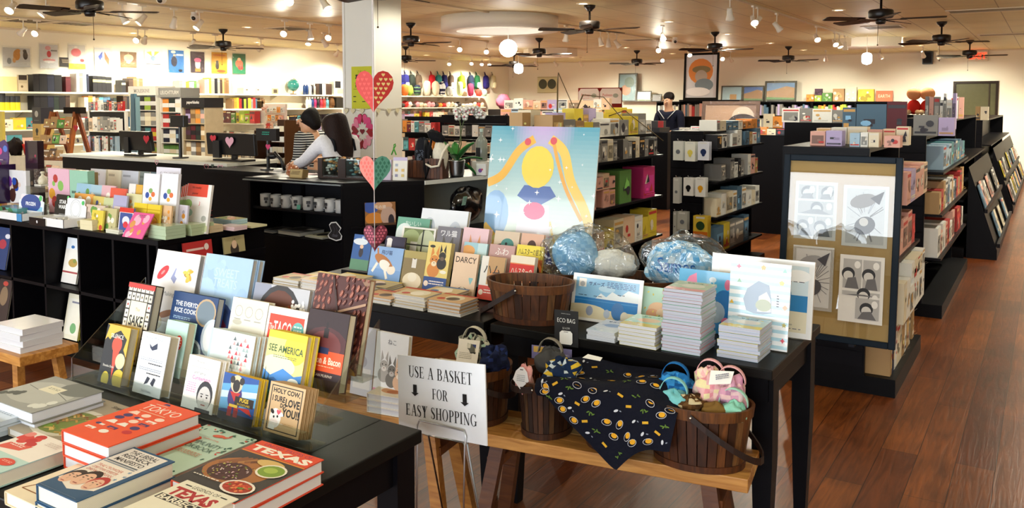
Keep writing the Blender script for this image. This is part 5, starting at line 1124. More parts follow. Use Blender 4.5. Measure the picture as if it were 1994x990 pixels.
onend('olive picture book on the end ledge of the black island',430,470,.16,.125,.66,pic('#b4a878',[('d',.5,.35,.2,.3,'#3a3028'),('d',.5,.6,.12,.16,'#e8c8a8')],'くまのプーさん'[:2],'#443'),'#b4a878')
# header trays
def tray(label,x0,x1,yh,Y,z0,col,hcol,art,D=.1,th=.05,front=None):
 mm,h = lean(x0,yh,Y,z0,6);W = wid(x0,x1,yh,Y);p = mm.translation
 t = root('counter_tray',label,'display tray',TR(p.x,Y-.012,z0),'small printed display trays')
 m = MB();w_ = .003
 m.box(0,W,-D,-D+w_,0,th,col).box(0,W,-w_,0,0,th,col).box(0,w_,-D,0,0,th,col).box(W-w_,W,-D,0,0,th,col).box(0,W,-D,0,0,w_,col)
 if front: front(Art(m,W,th,M.Translation((0,-D,0)) @ M.Rotation(PI/2,4,'X'),0,.0003))
 m.build('tray','gloss',t)
 m = MB();H = h;pl = [(0,0),(W,0),(W,H*.72),(W*.93,H*.76),(W*.93,H*.95),(W*.88,H),(W*.12,H),(W*.07,H*.95),(W*.07,H*.76),(0,H*.72)]
 m.prism(pl,-.003,0,hcol);art(Art(m,W,H,None,0,.0003));m.build('header','gloss',t,M.Translation((0,-.002,.001)) @ M.Rotation(PI/2-.1,4,'X'))
 m = MB();R = random.Random(len(label))
 for i in range(int(W*D/.0006)): m.ball(.008,R.choice(['#c8ccd0','#8a8e94','#e0dcd0','#6a6a70']),T=TR(R.uniform(.012,W-.012),R.uniform(-D+.014,-.014),.010+R.uniform(0,th-.022)),n=6,m=4)
 o = m.build('small_charms','plastic',t);o['kind'] = 'stuff'
tray('white and blue FROZEN charm tray on the island corner',38,86,377,3.08,IZ+.001,'#eceef2','#e6eef6',lambda a: a.rect(.07,.75,.93,.98,'#f0e4ec').rect(.6,.2,.95,.5,'#8cc4e0').disc(.48,.62,.4,'#2c4a94',.2).text('FROZEN',.48,.6,.16,'#f0f4fa',w=.62,bold=.03).disc(.86,.88,.06,'#58c870'),.14,.05,lambda a: a.rect(.8,0,1,1,'#4a90c8'))
tray('black STAR WARS charm tray between two pale trays',107,138,378,3.06,IZ+.001,'#e8e6dc','#121216',lambda a: a.text('STAR',.5,.74,.14,'#f0f0ee',w=.7,bold=.03).text('WARS',.5,.56,.14,'#f0f0ee',w=.7,bold=.03).scrib(.3,.3,.4,.03,'#bbb',2,3).disc(.86,.9,.07,'#58c870'),.16,.05,lambda a: a.rect(0,0,1,1,'#141418').disc(.5,.5,.05,'#d8d8d8'))
tray('plain white charm tray with a grey ring drawing on the island',128,168,385,3.05,IZ+.001,'#eeeef0','#eff1f4',lambda a: a.ring(.5,.6,.26,.02,'#c4c8d0').ring(.5,.6,.2,.015,'#d0d4da').scrib(.3,.25,.4,.03,'#aab',1,3).disc(.85,.85,.06,'#58c870'),.14,.055)
def boxart(bg,cs,seed,ttl=None):
 def f(a):
  R = random.Random(seed);a.rect(0,0,1,1,bg)
  for i in range(9): a.disc(R.uniform(.15,.85),R.uniform(.1,.8),R.uniform(.06,.16),R.choice(cs),n=10)
  if ttl: a.text(ttl,.5,.86,.1,'#445',w=.7)
 return f
itY('gift_box','teal printed box at the island edge beside the FROZEN tray',-6,33,402,3.0,IZ+.001,.12,'#5c9c9c',boxart('#5c9c9c',['#2c2420','#e8c0a0','#c85040','#3c7c4c','#d8d8d0'],1))
itY('gift_box','kraft box lying behind the teal one on the island',22,56,396,3.16,IZ+.001,.1,'#b49468',lambda a: a.rect(.2,.3,.6,.7,'#201c18').text('pote',.4,.5,.2,'#eee',w=.3))
itY('display_card','white display card with round coloured figures above the kraft box',10,50,330,3.45,IZ+.001,.03,'#ececf0',boxart('#ececf0',['#c8305c','#2c50b0','#7c3ca0','#4c2c24','#e8d0c0'],3))
t = root('egg_balm_display','purple curved display box with pink and blue balls at the island end','display tray',TR(*PY(-20,420,3.42).xy,IZ+.001))
W = .26
MB().prism([(0,0),(W,0),(W,.30),(W*.8,.27),(0,.20)],-.08,.08,'#2c1740',T=M.Rotation(PI/2,4,'X')).build('tray','gloss',t)
m = MB();m.prism([(0,.2),(W,.3),(W*1.04,.36),(W*1.0,.46),(W*.8,.49),(W*.4,.46),(0,.43)],.0,.006,'#4a2a70',T=M.Translation((0,.03,0)) @ M.Rotation(PI/2,4,'X'))
Art(m,W,.5,M.Translation((0,.024,0)) @ M.Rotation(PI/2,4,'X'),.0,.0004).disc(.55,.8,.13,'#d83c8c',.11).disc(.86,.84,.12,'#4c78d8',.1).scrib(.1,.84,.3,.03,'#e8e0f0',2,4).scrib(.1,.66,.7,.03,'#d8c0d0',1,4);m.build('header','gloss',t)
for k in range(4): MB().ball(.035,['#b82c9c','#8c2c9c','#e8e4ec','#a83c94'][k],T=TR(.04+.058*k,-.04,.235+.022*k)).build('lip_balm','gloss',t)
for k,x in enumerate((66,92,118)):
 a = PY(x,341,3.42);t = root('clear_gift_box','clear box with a cream bottle, %s of three on the raised glass row' % od(k),'gift box',TR(a.x,3.42,IZ+.16),'clear boxes with cream bottles')
 MB().box(0,.09,0,.08,0,.008,'#f0ece0').build('base','paper',t);MB().box(0,.09,0,.08,.0085,.125).build('lid','film_thin',t)
 MB().lathe([(0,.009),(.03,.01),(.036,.035),(.026,.06),(.01,.075),(.01,.088),(.014,.09),(.014,.104),(0,.106)],16,'#efe4c4',T=TR(.045,.04,0)).build('bottle','plastic',t)
tag(MB().box(-.30,.30,-.05,.12,0,.158,'#d8d0c8').build('acrylic_step','acrylic',None,TR(PY(105,341,3.42).x,3.42,IZ+.001)),'clear step raising the row of cream bottles','riser')
itY('gift_box','dark wine-coloured box above the clear bottles',48,72,274,3.52,IZ+.001,.05,'#2c1a24',boxart('#2c1a24',['#a82c50','#40242c','#d8c0a8'],2))
itY('display_card','pink rounded header card with colourful animals',93,134,327,3.3,IZ+.001,.05,'#e8b8cc',boxart('#e8b8cc',['#e0a030','#b83838','#7050a0','#e8c840','#8cc060'],5))
itY('display_card','mint green header card with a row of tiny figures',135,170,331,3.26,IZ+.001,.05,'#9cccb4',lambda a: a.rect(0,0,1,1,'#9cccb4').scrib(.1,.5,.8,.12,'#2c3c34',1,3).scrib(.5,.5,.4,.1,'#d89858',1,5))
itY('gift_box','kraft card behind the mint green header',158,180,335,3.34,IZ+.001,.04,'#a88c5c')
# rows of small packets
PK = [(150,181,357,3.22,'#9cc4dc','pale blue'),(178,200,360,3.21,'#a8c8d8','grey-blue'),(199,226,361,3.2,'#e0b4bc','pink framed'),(216,246,366,3.18,'#e0604c','coral red'),(146,182,376,3.13,'#e0a050','orange-topped'),(182,206,382,3.13,'#d8c46c','yellow-topped brown'),(203,226,385,3.12,'#c8d0a0','pale green'),(222,248,380,3.1,'#b0aed0','lilac'),(247,277,377,3.14,'#dcd8a8','cream yellow'),(168,205,398,3.06,'#d4c0b0','red-rimmed clear'),(180,202,409,3.0,'#e0cc50','yellow and navy'),(202,228,405,3.03,'#c8c090','olive with an orange shape'),(222,240,402,3.07,'#d8c8c0','cream'),(234,261,404,3.0,'#5a6cb0','blue and red'),(262,287,395,3.06,'#e6c42c','bright yellow'),(288,313,398,3.06,'#e8d048','yellow with a round shape'),(252,265,358,3.2,'#ece8e4','white and orange'),(266,278,360,3.2,'#e0b050','orange'),(336,366,398,3.16,'#d8d4e4','pale lilac and green'),(305,336,380,3.17,'#e8e4b0','pale yellow'),(277,306,382,3.15,'#f0ece0','clear cream'),(314,335,400,3.08,'#dcb890','peach')]
for i,(x0,x1,yt,Y,c,nm) in enumerate(PK):
 R = random.Random(i)
 art = boxart(c,[shade(c,.6),'#f0ece0',R.choice(['#c84838','#e09840','#3c4c84','#6c9c50'])],i)
 if nm == 'bright yellow' or nm.startswith('yellow with'): art = pic('#e8cc38',[('d',.5,.42,.36,.28,'#2c2410'),('d',.5,.42,.34,.26,'#f0b820'),('r',0,.8,1,.84,'#c8a820')])
 if nm == 'blue and red': art = pic('#e8e4e8',[('r',0,.82,1,1,'#d83c34'),('r',.06,.05,.94,.8,'#46589c'),('d',.5,.5,.26,.2,'#dfe4f0'),('d',.5,.35,.18,.14,'#d8404c')])
 itY('stationery_packet','%s stationery packet leaning in the island card rows' % nm,x0,x1,yt,Y,IZ+.001,.012,c,art,8,'packet','stationery packets on the island',None,'gloss',.00004)
a = itY('notebook','hot pink notebook lying askew against the yellow packets',262,300,414,2.99,IZ+.001,.006,'#e05c98',boxart('#e05c98',['#f4d8b8','#f0b0c8','#d89858'],4,'PETITE'),32,'notebook')
for x0,x1,n in ((281,312,'first'),(316,348,'second')):
 itY('sticker_pack','%s of two tall white sticker packs with coloured dots on the island' % n,x0,x1,338,3.16,IZ+.001,.02,'#eceef4',pic('#e9ecf4',[('d',.3,.62,.12,.12,'#3c58a8'),('d',.5,.7,.12,.1,'#8cb470'),('d',.66,.64,.12,.1,'#e0784c'),('d',.5,.56,.1,.08,'#e8b048'),('d',.25,.25,.2,.14,'#d0d4e4'),('d',.75,.15,.14,.14,'#e8c4b4'),('d',.8,.28,.1,.08,'#2c2830')]),7,'packet')
itY('shelf_sign','white hand-lettered sign above the tall sticker packs',305,352,325,3.3,IZ+.001,.004,'#ecebf2',lambda a: a.rect(0,0,1,1,'#e6e4f0').text('ディズニーツムツム',.5,.9,.05,'#33343c',w=.7).text('ステッカー',.55,.8,.05,'#33343c',w=.6),4,'sign')
for k in range(4):
 itY('weekly_planner','red and white planner in front, with a green round shape' if k == 0 else '%s planner standing behind the red and white one' % od(k),366-k*4,413-k*4,358+k*2,3.28+.022*k,IZ+.001,.015,'#eae6e0',pic('#eeeae4',[('r',.02,.74,.86,1,'#df4a34'),('d',.12,.58,.16,.12,'#9cc878'),('d',.2,.4,.14,.1,'#a8ccc0'),('d',.5,.08,.26,.14,'#e8b878'),('d',.85,.1,.2,.1,'#d8dcb0'),('d',.8,.3,.1,.08,'#b0b0a8')],None) if k else (lambda a: pic('#eeeae4',[('r',.02,.74,.86,1,'#df4a34'),('d',.12,.58,.16,.12,'#9cc878'),('d',.2,.4,.14,.1,'#a8ccc0'),('d',.4,.08,.26,.14,'#e8b878'),('d',.85,.1,.2,.1,'#d8dcb0'),('d',.82,.3,.1,.08,'#b0b0a8')])(a).text('We weekly',.4,.92,.06,'#6c1c14',w=.6,bold=.02).text('planner',.36,.8,.06,'#6c1c14',w=.5,bold=.02).text('3',.58,.6,.08,'#d83c50')) if k == 0 else None,10,'planner','weekly planners')
# memo pads along the edge
def memo(label,blp,w_,d_,n,hgt,col,mat='film_thin'):
 a = Pz(*blp,IZ);
 for k in range(n): tag(MB().box(0,w_,0,d_,0,hgt-.0006,col).build('memo_pad',mat,None,TR(a.x,max(a.y,IY0+.003),IZ+.001+k*hgt,RN.uniform(-.03,.03))),'%s, %s up from the cabinet top' % (label,od(k)),'memo pad','memo pads at the island edge')
memo('cream memo block in front of the white charm tray',(136,441),.09,.1,2,.02,'#e0d6ae','pages')
memo('larger cream memo block beside the white charm tray',(153,447),.13,.1,2,.03,'#e6dcb4','pages')
memo('pale memo pad beneath the yellow and navy packet',(196,455),.13,.09,2,.012,'#dcdcc8','gloss')
memo('cream green memo pad beside the front corner pads',(240,459),.12,.09,2,.014,'#d0d4b0','gloss')
memo('pale green clear-wrapped memo pad at the front corner',(288,463),.17,.13,4,.019,'#b8ccac','gloss')
memo('sage clear-wrapped memo pad on the corner side',(345,457),.13,.16,3,.022,'#bccca4','gloss')
memo('peach cream memo pad along the end of the island',(382,452),.12,.1,2,.022,'#d8c4a0','gloss')
memo('pink red-cornered memo pad at the island end',(424,447),.15,.1,2,.012,'#e8ccd0','gloss')
memo('pale yellow thin pad at the island end',(455,441),.17,.12,1,.012,'#e0dcb0','gloss')
for k in range(3): book('picture_book','%s blue-edged book of the pile at the far end of the island' % od(k),.19,.12,.014,boxart('#c8c48c',['#e8dcc0','#8cb078','#d8a868'],3) if k == 2 else None,'#8cbcd0','#b8d4e0',TR(-4.5,3.52,IZ+.001+k*.0146,-.06),False,'blue-edged picture books')
# pleated red paper heart and grey-pink rounds, accordion rack with leaning folders
t = root('paper_heart','dark red pleated paper heart standing on the island behind the planners','heart decoration',TR(*PY(378,365,3.6).xy,IZ+.001))
m = MB();n = 40;v = [];rr = .16
for i in range(n+1):
 an = -.2+ (PI+.4)*i/n;v += [(0,0,.03),(rr*math.cos(an)*(1 if i % 2 else .96),(.02 if i % 2 else -.02),.06+rr*math.sin(an)*(1 if i % 2 else .96)*1.1)]
m.add(v,[(2*i,2*i+1,2*i+3,2*i+2) for i in range(n)],'#8f1622');m.build('pleated_fan','paper',t,None,0,0,.002)
MB().prism([(.05*math.cos(2*PI*i/20),.05*math.sin(2*PI*i/20)) for i in range(20)],-.03,-.026,'#a81c28',T=M.Translation((0,0,.12)) @ M.Rotation(PI/2,4,'X')).box(-.05,.05,-.03,.03,0,.03,'#5c1018').build('centre_disc','paper',t)
t = root('accordion_rack','black crossed wire rack holding tall leaning folders on the island','book rack',TR(*PY(240,355,3.56).xy,IZ+.001))
m = MB()
for y in (-.07,.07):
 for i in range(7): x = -.33+i*.094;m.tube([(x,y,.0),(x+.11,y,.16)],.004,'#15151a',n=6).tube([(x+.11,y+.008,.0),(x,y+.008,.16)],.004,'#15151a',n=6)
m.build('crossed_wires','metal',t)
m = MB();m.tube([(-.33,-.07,.003),(-.33,.07,.003)],.004,'#15151a').tube([(.34,-.07,.003),(.34,.07,.003)],.004,'#15151a');m.build('cross_bar','metal',t)
FO = [(186,214,300,'#e6ebf0','white'),(212,240,303,'#f0ead0','cream and orange'),(235,270,299,'#ccd0dc','lilac landscape'),(262,288,303,'#7c8480','grey-green'),(276,300,305,'#5c6c74','slate')]
for i,(x0,x1,yt,c,nm) in enumerate(FO):
 a = PY(x0,yt,3.60);W = wid(x0,x1,yt,3.56)
 book('folder','%s folder leaning in the crossed wire rack' % nm,max(.11,W*1.05),.3,.02,pic(c,[('r',.1,.1,.9,.35,shade(c,.8)),('d',.5,.25,.3,.1,'#d8a860' if i == 1 else shade(c,.6)),('r',.2,.85,.6,.9,shade(c,.6)),('l',[(.3,.5),(.5,.6),(.8,.55)],.02,'#8c8ca0')]),c if i != 1 else '#e09040','#e8e4d8',basis((a.x+.085,3.50+.012*i,IZ+.006),(1,0,.0),(-.32,.1,1)) ,False,'folders in the wire rack')
# ------------------------------------------------------------------ cash counter
CZ = 1.05
t = root('cash_counter','black cash counter with mug shelves and a silver top edge in front of the staff','counter',TR())
P0,P1,P2,P3 = (-5.2,4.364),(-4.218,4.403),(-3.853,4.869),(-3.62,6.2)
MB().prism([P0,P1,P2,P3,(-4.15,6.2),(-4.36,5.02),(-4.42,4.95),(-5.2,4.95)],CZ-.03,CZ,'#121114').build('counter_top','laminate',t)
MB().bar((P0[0],P0[1]-.006,CZ-.016),(P1[0],P1[1]-.006,CZ-.016),.008,.03,'#a8b0b4').build('top_edge','metal',t)
MB().bar((P2[0]+.006,P2[1],CZ-.016),(P3[0]+.006,P3[1],CZ-.016),.03,.008,'#dfe2dc').build('side_edge','plastic',t)
MB().box(P0[0],P1[0],4.72,4.74,0,CZ-.031,'#23252a').build('back_panel','blackpaint',t)
MB().box(P0[0],P1[0],4.4,4.72,0,.62,BLK).build('base_cabinet','blackpaint',t)
for z in (.825,): MB().box(P0[0]+.02,P1[0]-.02,4.42,4.719,z-.018,z,'#15151a').build('shelf','blackpaint',t)
for x in (P0[0],P1[0]-.02): MB().box(x,x+.02,4.4,4.719,.62,CZ-.031,BLK).build('side_panel','blackpaint',t)
for x in (-4.95,-4.45): MB().box(x,x+.03,4.7,4.72,.63,CZ-.032,'#3a3d42').build('shelf_upright','metal',t)
MB().prism([P1,P2,(-3.875,4.885),(-4.24,4.42)],0,CZ-.031,BLK).build('corner_panel','blackpaint',t)
dn = (V((P2[0]-P1[0],P2[1]-P1[1],0))).normalized();nn = V((dn.y,-dn.x,0))
MB().bar(V((*P1,.735))+nn*.03+dn*.05,V((*P1,.735))+nn*.03+dn*.5,.012,.06,BLK).build('corner_ledge','blackpaint',t)
MB().prism([P2,P3,(P3[0]-.3,P3[1]),(P2[0]-.3,P2[1])],.60,.62,'#101013').build('side_shelf','blackpaint',t)
MB().prism([(P2[0]-.3,P2[1]),(P3[0]-.3,P3[1]),(P3[0]-.32,P3[1]),(P2[0]-.32,P2[1])],0,CZ-.031,'#c8ccc0').build('side_back','paper',t)
# mugs
def make_mug():
 t = root('mug','x','mug');m = MB();m.lathe([(0,0),(.036,0),(.04,.004),(.041,.094),(.038,.095),(.036,.012),(0,.01)],20,'#c9ccd0');
 A = Art(m,.03,.05,M.Translation((-.015,-.0425,.02)) @ M.Rotation(PI/2,4,'X'),0,.0003);A.rect(0,.55,1,1,'#3c4048').rect(.2,.1,.8,.5,'#2c2e34');m.build('cup','plastic',t)
 MB().tube([(.04,0,.08),(.06,0,.078),(.07,0,.06),(.068,0,.035),(.055,0,.022),(.04,0,.02)],.005,'#c9ccd0').build('handle','plastic',t);return t
m0 = make_mug();
for i,x in enumerate((-5.09,-4.975,-4.86,-4.745,-4.63,-4.515,-4.405,-4.30)):
 lb = '%s white printed mug along the shelf under the counter, counting from the register end' % od(i);T = TR(x,4.47,.8255,[.9,0,-.2,.5,.8,0,-.1,2][i])
 if i == 0: m0.matrix_world = T;tag(m0,lb,'mug','printed mugs')
 else: dup(m0,T,lb)
pack('price_ticket','small green ticket on the mugs',.035,.035,.001,'#5cb0a0',None,basis((-4.70,4.42,.829),(1,0,0),(0,.1,1)),'price card',mat='paper')
for i,(x,w_,d_,c) in enumerate(((-5.16,.2,.24,'#54565a'),(-4.93,.26,.24,'#4a4c50'),(-4.64,.2,.22,'#b0b09c'))):
 book('art_book',['grey book under the mugs at the register end','dark book with a white figure under the mugs','pale card lying under the mugs at the corner end'][i],w_,d_,.03 if i == 1 else .012,pic(c,[('d',.4,.5,.2,.3,'#1c1c20'),('r',.6,.6,.9,.8,'#d8d8d0')]),c,'#b8b8b4',TR(x,4.44,.6255,-.1))
bk = V((*P1,.742))+nn*.035+dn*.15
book('photo_book','colourful city night photo book on the corner ledge of the counter',.22,.165,.015,pic('#9c6a3c',[('d',.2,.8,.25,.2,'#3c5cb0'),('d',.6,.85,.3,.15,'#d8a884'),('d',.3,.3,.3,.2,'#d88830'),('d',.75,.4,.25,.3,'#c8a898'),('d',.85,.2,.1,.2,'#2c2430'),('r',0,0,1,.1,'#54341c')],'冬の旅','#f4ece0',.8,.16),'#6c4c34','#ddd',basis(bk-dn*.0,dn,V((0,0,1))-nn*.1))
m = MB();pl = [(.0,.25),(.1,.1),(.6,.0),(.95,.1),(1,.3),(.8,.5),(.95,.7),(.6,1),(.25,.95),(.1,.8),(.25,.5)]
m.prism([(u*.14,v*.14) for u,v in pl],0,.002,'#e0e2e6');Art(m,.14,.14,None,.002,.0006).poly([(.5+(u-.5)*.88,.5+(v-.5)*.88) for u,v in pl],'#1d1c22').line([(.3,.9),(.5,.6),(.4,.3)],.012,'#667').line([(.6,.2),(.7,.5),(.6,.8)],.012,'#667').scrib(.35,.3,.4,.06,'#778',2,3)
q = PY(638,468,4.395);tag(m.build('sticker','paper',None,basis((q.x,4.398,q.z),(1,0,0),(0,0,1))),'black sticker with a white cut outline on the base of the mug counter','sticker')
def blackbag(label,p,r,seed):
 m = MB();blob(m,0,0,0,*r,'#0d0d10',seed,.22,24,14)
 return tag(m.build('black_bag','gloss',None,p),label,'bag','black plastic bags')
blackbag('upper crumpled black plastic bag under the pale side counter edge',TR(-3.78,5.28,.83,.2),(.09,.26,.13),4)
blackbag('lower black plastic bag under the pale side counter edge',TR(-3.75,5.8,.80,.2),(.08,.18,.12),6)
blackbag('black plastic bag on the floor shelf behind the white owl book',TR(-3.74,5.35,.29,.2),(.09,.3,.24),9)
pack('price_ticket','pale green ticket hanging on the black bags',.04,.07,.001,'#a8d4c0',lambda a: a.scrib(.2,.8,.6,.1,'#567',4,2),basis((-3.655,5.06,.86),(.2,1,0),(.3,0,1)),'price card',mat='paper')
# register desk behind
t = root('register_desk','black register desk with a white top behind the card island','counter',TR())
MB().box(-9.3,-6.5,5.28,5.86,0,CZ-.03,BLK).build('desk_body','blackpaint',t);MB().box(-9.3,-6.5,5.25,5.88,CZ-.03,CZ,'#d8d8cc').build('desk_top','laminate',t)
t2 = root('side_desk','dark raised end panel of the register desk beside the staff','counter',TR())
MB().box(-6.495,-5.34,5.0,5.4,0,.99,BLK).build('desk_body','blackpaint',t2);MB().box(-6.495,-5.32,4.98,5.42,.99,1.02,'#131316').build('desk_top','laminate',t2)
def monitor(label,px0,px1,yt,Y,deg):
 a = PY(px0,yt,Y);W = PY(px1,yt,Y).x-a.x
 t = root('register_screen',label,'monitor',TR(a.x+W/2,Y,CZ),'black register monitors')
 MB().box(-W/2,W/2,-.02,.02,.06,a.z-CZ,'#08080b').build('screen_body','plastic',t,M.Rotation(math.radians(deg),4,'X'),.008)
 MB().box(-W*.3,W*.3,-.07,.1,.001,.02,'#0b0b0e').bar((0,.02,.02),(0,.03,.12),.06,.03,'#0b0b0e').build('stand','plastic',t)
 MB().box(-W*.32,-W*.18,-.06,-.025,.03,.2,'#15171c').build('card_reader','plastic',t)
monitor('black register monitor back with a red heart, nearest the wood ladder',240,300,254,5.5,8)
monitor('wide black register monitor back with two paper hearts',407,500,258,5.5,4)
def pheart(label,c,r,col,nrm,mat='paper',outline=0):
 m = MB();h = [(r*math.sin(a)**3,r*(13*math.cos(a)-5*math.cos(2*a)-2*math.cos(3*a)-math.cos(4*a))/16) for a in [2*PI*i/26 for i in range(26)]]
 if outline: 
  n = 26;vs = [(x,y,z) for z in (0,.002) for k in (1,.74) for x,y in [(p*k,q*k) for p,q in h]]
  fs = [(i,(i+1) % n,n+(i+1) % n,n+i) for i in range(n)]+[(2*n+i,3*n+i,3*n+(i+1) % n,2*n+(i+1) % n) for i in range(n)]+[(i,2*n+i,2*n+(i+1) % n,(i+1) % n) for i in range(n)]+[(n+i,n+(i+1) % n,3*n+(i+1) % n,3*n+i) for i in range(n)]
  m.add(vs,fs,col)
 else: m.prism(h,0,.002,col)
 return tag(m.build('paper_heart',mat,None,basis(c,V((-nrm[1],nrm[0],0)),(0,0,1))),label,'heart decoration','small paper hearts')
for px,py,Y,r,c,lb,o in ((285,271,5.43,.05,'#b81c30','red paper heart on the monitor nearest the wood ladder',0),(415,270,5.45,.045,'#c8283c','red paper heart on the wide monitor',0),(447,276,5.45,.06,'#e0a8bc','pale pink paper heart on the wide monitor',0),(522,286,5.178,.03,'#c83c6c','small magenta paper heart on the pole beside the staff',0),
 (305,316,5.2485,.03,'#d8a0b0','pink outlined heart on the desk front behind the folders',1),(402,325,5.2485,.035,'#8c4454','dull rose outlined heart on the desk front',1),(429,327,5.2485,.037,'#d8a0b0','pink outlined heart in the middle of the desk front',1),(457,331,5.2485,.037,'#d894a8','pink outlined heart at the staff end of the desk front',1),(414,323,5.2485,.02,'#3c4c44','tiny dark green heart on the desk front',0)):
 q = PY(px,py,Y);pheart(lb,q,r,c,(0,-1,0),'paper',o)
t = root('pole_display','black customer pole display in front of the notebook stand','register display',TR(*PY(352,315,5.5).xy,CZ))
MB().cyl(.018,.0,.32,10,'#0c0c0f').build('pole','plastic',t);MB().box(-.12,.1,-.03,.03,.32,.44,'#0c0c10').build('display_head','plastic',t,None,.008);MB().cyl(.08,0,.012,16,'#0c0c0f').build('base','plastic',t)
t = root('pole_display','black register display with teal text beside the staff','register display',TR(*PY(522,300,5.2).xy,1.0205))
MB().cyl(.015,0,.26,10,'#0c0c0f').build('pole','plastic',t);m = MB();m.box(-.13,.13,-.02,.02,.26,.37,'#0e0e12');Art(m,.24,.09,M.Translation((-.12,-.021,.27)) @ M.Rotation(PI/2,4,'X'),0,.0005).scrib(.3,.7,.4,.2,'#2c9c84',2,3);m.build('display_head','plastic',t);MB().cyl(.07,0,.012,16,'#0c0c0f').build('base','plastic',t)
t = root('barcode_scanner','black barcode scanner on a bent stand on the dark end panel','scanner',TR(*PY(545,322,5.15).xy,1.0205))
MB().tube([(.06,0,.01),(.02,0,.1),(-.06,0,.16),(-.1,0,.13)],.015,'#0b0b0e').build('arm','plastic',t);MB().ball(.04,'#101014',T=TR(-.1,0,.13),sc=(1.3,.8,.7)).build('scan_head','plastic',t);MB().lathe([(.06,0),(.05,.02),(0,.025)],16,'#c8c8c8').build('base','plastic',t)
# things on the counter
def paper(label,p,w_,d_,col,rz=0,z=CZ): tag(MB().box(0,w_,0,d_,0,.002,col).build('paper_sheet','paper',None,TR(p[0],p[1],z+.0006,rz)),label,'paper')
paper('white paper sheet by the staff hands on the counter',(-5.0,4.52),.3,.2,'#f0ece8',.1);paper('pink-edged paper sheet on the counter',(-5.1,4.72),.2,.15,'#e8c8c8',-.2,CZ+.003);paper('white slip at the register end of the counter',(-5.17,4.42),.12,.1,'#e0e0e0',.1)
t = root('wooden_candy_box','dark wooden box with clear front compartments of sweets on the counter','sweet box',TR(-4.68,4.62,CZ+.0005,.1))
m = MB();m.box(0,.46,0,.2,0,.012,'#6a4a34').box(0,.46,.188,.2,.012,.15,'#6a4a34').box(0,.012,0,.188,.012,.15,'#6a4a34').box(.448,.46,0,.188,.012,.15,'#6a4a34').box(.22,.235,0,.188,.012,.15,'#6a4a34').box(.012,.04,0,.012,.012,.15,'#6a4a34').box(.19,.22,0,.012,.012,.15,'#6a4a34').box(.235,.26,0,.012,.012,.15,'#6a4a34').box(.42,.448,0,.012,.012,.15,'#6a4a34');m.build('box_frame','basketwood',t)
for x0,x1,s in ((.042,.188,3),(.262,.418,4)):
 MB().box(x0,x1,.004,.008,.013,.148).build('clear_front','acrylic',t);m = MB();R = random.Random(s)
 for i in range(60): m.ball(.014,R.choice(['#a8c4c0','#5c8c94','#d8dcd8','#8c6c4c','#c89050','#3c5c68']),T=TR(R.uniform(x0,x1),R.uniform(.03,.17),R.uniform(.03,.15),R.uniform(0,3)),n=6,m=4,sc=(1.4,.8,.7))
 o = m.build('wrapped_sweets','gloss',t);o['kind'] = 'stuff'
pack('counter_sign','small brown card sign beside the wooden sweet box',.13,.07,.06,'#8c7448',lambda a: a.rect(.05,.1,.95,.9,'#b09a68').scrib(.15,.7,.7,.15,'#5a4424',3,2),basis((-4.86,4.5,CZ+.001),(1,.05,0),(0,.2,1)),'sign',mat='paper')
m = MB();blob(m,0,0,0,.05,.05,.045,'#9c5c3c',4,.12);tag(m.build('sweet_bag','gloss',None,TR(-4.93,4.6,CZ+.046)),'small bag of brown sweets on the counter next to the papers','bag')
c1 = V((*P1,0))+dn*.05
pack('leaflet_holder','lilac leaflet holder at the counter corner',.13,.15,.02,'#b8a8c0',boxart('#c4b8cc',['#8c7cb0','#e8d8d0','#7c6c88'],2),basis((-4.2,4.72,CZ+.001),(.9,.25,0),(.03,.12,1)),'leaflet',mat='paper')
pack('leaflet_holder','cream leaflet card with small picture squares at the counter corner',.11,.17,.01,'#e8e4d8',lambda a: a.rect(0,0,1,1,'#e6e4dc').rect(0,.85,1,1,'#c4b8d8').rect(.15,.6,.35,.72,'#a8b0c0').rect(.15,.38,.35,.5,'#c8a860').rect(.15,.15,.35,.27,'#8c8ca8').rect(.6,.38,.8,.5,'#d8b870').rect(.6,.15,.8,.27,'#d8c078'),basis((-4.06,4.76,CZ+.001),(.9,.3,0),(.03,.12,1)),'leaflet',mat='paper')
m = MB();m.tube([(.02,0,0),(-.005,0,.05),(0,0,.075),(.012,0,.08),(.015,0,.07),(.0,0,.05),(-.025,0,.0)],.005,'#4c9c3c',n=6);q = PY(764,305,4.78);tag(m.build('ribbon_loop','cloth',None,TR(q.x,4.8,1.235)),'folded green ribbon on the lilac leaflets','ribbon')
def planter(label,x,y,w_,d_,h_,rz):
 t = root('wooden_planter',label,'planter box',TR(x,y,CZ+.0005,rz),'wooden tote bag boxes');m = MB();k = 6
 for i in range(k):
  for yy in (0,d_-.01): m.box(w_*i/k+.001,w_*(i+1)/k-.001,yy,yy+.01,0,h_,['#c8a080','#a88060','#e0b890'][i % 3])
 m.box(0,.01,.011,d_-.011,0,h_,'#b08860').box(w_-.01,w_,.011,d_-.011,0,h_,'#b08860').box(.011,w_-.011,.011,d_-.011,0,.01,'#a07850');m.build('slats','basketwood',t)
planter('brown slatted box with a black tote, next to the leaflets',-4.15,5.02,.18,.16,.13,.2)
planter('brown slatted box with white and black totes, next to the orchid',-3.95,5.0,.14,.14,.15,.3)
t = root('tote_bag','black printed tote bag standing in the slatted box','bag',TR(-4.06,5.12,CZ+.02))
m = MB();blob(m,0,0,.14,.08,.05,.14,'#17181f',3,.12);A = Art(m,.1,.1,M.Translation((-.05,-.056,.09)) @ M.Rotation(PI/2,4,'X'),0,.0006);R = random.Random(2)
for i in range(14): A.ring(R.random(),R.random(),.08,.02,'#8c98ac',n=7)
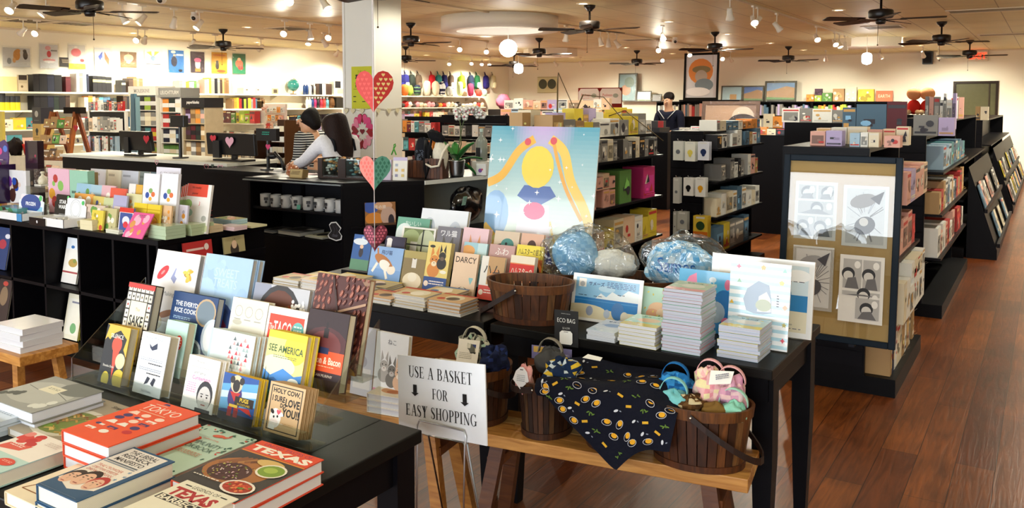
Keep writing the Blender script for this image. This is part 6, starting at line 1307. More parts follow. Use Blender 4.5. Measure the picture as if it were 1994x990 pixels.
m.build('bag_body','cloth',t);MB().tube([(.05,-.03,.26),(.09,-.09,.2),(.11,-.12,.06),(.12,-.12,-.02),(.14,-.12,.06),(.12,-.08,.18),(.08,0,.27)],.011,'#101015').build('handle','cloth',t)
t = root('tote_bag','white tote bag with a hanging strap beside the black one','bag',TR(-3.88,5.1,CZ+.04))
m = MB();blob(m,0,0,.12,.065,.05,.12,'#d8d2c0',5,.12);m.build('bag_body','cloth',t);MB().tube([(-.06,-.05,.13),(-.07,-.09,.07),(0,-.11,.05),(.06,-.1,.06),(.07,-.06,.16),(.09,-.02,.22)],.01,'#e0d8c4').build('handle','cloth',t)
m = MB();blob(m,0,0,0,.085,.045,.04,'#0e0e12',5,.1);tag(m.build('bag_roll','cloth',None,TR(-3.92,5.1,CZ+.315,0,0,.4)),'black rolled bag with a white label resting on the totes','bag')
# orchid
t = root('potted_orchid','white orchid in a ribbed silver pot on the counter side','plant',TR(-3.86,5.28,CZ+.0005))
pr = [(0,0),(.05,0)]
for i in range(13): z = .005+.0095*i;pr.append((.052+.014*i/12+(.0025 if i % 2 else 0),z))
pr += [(.07,.125),(.066,.126),(.062,.1),(0,.1)]
MB().lathe(pr,24,'#c8ccce').build('pot','metal',t)
R = random.Random(5)
for k,(a,L,up_) in enumerate(((-.3,.22,.12),(.5,.2,.05),(1.3,.2,-.02),(3.3,.12,.1),(-1.2,.14,.06),(2.3,.15,.1))):
 def fn(u,v,a=a,L=L,up_=up_): s = u*L;w_ = .034*math.sin(PI*min(1,u*.93+.07))**.7;q = (v-.5)*2;return (math.cos(a)*s-math.sin(a)*w_*q,math.sin(a)*s+math.cos(a)*w_*q,.11+up_*2*u-.2*u*u*L*2+.012*abs(q))
 MB().sheet(fn,10,4,['#2f7a34','#246a2c','#37863c'][k % 3]).build('leaf','leaf',t,None,0,0,.002)
for k in range(2):
 st = [(.0,0,.1),(.01+.02*k,.02,.25),(.03+.0*k,.04-.03*k,.4),(.07-.1*k,.06,.52),(.14-.05*k,.1,.53),(.19-.03*k,.12,.47)]
 MB().tube(st,.004,'#4c5c2c',n=6).build('flower_stem','leaf',t)
 for j in range(7):
  f_ = 2.6+j*.36;i0 = min(int(f_),4);p = V(st[i0]).lerp(V(st[i0+1]),min(f_-i0,1));m = MB()
  for q in range(5): an = 2*PI*q/5+.3;m.lathe([(0,0),(.018,.004),(.0,.008)],8,'#f2efe6',T=TR(p.x+.016*math.cos(an),p.y-.018+R.uniform(-.01,.01),p.z-.012+.016*math.sin(an)) @ M.Rotation(PI/2,4,'X'),sx=1.1)
  m.ball(.007,'#b83c5c',T=TR(p.x,p.y-.028,p.z-.012),n=8,m=6);m.build('blossom','paper',t)
t = root('glass_bottle','frosted grey glass bottle with a dark label behind the orchid','bottle',TR(-3.86,5.62,CZ+.1));MB().lathe([(0,0),(.045,0),(.048,.01),(.048,.16),(.03,.19),(.013,.205),(.013,.24),(0,.24)],18,'#8c948c').build('bottle_body','gloss',t);m = MB();m.box(-.02,.02,-.0505,-.0485,.03,.11,'#15181a');m.build('bottle_label','paper',t);MB().cyl(.014,.235,.26,12,'#b8d0c4').build('cap','plastic',t)
tag(MB().box(-.06,.06,-.05,.05,0,.0985,'#e4e4e0').build('gift_box','paper',None,TR(-3.86,5.62,CZ+.0006),.002),'white box under the frosted bottle','box')
for i,(x,y,w_,h_,c,lb) in enumerate(((-3.80,5.46,.08,.09,'#ecebe8','white box with a small flower print by the orchid leaves'),(-3.74,5.62,.05,.1,'#e4e8ea','pale clear box beside the white flower box'),(-3.72,5.78,.07,.065,'#e09838','orange box at the side counter edge'),(-3.72,5.80,.05,.06,'#a06c2c','brown box stacked on the orange one'))):
 z = CZ+.0006+(.0656 if i == 3 else 0);pack('gift_box',lb,w_,h_,.05,c,(lambda a: a.disc(.4,.4,.2,'#7c4ca0').disc(.6,.5,.1,'#c83c5c')) if i == 0 else None,basis((x,y,z),(.97,.24,0),(0,0,1)),'box',mat='paper')
# ------------------------------------------------------------------ column decorations
def a_staff(a): a.rect(0,0,1,1,'#c4c322');a.text('スタッフ',.5,.88,.06,'#54560c',w=.6);a.text('募',.3,.74,.15,'#1c1c0c',bold=.03);a.text('集',.3,.58,.15,'#1c1c0c',bold=.03);a.scrib(.1,.46,.4,.025,'#6c6c1c',1,3);[a.rect(.1,.28-.12*i,.24,.3-.12*i,'#2c2c10').rect(.55,.28-.12*i,.69,.3-.12*i,'#2c2c10') for i in range(2)]
q0,q1 = PY(684,130,CY0-.004),PY(724,212,CY0-.004)
pack('staff_poster','yellow-green Japanese staff poster taped on the white column',q1.x-q0.x,q0.z-q1.z,.002,'#c4c322',a_staff,basis((q0.x,CY0-.002,q1.z),(1,0,0),(0,0,1)),'poster',mat='paper',eps=.0005)
t = root('heart_wreath','ring wreath of red and pink paper hearts on the white column','wreath',basis(PY(706,256,CY0-.006),(1,0,0),(0,0,1)))
HC = ['#8c1424','#d83c74','#e884a4','#8c1424','#d82c6c','#e8b0bc','#8c1424','#e88ca8','#e8a0b4','#a01828','#d84880','#e05088']
for i in range(12):
 a = 2*PI*i/12+PI/2;r = .055;c = (.105*math.cos(a),.135*math.sin(a))
 h = [(r*math.sin(s)**3,r*(13*math.cos(s)-5*math.cos(2*s)-2*math.cos(3*s)-math.cos(4*s))/16) for s in [2*PI*k/20 for k in range(20)]]
 MB().prism([(c[0]+x*math.cos(a-PI/2)-y*math.sin(a-PI/2),c[1]+x*math.sin(a-PI/2)+y*math.cos(a-PI/2)) for x,y in h],.0005*i,.0005*i+.0015,HC[i]).build('heart','paper',t)
h = [(.03*math.sin(s)**3,.03*(13*math.cos(s)-5*math.cos(2*s)-2*math.cos(3*s)-math.cos(4*s))/16) for s in [2*PI*k/20 for k in range(20)]];MB().prism(h,.004,.008,'#7c1c2c').build('centre_heart','paper',t)
t = root('heart_string','string of pale wooden hearts around the white column','garland',TR())
zs = PY(700,210,CY0).z;m = MB();m.tube([(CX0,CY0-.006,zs),(CX0+.2,CY0-.006,zs-.03),(CX1+.006,CY0-.006,zs),(CX1+.006,CY0+.2,zs-.02),(CX1+.006,CY1,zs)],.002,'#8c7c5c',n=5);m.build('string','cloth',t)
for i,(x,y,nx) in enumerate(((CX0+.03,CY0-.012,0),(CX0+.12,CY0-.012,0),(CX0+.24,CY0-.012,0),(CX1+.012,CY0+.04,1),(CX1+.012,CY0+.2,1),(CX1+.012,CY0+.33,1))):
 h = [(.03*math.sin(s)**3,.03*(13*math.cos(s)-5*math.cos(2*s)-2*math.cos(3*s)-math.cos(4*s))/16) for s in [2*PI*k/20 for k in range(20)]]
 MB().prism(h,0,.005,'#d8cfae').build('heart','paper',t,basis((x,y,zs-.03),(0,1,0) if nx else (1,0,0),(.0,.0,1)))
# hanging folded hearts
HY = 2.95;hx = PY(728,300,HY).x
t = root('heart_garland','three folded paper hearts hanging on one string in front of the column','garland',TR(hx,HY,0,AZ))
MB().tube([(0,0,.95),(0,0,ZC-.001)],.0022,'#e8e0e0',n=5).build('string','cloth',t)
def folded(zc,r,c1,c2,pat):
 hb = None
 for s in (-1,1):
  H = []
  for k in range(15): a = PI*k/14;H.append((r*math.sin(a)**3,r*1.12*(13*math.cos(a)-5*math.cos(2*a)-2*math.cos(3*a)-math.cos(4*a))/16))
  m = MB();T = M.Translation((0,0,zc)) @ M.Rotation(s*.45,4,'Z') @ M.Diagonal((s,1,1,1)) @ M.Rotation(PI/2,4,'X')
  m.prism(H,-.001,.001,c1 if s < 0 else c2,T=T)
  def inside(x,y):
   n = len(H);c = False;j = n-1
   for i in range(n):
    if (H[i][1] > y) != (H[j][1] > y) and x < (H[j][0]-H[i][0])*(y-H[i][1])/(H[j][1]-H[i][1]+1e-9)+H[i][0]: c = not c
    j = i
   return c
  st = r*.27;k = pat[0 if s < 0 else 1]
  for z in (.0016,-.0016):
   for i in range(5):
    for j in range(-6,6):
     x = (i+.5+(.5 if j % 2 else 0))*st*.9;y = j*st*.8
     P = {'heart': [(.34*st*math.sin(b)**3,.34*st*(13*math.cos(b)-5*math.cos(2*b)-2*math.cos(3*b)-math.cos(4*b))/16) for b in [2*PI*q/12 for q in range(12)]],'dia': [(.32*st,0),(0,.45*st),(-.32*st,0),(0,-.45*st)],'dot': [(.36*st*math.cos(2*PI*q/10),.36*st*math.sin(2*PI*q/10)) for q in range(10)]}[k[0]]
     if all(inside(x+p*1.05,y+q*1.05) for p,q in P): m.add([(x+p,y+q,z) for p,q in P],[tuple(range(len(P)))],k[1],T=T)
  m.build('heart_half','paper',t)
folded(1.685,.098,'#d23a34','#c8322e',(('heart','#e0524a'),('heart','#f2d488')))
folded(1.305,.082,'#ee8478','#52907c',(('dia','#e8685e'),('dia','#2f6e5a')))
folded(1.00,.062,'#6a1c34','#6a1c34',(('dot','#c8647c'),('dot','#c8647c')))
# ------------------------------------------------------------------ people
def skinmesh(name,P,E,Rr,rootv,col,parent,mat='skin',sub=1,colfn=None):
 me = bpy.data.meshes.new('s');me.from_pydata([tuple(p) for p in P],E,[]);o = bpy.data.objects.new('s',me);COL.objects.link(o)
 md = o.modifiers.new('k','SKIN');md.use_smooth_shade = True
 for i,v in enumerate(me.skin_vertices[0].data): v.radius = Rr[i] if isinstance(Rr[i],tuple) else (Rr[i],Rr[i]);v.use_root = (i == rootv)
 s = o.modifiers.new('u','SUBSURF');s.levels = sub;s.render_levels = sub
 ev = bpy.data.meshes.new_from_object(o.evaluated_get(bpy.context.evaluated_depsgraph_get()))
 m = MB();m.v = [tuple(v.co) for v in ev.vertices]
 for p in ev.polygons:
  c = p.center;m.f.append(list(p.vertices));m.c.append(lin(colfn(c) if colfn else col));m.m.append(0);m.sm.append(True)
 bpy.data.objects.remove(o);bpy.data.meshes.remove(me);bpy.data.meshes.remove(ev)
 return m.build(name,mat,parent)
def person(label,m4,J,hand,shirt,trousers,skin='#d9a684',stripes=None,sex='w'):
 """J: joints in the figure's frame, facing -Y; hand: curl (0 flat .. 1 closed)"""
 t = root('person',label,'person',m4)
 names = ['pelvis','waist','chest','neck','head0','head1','shl','ell','wrl','shr','elr','wrr','hil','knl','anl','tol','hir','knr','anr','tor']
 ed = [(0,1),(1,2),(2,3),(3,4),(4,5),(2,6),(6,7),(7,8),(2,9),(9,10),(10,11),(0,12),(12,13),(13,14),(14,15),(0,16),(16,17),(17,18),(18,19)]
 P = [V(J[n]) for n in names];big = 1.12 if sex == 'm' else 1
 rad = [(.13,.11),(.115*big,.09*big),(.13*big,.095*big),.052,.078,(.07,.082),.058*big,.042*big,.027*big,.058*big,.042*big,.027*big,.085,.058,.038,.032,.085,.058,.038,.032]
 for side in ('l','r'):
  w_ = V(J['wr'+side]);e = V(J['el'+side]);d = (w_-e).normalized();up = V((0,0,1));sd = d.cross(up).normalized()*(1 if side == 'l' else -1);nm = sd.cross(d).normalized()*(1 if side == 'l' else -1)
  if nm.z < 0: nm = -nm
  base = len(P);wi = names.index('wr'+side)
  P.append(w_+d*.045);rad.append((.026,.017));ed.append((wi,base))
  for k in range(4):
   L = [.07,.078,.072,.056][k];o = sd*(.027-.018*k);a0 = len(P)
   P += [w_+d*.085+o,w_+d*(.085+L*.45)+o*1.1-nm*(.012+.02*hand),w_+d*(.085+L*(.85-.35*hand))+o*1.1-nm*(.03+.035*hand)]
   rad += [.0095,.0085,.007];ed += [(base,a0),(a0,a0+1),(a0+1,a0+2)]
  a0 = len(P);P += [w_+d*.03+sd*.03-nm*.006,w_+d*.065+sd*.048-nm*.02,w_+d*.09+sd*.04-nm*.035];rad += [.011,.0095,.0075];ed += [(base,a0),(a0,a0+1),(a0+1,a0+2)]
 skinmesh('body',P,ed,rad,0,skin,t)
 # clothes follow the same joints, slightly larger, ending at wrists, neck and ankles
 def sub_(ids,k,name,col,fn=None,cuts=None,mat='cloth'):
  mp = {n: i for i,n in enumerate(ids)};PP = [V(J[n]) for n in ids]
  for n,(to,f_) in (cuts or {}).items(): PP[mp[n]] = V(J[n]).lerp(V(J[to]),f_)
  RR = [(rad[names.index(n)] if isinstance(rad[names.index(n)],tuple) else (rad[names.index(n)],)*2) for n in ids];RR = [(a+k,b+k) for a,b in RR]
  EE = [(mp[names[a]],mp[names[b]]) for a,b in ed if a < 20 and b < 20 and names[a] in mp and names[b] in mp]
  return skinmesh(name,PP,EE,RR,0,col,t,mat,1,fn)
 sub_(['pelvis','waist','chest','neck','shl','ell','wrl','shr','elr','wrr'],.012,'shirt',shirt,None,{'neck': ('chest',.45),'wrl': ('ell',.12),'wrr': ('elr',.12)},stripes or 'cloth')
 sub_(['pelvis','hil','knl','anl','hir','knr','anr'],.014,'trousers',trousers)
 m = MB()
 for s in 'lr': a,b = V(J['an'+s]),V(J['to'+s]);c = (a+b)/2;m.ball(.05,'#15131a',T=TR(c.x,c.y-.02,.042),sc=(.95,2.4,.8))
 m.build('shoes','plastic',t)
 # face: nose, eyes, brows, mouth, ears
 h = V(J['head0']).lerp(V(J['head1']),.55);ax = V(J['fwd']).normalized();rt = ax.cross(V((0,0,1))).normalized();u = rt.cross(ax).normalized()
 m = MB();fp = lambda x,y,z: h+rt*x+u*y+ax*z
 m.tube([fp(0,.018,.078),fp(0,-.004,.095),fp(0,-.022,.1)],[.007,.011,.012],skin,n=8);m.build('nose','skin',t)
 m = MB()
 for s in (-1,1): m.ball(.0095,'#f0ece4',T=M.Translation(fp(s*.03,.012,.074)),n=10,m=8);m.ball(.0058,'#20140e',T=M.Translation(fp(s*.03,.012,.0805)),n=8,m=6)
 m.build('eye','gloss',t)
 m = MB()
 for s in (-1,1): m.tube([fp(s*.012,.032,.082),fp(s*.03,.038,.08),fp(s*.05,.03,.068)],.0045,'#1c120c',n=6)
 m.build('eyebrow','hair',t)
 m = MB();m.tube([fp(-.022,-.052,.074),fp(0,-.05,.084),fp(.022,-.052,.074)],[.003,.006,.003],'#a85c50',n=6);m.build('mouth','skin',t)
 m = MB()
 for s in (-1,1): m.ball(.02,skin,T=M.Translation(fp(s*.079,.0,-.005)),n=10,m=8,sc=(.35,.6,1.1))
 m.build('ear','skin',t)
 return t,h,fp
def hairshape(t,pts,rads,col,edges=None):
 return skinmesh('hair',pts,edges or [(i,i+1) for i in range(len(pts)-1)],rads,0,col,t,'hair',2)
# long-haired woman writing at the counter, seen from behind-right; faces -X
FW = math.radians(-100)
J = dict(pelvis=(0,.05,.9),waist=(0,.02,1.03),chest=(0,-.06,1.2),neck=(0,-.1,1.35),head0=(0,-.13,1.405),head1=(0,-.16,1.495),shl=(.16,-.07,1.29),ell=(.22,-.24,1.12),wrl=(.18,-.43,1.1),shr=(-.16,-.07,1.29),elr=(-.2,-.26,1.13),wrr=(-.09,-.45,1.12),
 hil=(.085,.06,.86),knl=(.09,.02,.48),anl=(.09,.06,.09),tol=(.095,-.07,.05),hir=(-.085,.06,.86),knr=(-.09,.02,.48),anr=(-.09,.06,.09),tor=(-.095,-.07,.05),fwd=(0,-1,-.45))
pw,hw,fpw = person('person with long dark hair, white sleeves and a dark apron, writing at the counter',TR(-4.98,5.2,0,FW),J,.6,'#d7d8e0','#23262e')
def apr(c): return '#14161f'
skinmesh('apron',[(0,.05,.8),(0,.03,.98),(0,-.045,1.14),(0,-.065,1.2)],[(0,1),(1,2),(2,3)],[(.165,.145),(.15,.125),(.165,.13),(.12,.11)],0,'#15171f',pw,'cloth',1)
MB().tube([(-.1,.045,1.22),(-.1,.02,1.305),(-.1,-.1,1.36)],.011,'#14161c',n=6).tube([(.1,.045,1.22),(.1,.02,1.305),(.1,-.1,1.36)],.011,'#14161c',n=6).build('apron_strap','cloth',pw)
hairshape(pw,[(0,-.13,1.53),(0,-.10,1.44),(0,-.03,1.33),(0,.015,1.2),(0,.04,1.07),(0,.05,1.02)],[(.112,.12),(.115,.118),(.125,.085),(.11,.06),(.07,.045),(.03,.03)],'#1f1210')
m = MB();m.tube([(-.02,-.52,1.06),(-.1,-.5,1.2)],.005,'#d8d8d8',n=6);tag(m.build('pen','plastic',None,TR(-4.98,5.2,0,FW)),'white pen in the hand of the person at the counter','pen')
# second person, striped shirt, facing away to the register side
J2 = dict(J);J2.update(pelvis=(0,.0,.9),waist=(0,0,1.05),chest=(0,-.02,1.24),neck=(0,-.04,1.38),head0=(0,-.06,1.42),head1=(0,-.08,1.5),shl=(.16,-.02,1.31),ell=(.2,-.02,1.08),wrl=(.17,-.2,.98),shr=(-.16,-.02,1.31),elr=(-.2,-.02,1.08),wrr=(-.17,-.2,.98),fwd=(0,-1,-.25))
ps,hs_,fps = person('person with tied dark hair in a black and white striped shirt beside the column',TR(-5.86,5.72,0,math.radians(-78)),J2,.4,'#1b1b22','#1c1c22',stripes='stripes')
hairshape(ps,[(0,-.075,1.525),(0,-.025,1.49),(0,.03,1.43),(0,.06,1.36)],[(.104,.1),(.106,.112),(.075,.07),(.045,.04)],'#15100f')
# ------------------------------------------------------------------ poster wall: shelves, posters, goods
XS = XL+.30
def wshelf(label,px0,px1,z):
 y0,y1 = PX(px0,190,XS).y,min(PX(px1,190,XS).y,22.2);t = root('wall_shelf',label,'shelf',TR(0,0,0))
 MB().box(XL+.021,XS,y0,y1,z-.03,z,'#f0ead8').build('shelf_board','laminate',t)
 k = max(2,int((y1-y0)/1.2))
 for i in range(k): y = y0+(y1-y0)*(i+.5)/k;MB().prism([(XL+.021,z-.031),(XS-.05,z-.031),(XL+.021,z-.14)],y-.006,y+.006,'#d8d2c0',T=M(((1,0,0,0),(0,0,1,0),(0,1,0,0),(0,0,0,1)))).build('bracket','metal',t)
 return y0,y1
ZU,ZL = 1.80,1.495
wshelf('upper white shelf on the poster wall with binders and boxes',-40,672,ZU);wshelf('lower white shelf on the poster wall with notebooks',-40,672,ZL)
wshelf('upper white shelf under the hanging backpacks',778,946,ZU);wshelf('lower white shelf under the hanging backpacks',778,946,ZL)
CN = lambda p: [(c,n) for n,c in p.items()]
K1 = {'black': '#131218','navy': '#161c34','dark blue': '#1c2a48','dark green': '#1a2a22','maroon': '#5c1420','grey': '#8a8884','brown': '#7a5c3c','tan': '#b08c5c','slate blue': '#4c6c84','pale blue': '#a8c4d8','cream': '#e8dcc0','orange': '#e08c34','pink': '#e0a898','red': '#b82c2c','yellow': '#e0c83c','lime': '#9cb83c','white': '#ecebe4','teal': '#4c8c94','green': '#5c8c44','plum': '#4c2c44','peach': '#e8c8a8','lilac': '#b8a8d0','magenta': '#c82c74','dark brown': '#3c2a20'}
def shelfbooks(place,px0,px1,z,names,h,t_,X=XS-.03,name='notebook',cat='notebook',dy=.2,lean_=.0,band=None,seed=0,hv=.02):
 R = random.Random(seed);y = PX(px0,190,X).y;y1 = PX(px1,190,X).y;i = 0
 while y < y1-t_*1.25:
  n = names[i % len(names)];c = K1[n];w_ = t_*R.uniform(.75,1.3);hh = h-R.uniform(0,hv)
  m = MB();m.box(0,w_-.002,-dy,0,0,hh,c);
  if band: m.box(-.0004,w_-.0016,-.01,.0006,hh*.62,hh*.78,band)
  else: m.box(.002,w_-.004,-.01,.0006,hh*.8,hh*.84,shade(c,1.9))
  m.box(.001,w_-.003,-dy+.003,-.003,hh,hh+.0008,'#e8e0cc')
  T = M(((0,1,0,X),(1,0,0,y),(0,0,1,z+.0005),(0,0,0,1)))
  tag(m.build(name,'paper',None,T @ M.Rotation(lean_,4,'Y')),'%s %s, %s from shopfront end %s' % (n,name.replace('_',' '),od(i),place),cat,name.replace('_',' ')+' rows on the wall shelves');y += w_+.001;i += 1
shelfbooks('of the dark binders on the upper wall shelf',66,128,ZU,['black','black','navy','black','dark green','black','dark brown','black'],.3,.115,seed=1,name='binder',cat='binder')
shelfbooks('of the maroon binders on the upper wall shelf',129,147,ZU,['maroon','red','maroon'],.28,.07,seed=2,name='binder',cat='binder')
shelfbooks('of the pale binders on the upper wall shelf',150,181,ZU,['white','grey','pale blue','navy','black','brown','orange'],.33,.06,seed=3,name='binder',cat='binder')
shelfbooks('of the black yellow-banded albums on the upper wall shelf',182,222,ZU,['black'],.29,.09,band='#d8c878',seed=4,name='album',cat='album')
shelfbooks('of the wrapped albums, upper wall shelf',238,250,ZU,['black','dark brown'],.24,.07,band='#d8d09c',seed=5,name='album',cat='album')
shelfbooks('of the brown albums on the upper wall shelf',252,286,ZU,['dark brown','brown','tan','brown','cream','brown'],.31,.07,seed=6,name='album',cat='album',hv=.06)
shelfbooks('of the coloured journals on the upper wall shelf',350,392,ZU,['grey','peach','orange','pink','white','green'],.25,.07,seed=7,name='journal',cat='journal',hv=.06)
shelfbooks('of the striped journals on the upper wall shelf',399,458,ZU,['pink','pink','lime','grey','black','grey','dark brown','tan','brown','brown'],.33,.062,seed=8,name='journal',cat='journal',hv=.06)
shelfbooks('on the upper wall shelf',512,552,ZU,['pale blue'],.44,.12,seed=9,name='file',cat='file',hv=.1)
shelfbooks('by the globe, upper shelf',616,650,ZU,['dark brown','black','white','dark brown'],.26,.09,seed=10,name='album',cat='album')
shelfbooks('of the black notebooks on the lower wall shelf',66,145,ZL,['black','black','navy','dark green','black','dark brown','maroon','black'],.25,.1,seed=11)
shelfbooks('of the mixed notebooks on the lower wall shelf',164,230,ZL,['cream','orange','pink','brown','teal','slate blue','slate blue','black','dark green','black','pink','peach'],.25,.07,seed=12,hv=.05)
shelfbooks('of tilted brown notebooks, lower shelf',240,262,ZL,['dark brown','black','maroon'],.26,.08,seed=13)
shelfbooks('of the bright notebooks on the lower wall shelf',452,515,ZL,['brown','orange','yellow','red','black','lime','dark brown','yellow','grey','red','slate blue','black','brown'],.24,.06,seed=14,hv=.05)
shelfbooks('of the lower shelf near staff',500,520,ZL,['tan','brown'],.2,.09,seed=15)
def wallbox(name,label,x0,x1,yt,z,D,col,art=None,X=XS-.02,cat='box',group=None,eps=.0006):
 a = PX(x0,yt,X);W = PX(x1,yt,X).y-a.y;h = a.z-z
 return pack(name,label,W,h,D,col,art,basis((X,a.y,z+.0006),(0,1,0),(0,0,1)),cat,group,None,'paper',eps)
wallbox('storage_box','cream wooden box at the shopfront end of the upper wall shelf',5,33,149,ZU,.2,'#e0c088')
wallbox('wall_card','beige photo panel with a dark bird on the upper wall shelf',34,54,146,ZU,.02,'#b8a888',lambda a: a.rect(.1,.7,.9,1,'#2c2018').rect(.1,.1,.9,.5,'#c8b898').disc(.4,.3,.12,'#6c5838'))
wallbox('storage_box','white storage box below another one near the pale blue files',474,498,171,ZU,.2,'#ddd2b4',lambda a: a.rect(.2,.6,.35,.75,'#4c3c2c'));wallbox('storage_box','white storage box beside the pale blue files',498.5,511,171,ZU,.2,'#d8ccac',lambda a: a.rect(.2,.6,.45,.75,'#4c3c2c'))
wallbox('framed_photo','small tan photo frame in front of the pale blue files',530,542,172,ZU,.02,'#c8b088',lambda a: a.rect(.2,.2,.8,.8,'#4c4434'),X=XS-.005)
t = root('desk_globe','small teal desk globe on the upper wall shelf','globe',TR(XS-.15,PX(571,170,XS-.15).y,ZU+.0005))
MB().ball(.13,'#2f8078',T=TR(0,0,.21),n=20,m=14).build('globe_ball','gloss',t);MB().cyl(.07,0,.02,16,'#6c4c2c').cyl(.012,.02,.09,8,'#b08c4c').build('base','laminate',t);m = MB();m.tube([(0,.145*math.sin(a),.21-.145*math.cos(a)) for a in [PI*i/12 for i in range(13)]],.006,'#b08c4c',n=6);m.build('meridian','metal',t)
def vial(label,x,z,r,h,c,X=XS-.06,cap='#f0f0ec',name='bottle'):
 y = PX(x,190,X).y;t = root(name,label,'bottle',TR(X,y,z+.0005),'bottles on the wall shelves')
 MB().lathe([(0,0),(r,0),(r,h*.7),(r*.5,h*.8),(r*.5,h*.85),(0,h*.85)],12,c).build('bottle_body','gloss',t);MB().cyl(r*.55,h*.855,h,10,cap).build('cap','plastic',t)
for i,(x,c,n) in enumerate(((593,'#24447c','blue'),(598,'#24447c','second blue'),(604,'#ecebe4','white'),(608,'#2c2c34','black'),(612,'#d8d0c0','cream'))): vial('%s bottle near the globe on the upper wall shelf' % n,x,ZU,.035,.26,c)
for i,(x,c,n) in enumerate(((598,'#ecebe4','white'),(603,'#d8e0e4','frosted'),(608,'#24447c','dark blue'),(613,'#c83c74','magenta'),(619,'#2c2c34','black'),(625,'#b83c54','crimson'),(631,'#d84c44','red'),(637,'#6cb4c4','pale teal'))): vial('%s ink bottle on the lower wall shelf behind the staff' % n,x,ZL,.04,.25,c)
t = root('wooden_bird','tall brown carved bird on the lower wall shelf behind the staff','figurine',TR(XS-.08,PX(645,200,XS-.08).y,ZL+.0005));m = MB();m.lathe([(0,0),(.06,.0),(.085,.08),(.07,.19),(.045,.24),(.04,.28),(0,.3)],14,'#6c4c30');m.build('bird_body','laminate',t);MB().cyl(.015,0,.05,8,'#c89040',T=TR(.03,0,.26,0,0,PI/2),r2=.002).build('beak','plastic',t)
wallbox('gift_box','dark picture box at the column end of the upper wall shelf',650,672,158,ZU,.15,'#c8ccc0',lambda a: a.rect(.1,.5,.6,1,'#1c1a1e').rect(.3,.1,.9,.45,'#d8a890'));wallbox('gift_box','dark box at the column end of the lower wall shelf',655,672,190,ZL,.15,'#2c2820')
for k,x in enumerate((0,9,20,29)):
 y = PX(x+3,200,XS-.08).y;m = MB();m.cyl(.055,0,.13,14,'#d8c81c').cyl(.0555,.13,.23+(.06 if k == 0 else 0),14,'#22242a');tag(m.build('paper_cup_roll','paper',None,TR(XS-.08,y,ZL+.0005)),'%s yellow and black roll at the shopfront end of the lower wall shelf' % od(k),'paper roll','yellow and black rolls')
# posters in clear sleeves (plain stand-ins for the printed designs)
def wposter(label,x0,x1,yt,yb,bg,shapes,title=None,tc='#444'):
 a = PX(x0,yt,XL+.035);W = PX(x1,yt,XL+.035).y-a.y;h = a.z-PX(x0,yb,XL+.035).z;h = min(h,ZC-.04-(a.z-h));zb = a.z-h if a.z < ZC-.04 else ZC-.04-h
 t = root('wall_poster',label,'poster',basis((XL+.02,a.y,zb),(0,1,0),(0,0,1)),'sleeved posters on the wall')
 m = MB();m.box(.02,W-.02,.03,h-.03,0,.004,bg);A = Art(m,W-.04,h-.06,M.Translation((.02,.03,0)),.004,.0006)
 for s in shapes:
  if s[0] == 'd': A.disc(s[1],s[2],s[3],s[5],s[4])
  elif s[0] == 'r': A.rect(*s[1:6])
  elif s[0] == 'p': A.poly(s[1],s[2])
 if title: A.text(title,.5,.08,.07,tc,w=.7,bold=.02)
 m.build('print','paper',t)
 MB().sheet(lambda u,v: (u*W,v*h,.014+.006*math.sin(9*u+7*v)*math.sin(6*v+2*u)),10,12,'#fff').build('clear_sleeve','film_thin',t)
wposter('grey sleeved poster with orange and dark animal shapes',3,61,88,133,'#c8c8c4',[('d',.5,.62,.13,.2,'#c8862c'),('d',.55,.85,.09,.07,'#c8862c'),('d',.82,.62,.09,.16,'#2c2420'),('d',.8,.85,.07,.06,'#2c2420'),('d',.22,.3,.08,.12,'#8a8c8c'),('d',.4,.35,.06,.1,'#d8a060')])
wposter('pale grey sleeved poster with a pink and red flower figure',75,115,82,136,'#d0d0d0',[('d',.45,.85,.16,.12,'#e0a0a4'),('d',.5,.6,.12,.18,'#d0343c'),('d',.5,.35,.36,.08,'#e4a0a0'),('d',.5,.28,.3,.06,'#f0ece8'),('r',.6,.72,.95,.78,'#777')],None)
wposter('yellow-footed sleeved poster lettered LAINE with a pink shape',131,168,83,137,'#d8d4cc',[('d',.45,.68,.3,.24,'#e06c74'),('d',.45,.9,.1,.07,'#f0ece0'),('d',.8,.36,.13,.1,'#d84440'),('r',0,0,1,.22,'#ecc828')],'LAINE','#b0741c')
wposter('grey sleeved poster with blue and orange dancers lettered PARIS',182,218,89,139,'#d4d4d2',[('p',[(.2,.6),(.5,.85),(.45,.3)],'#3c509c'),('p',[(.6,.85),(.9,.5),(.85,.2),(.6,.5)],'#d8603c'),('p',[(.4,.55),(.6,.55),(.75,.14),(.25,.14)],'#9c9c9c')],'PARIS','#556')
wposter('brown sleeved poster with a pale round head shape',233,268,97,134,'#7c5c3c',[('r',0,0,1,.35,'#a8602c'),('d',.5,.6,.3,.22,'#e0b484'),('d',.5,.45,.14,.2,'#d8a878')])
wposter('white sleeved poster with yellow wings and a blue figure',280,316,94,141,'#e4e2d8',[('p',[(.1,.9),(.45,.7),(.4,.95)],'#e0c850'),('p',[(.9,.95),(.55,.7),(.6,.95)],'#d8d050'),('d',.5,.62,.16,.14,'#7c94a8'),('r',.05,.32,.95,.35,'#333'),('r',.3,.15,.7,.18,'#999')])
wposter('bright blue sleeved poster with a dark standing figure',327,360,94,144,'#2c78c0',[('d',.35,.5,.2,.3,'#1c2440'),('d',.38,.78,.1,.06,'#e8c8a8'),('r',.5,.76,.95,.84,'#d8e4f0'),('d',.3,.92,.16,.08,'#d8e8d0'),('d',.75,.1,.14,.08,'#16283c')])
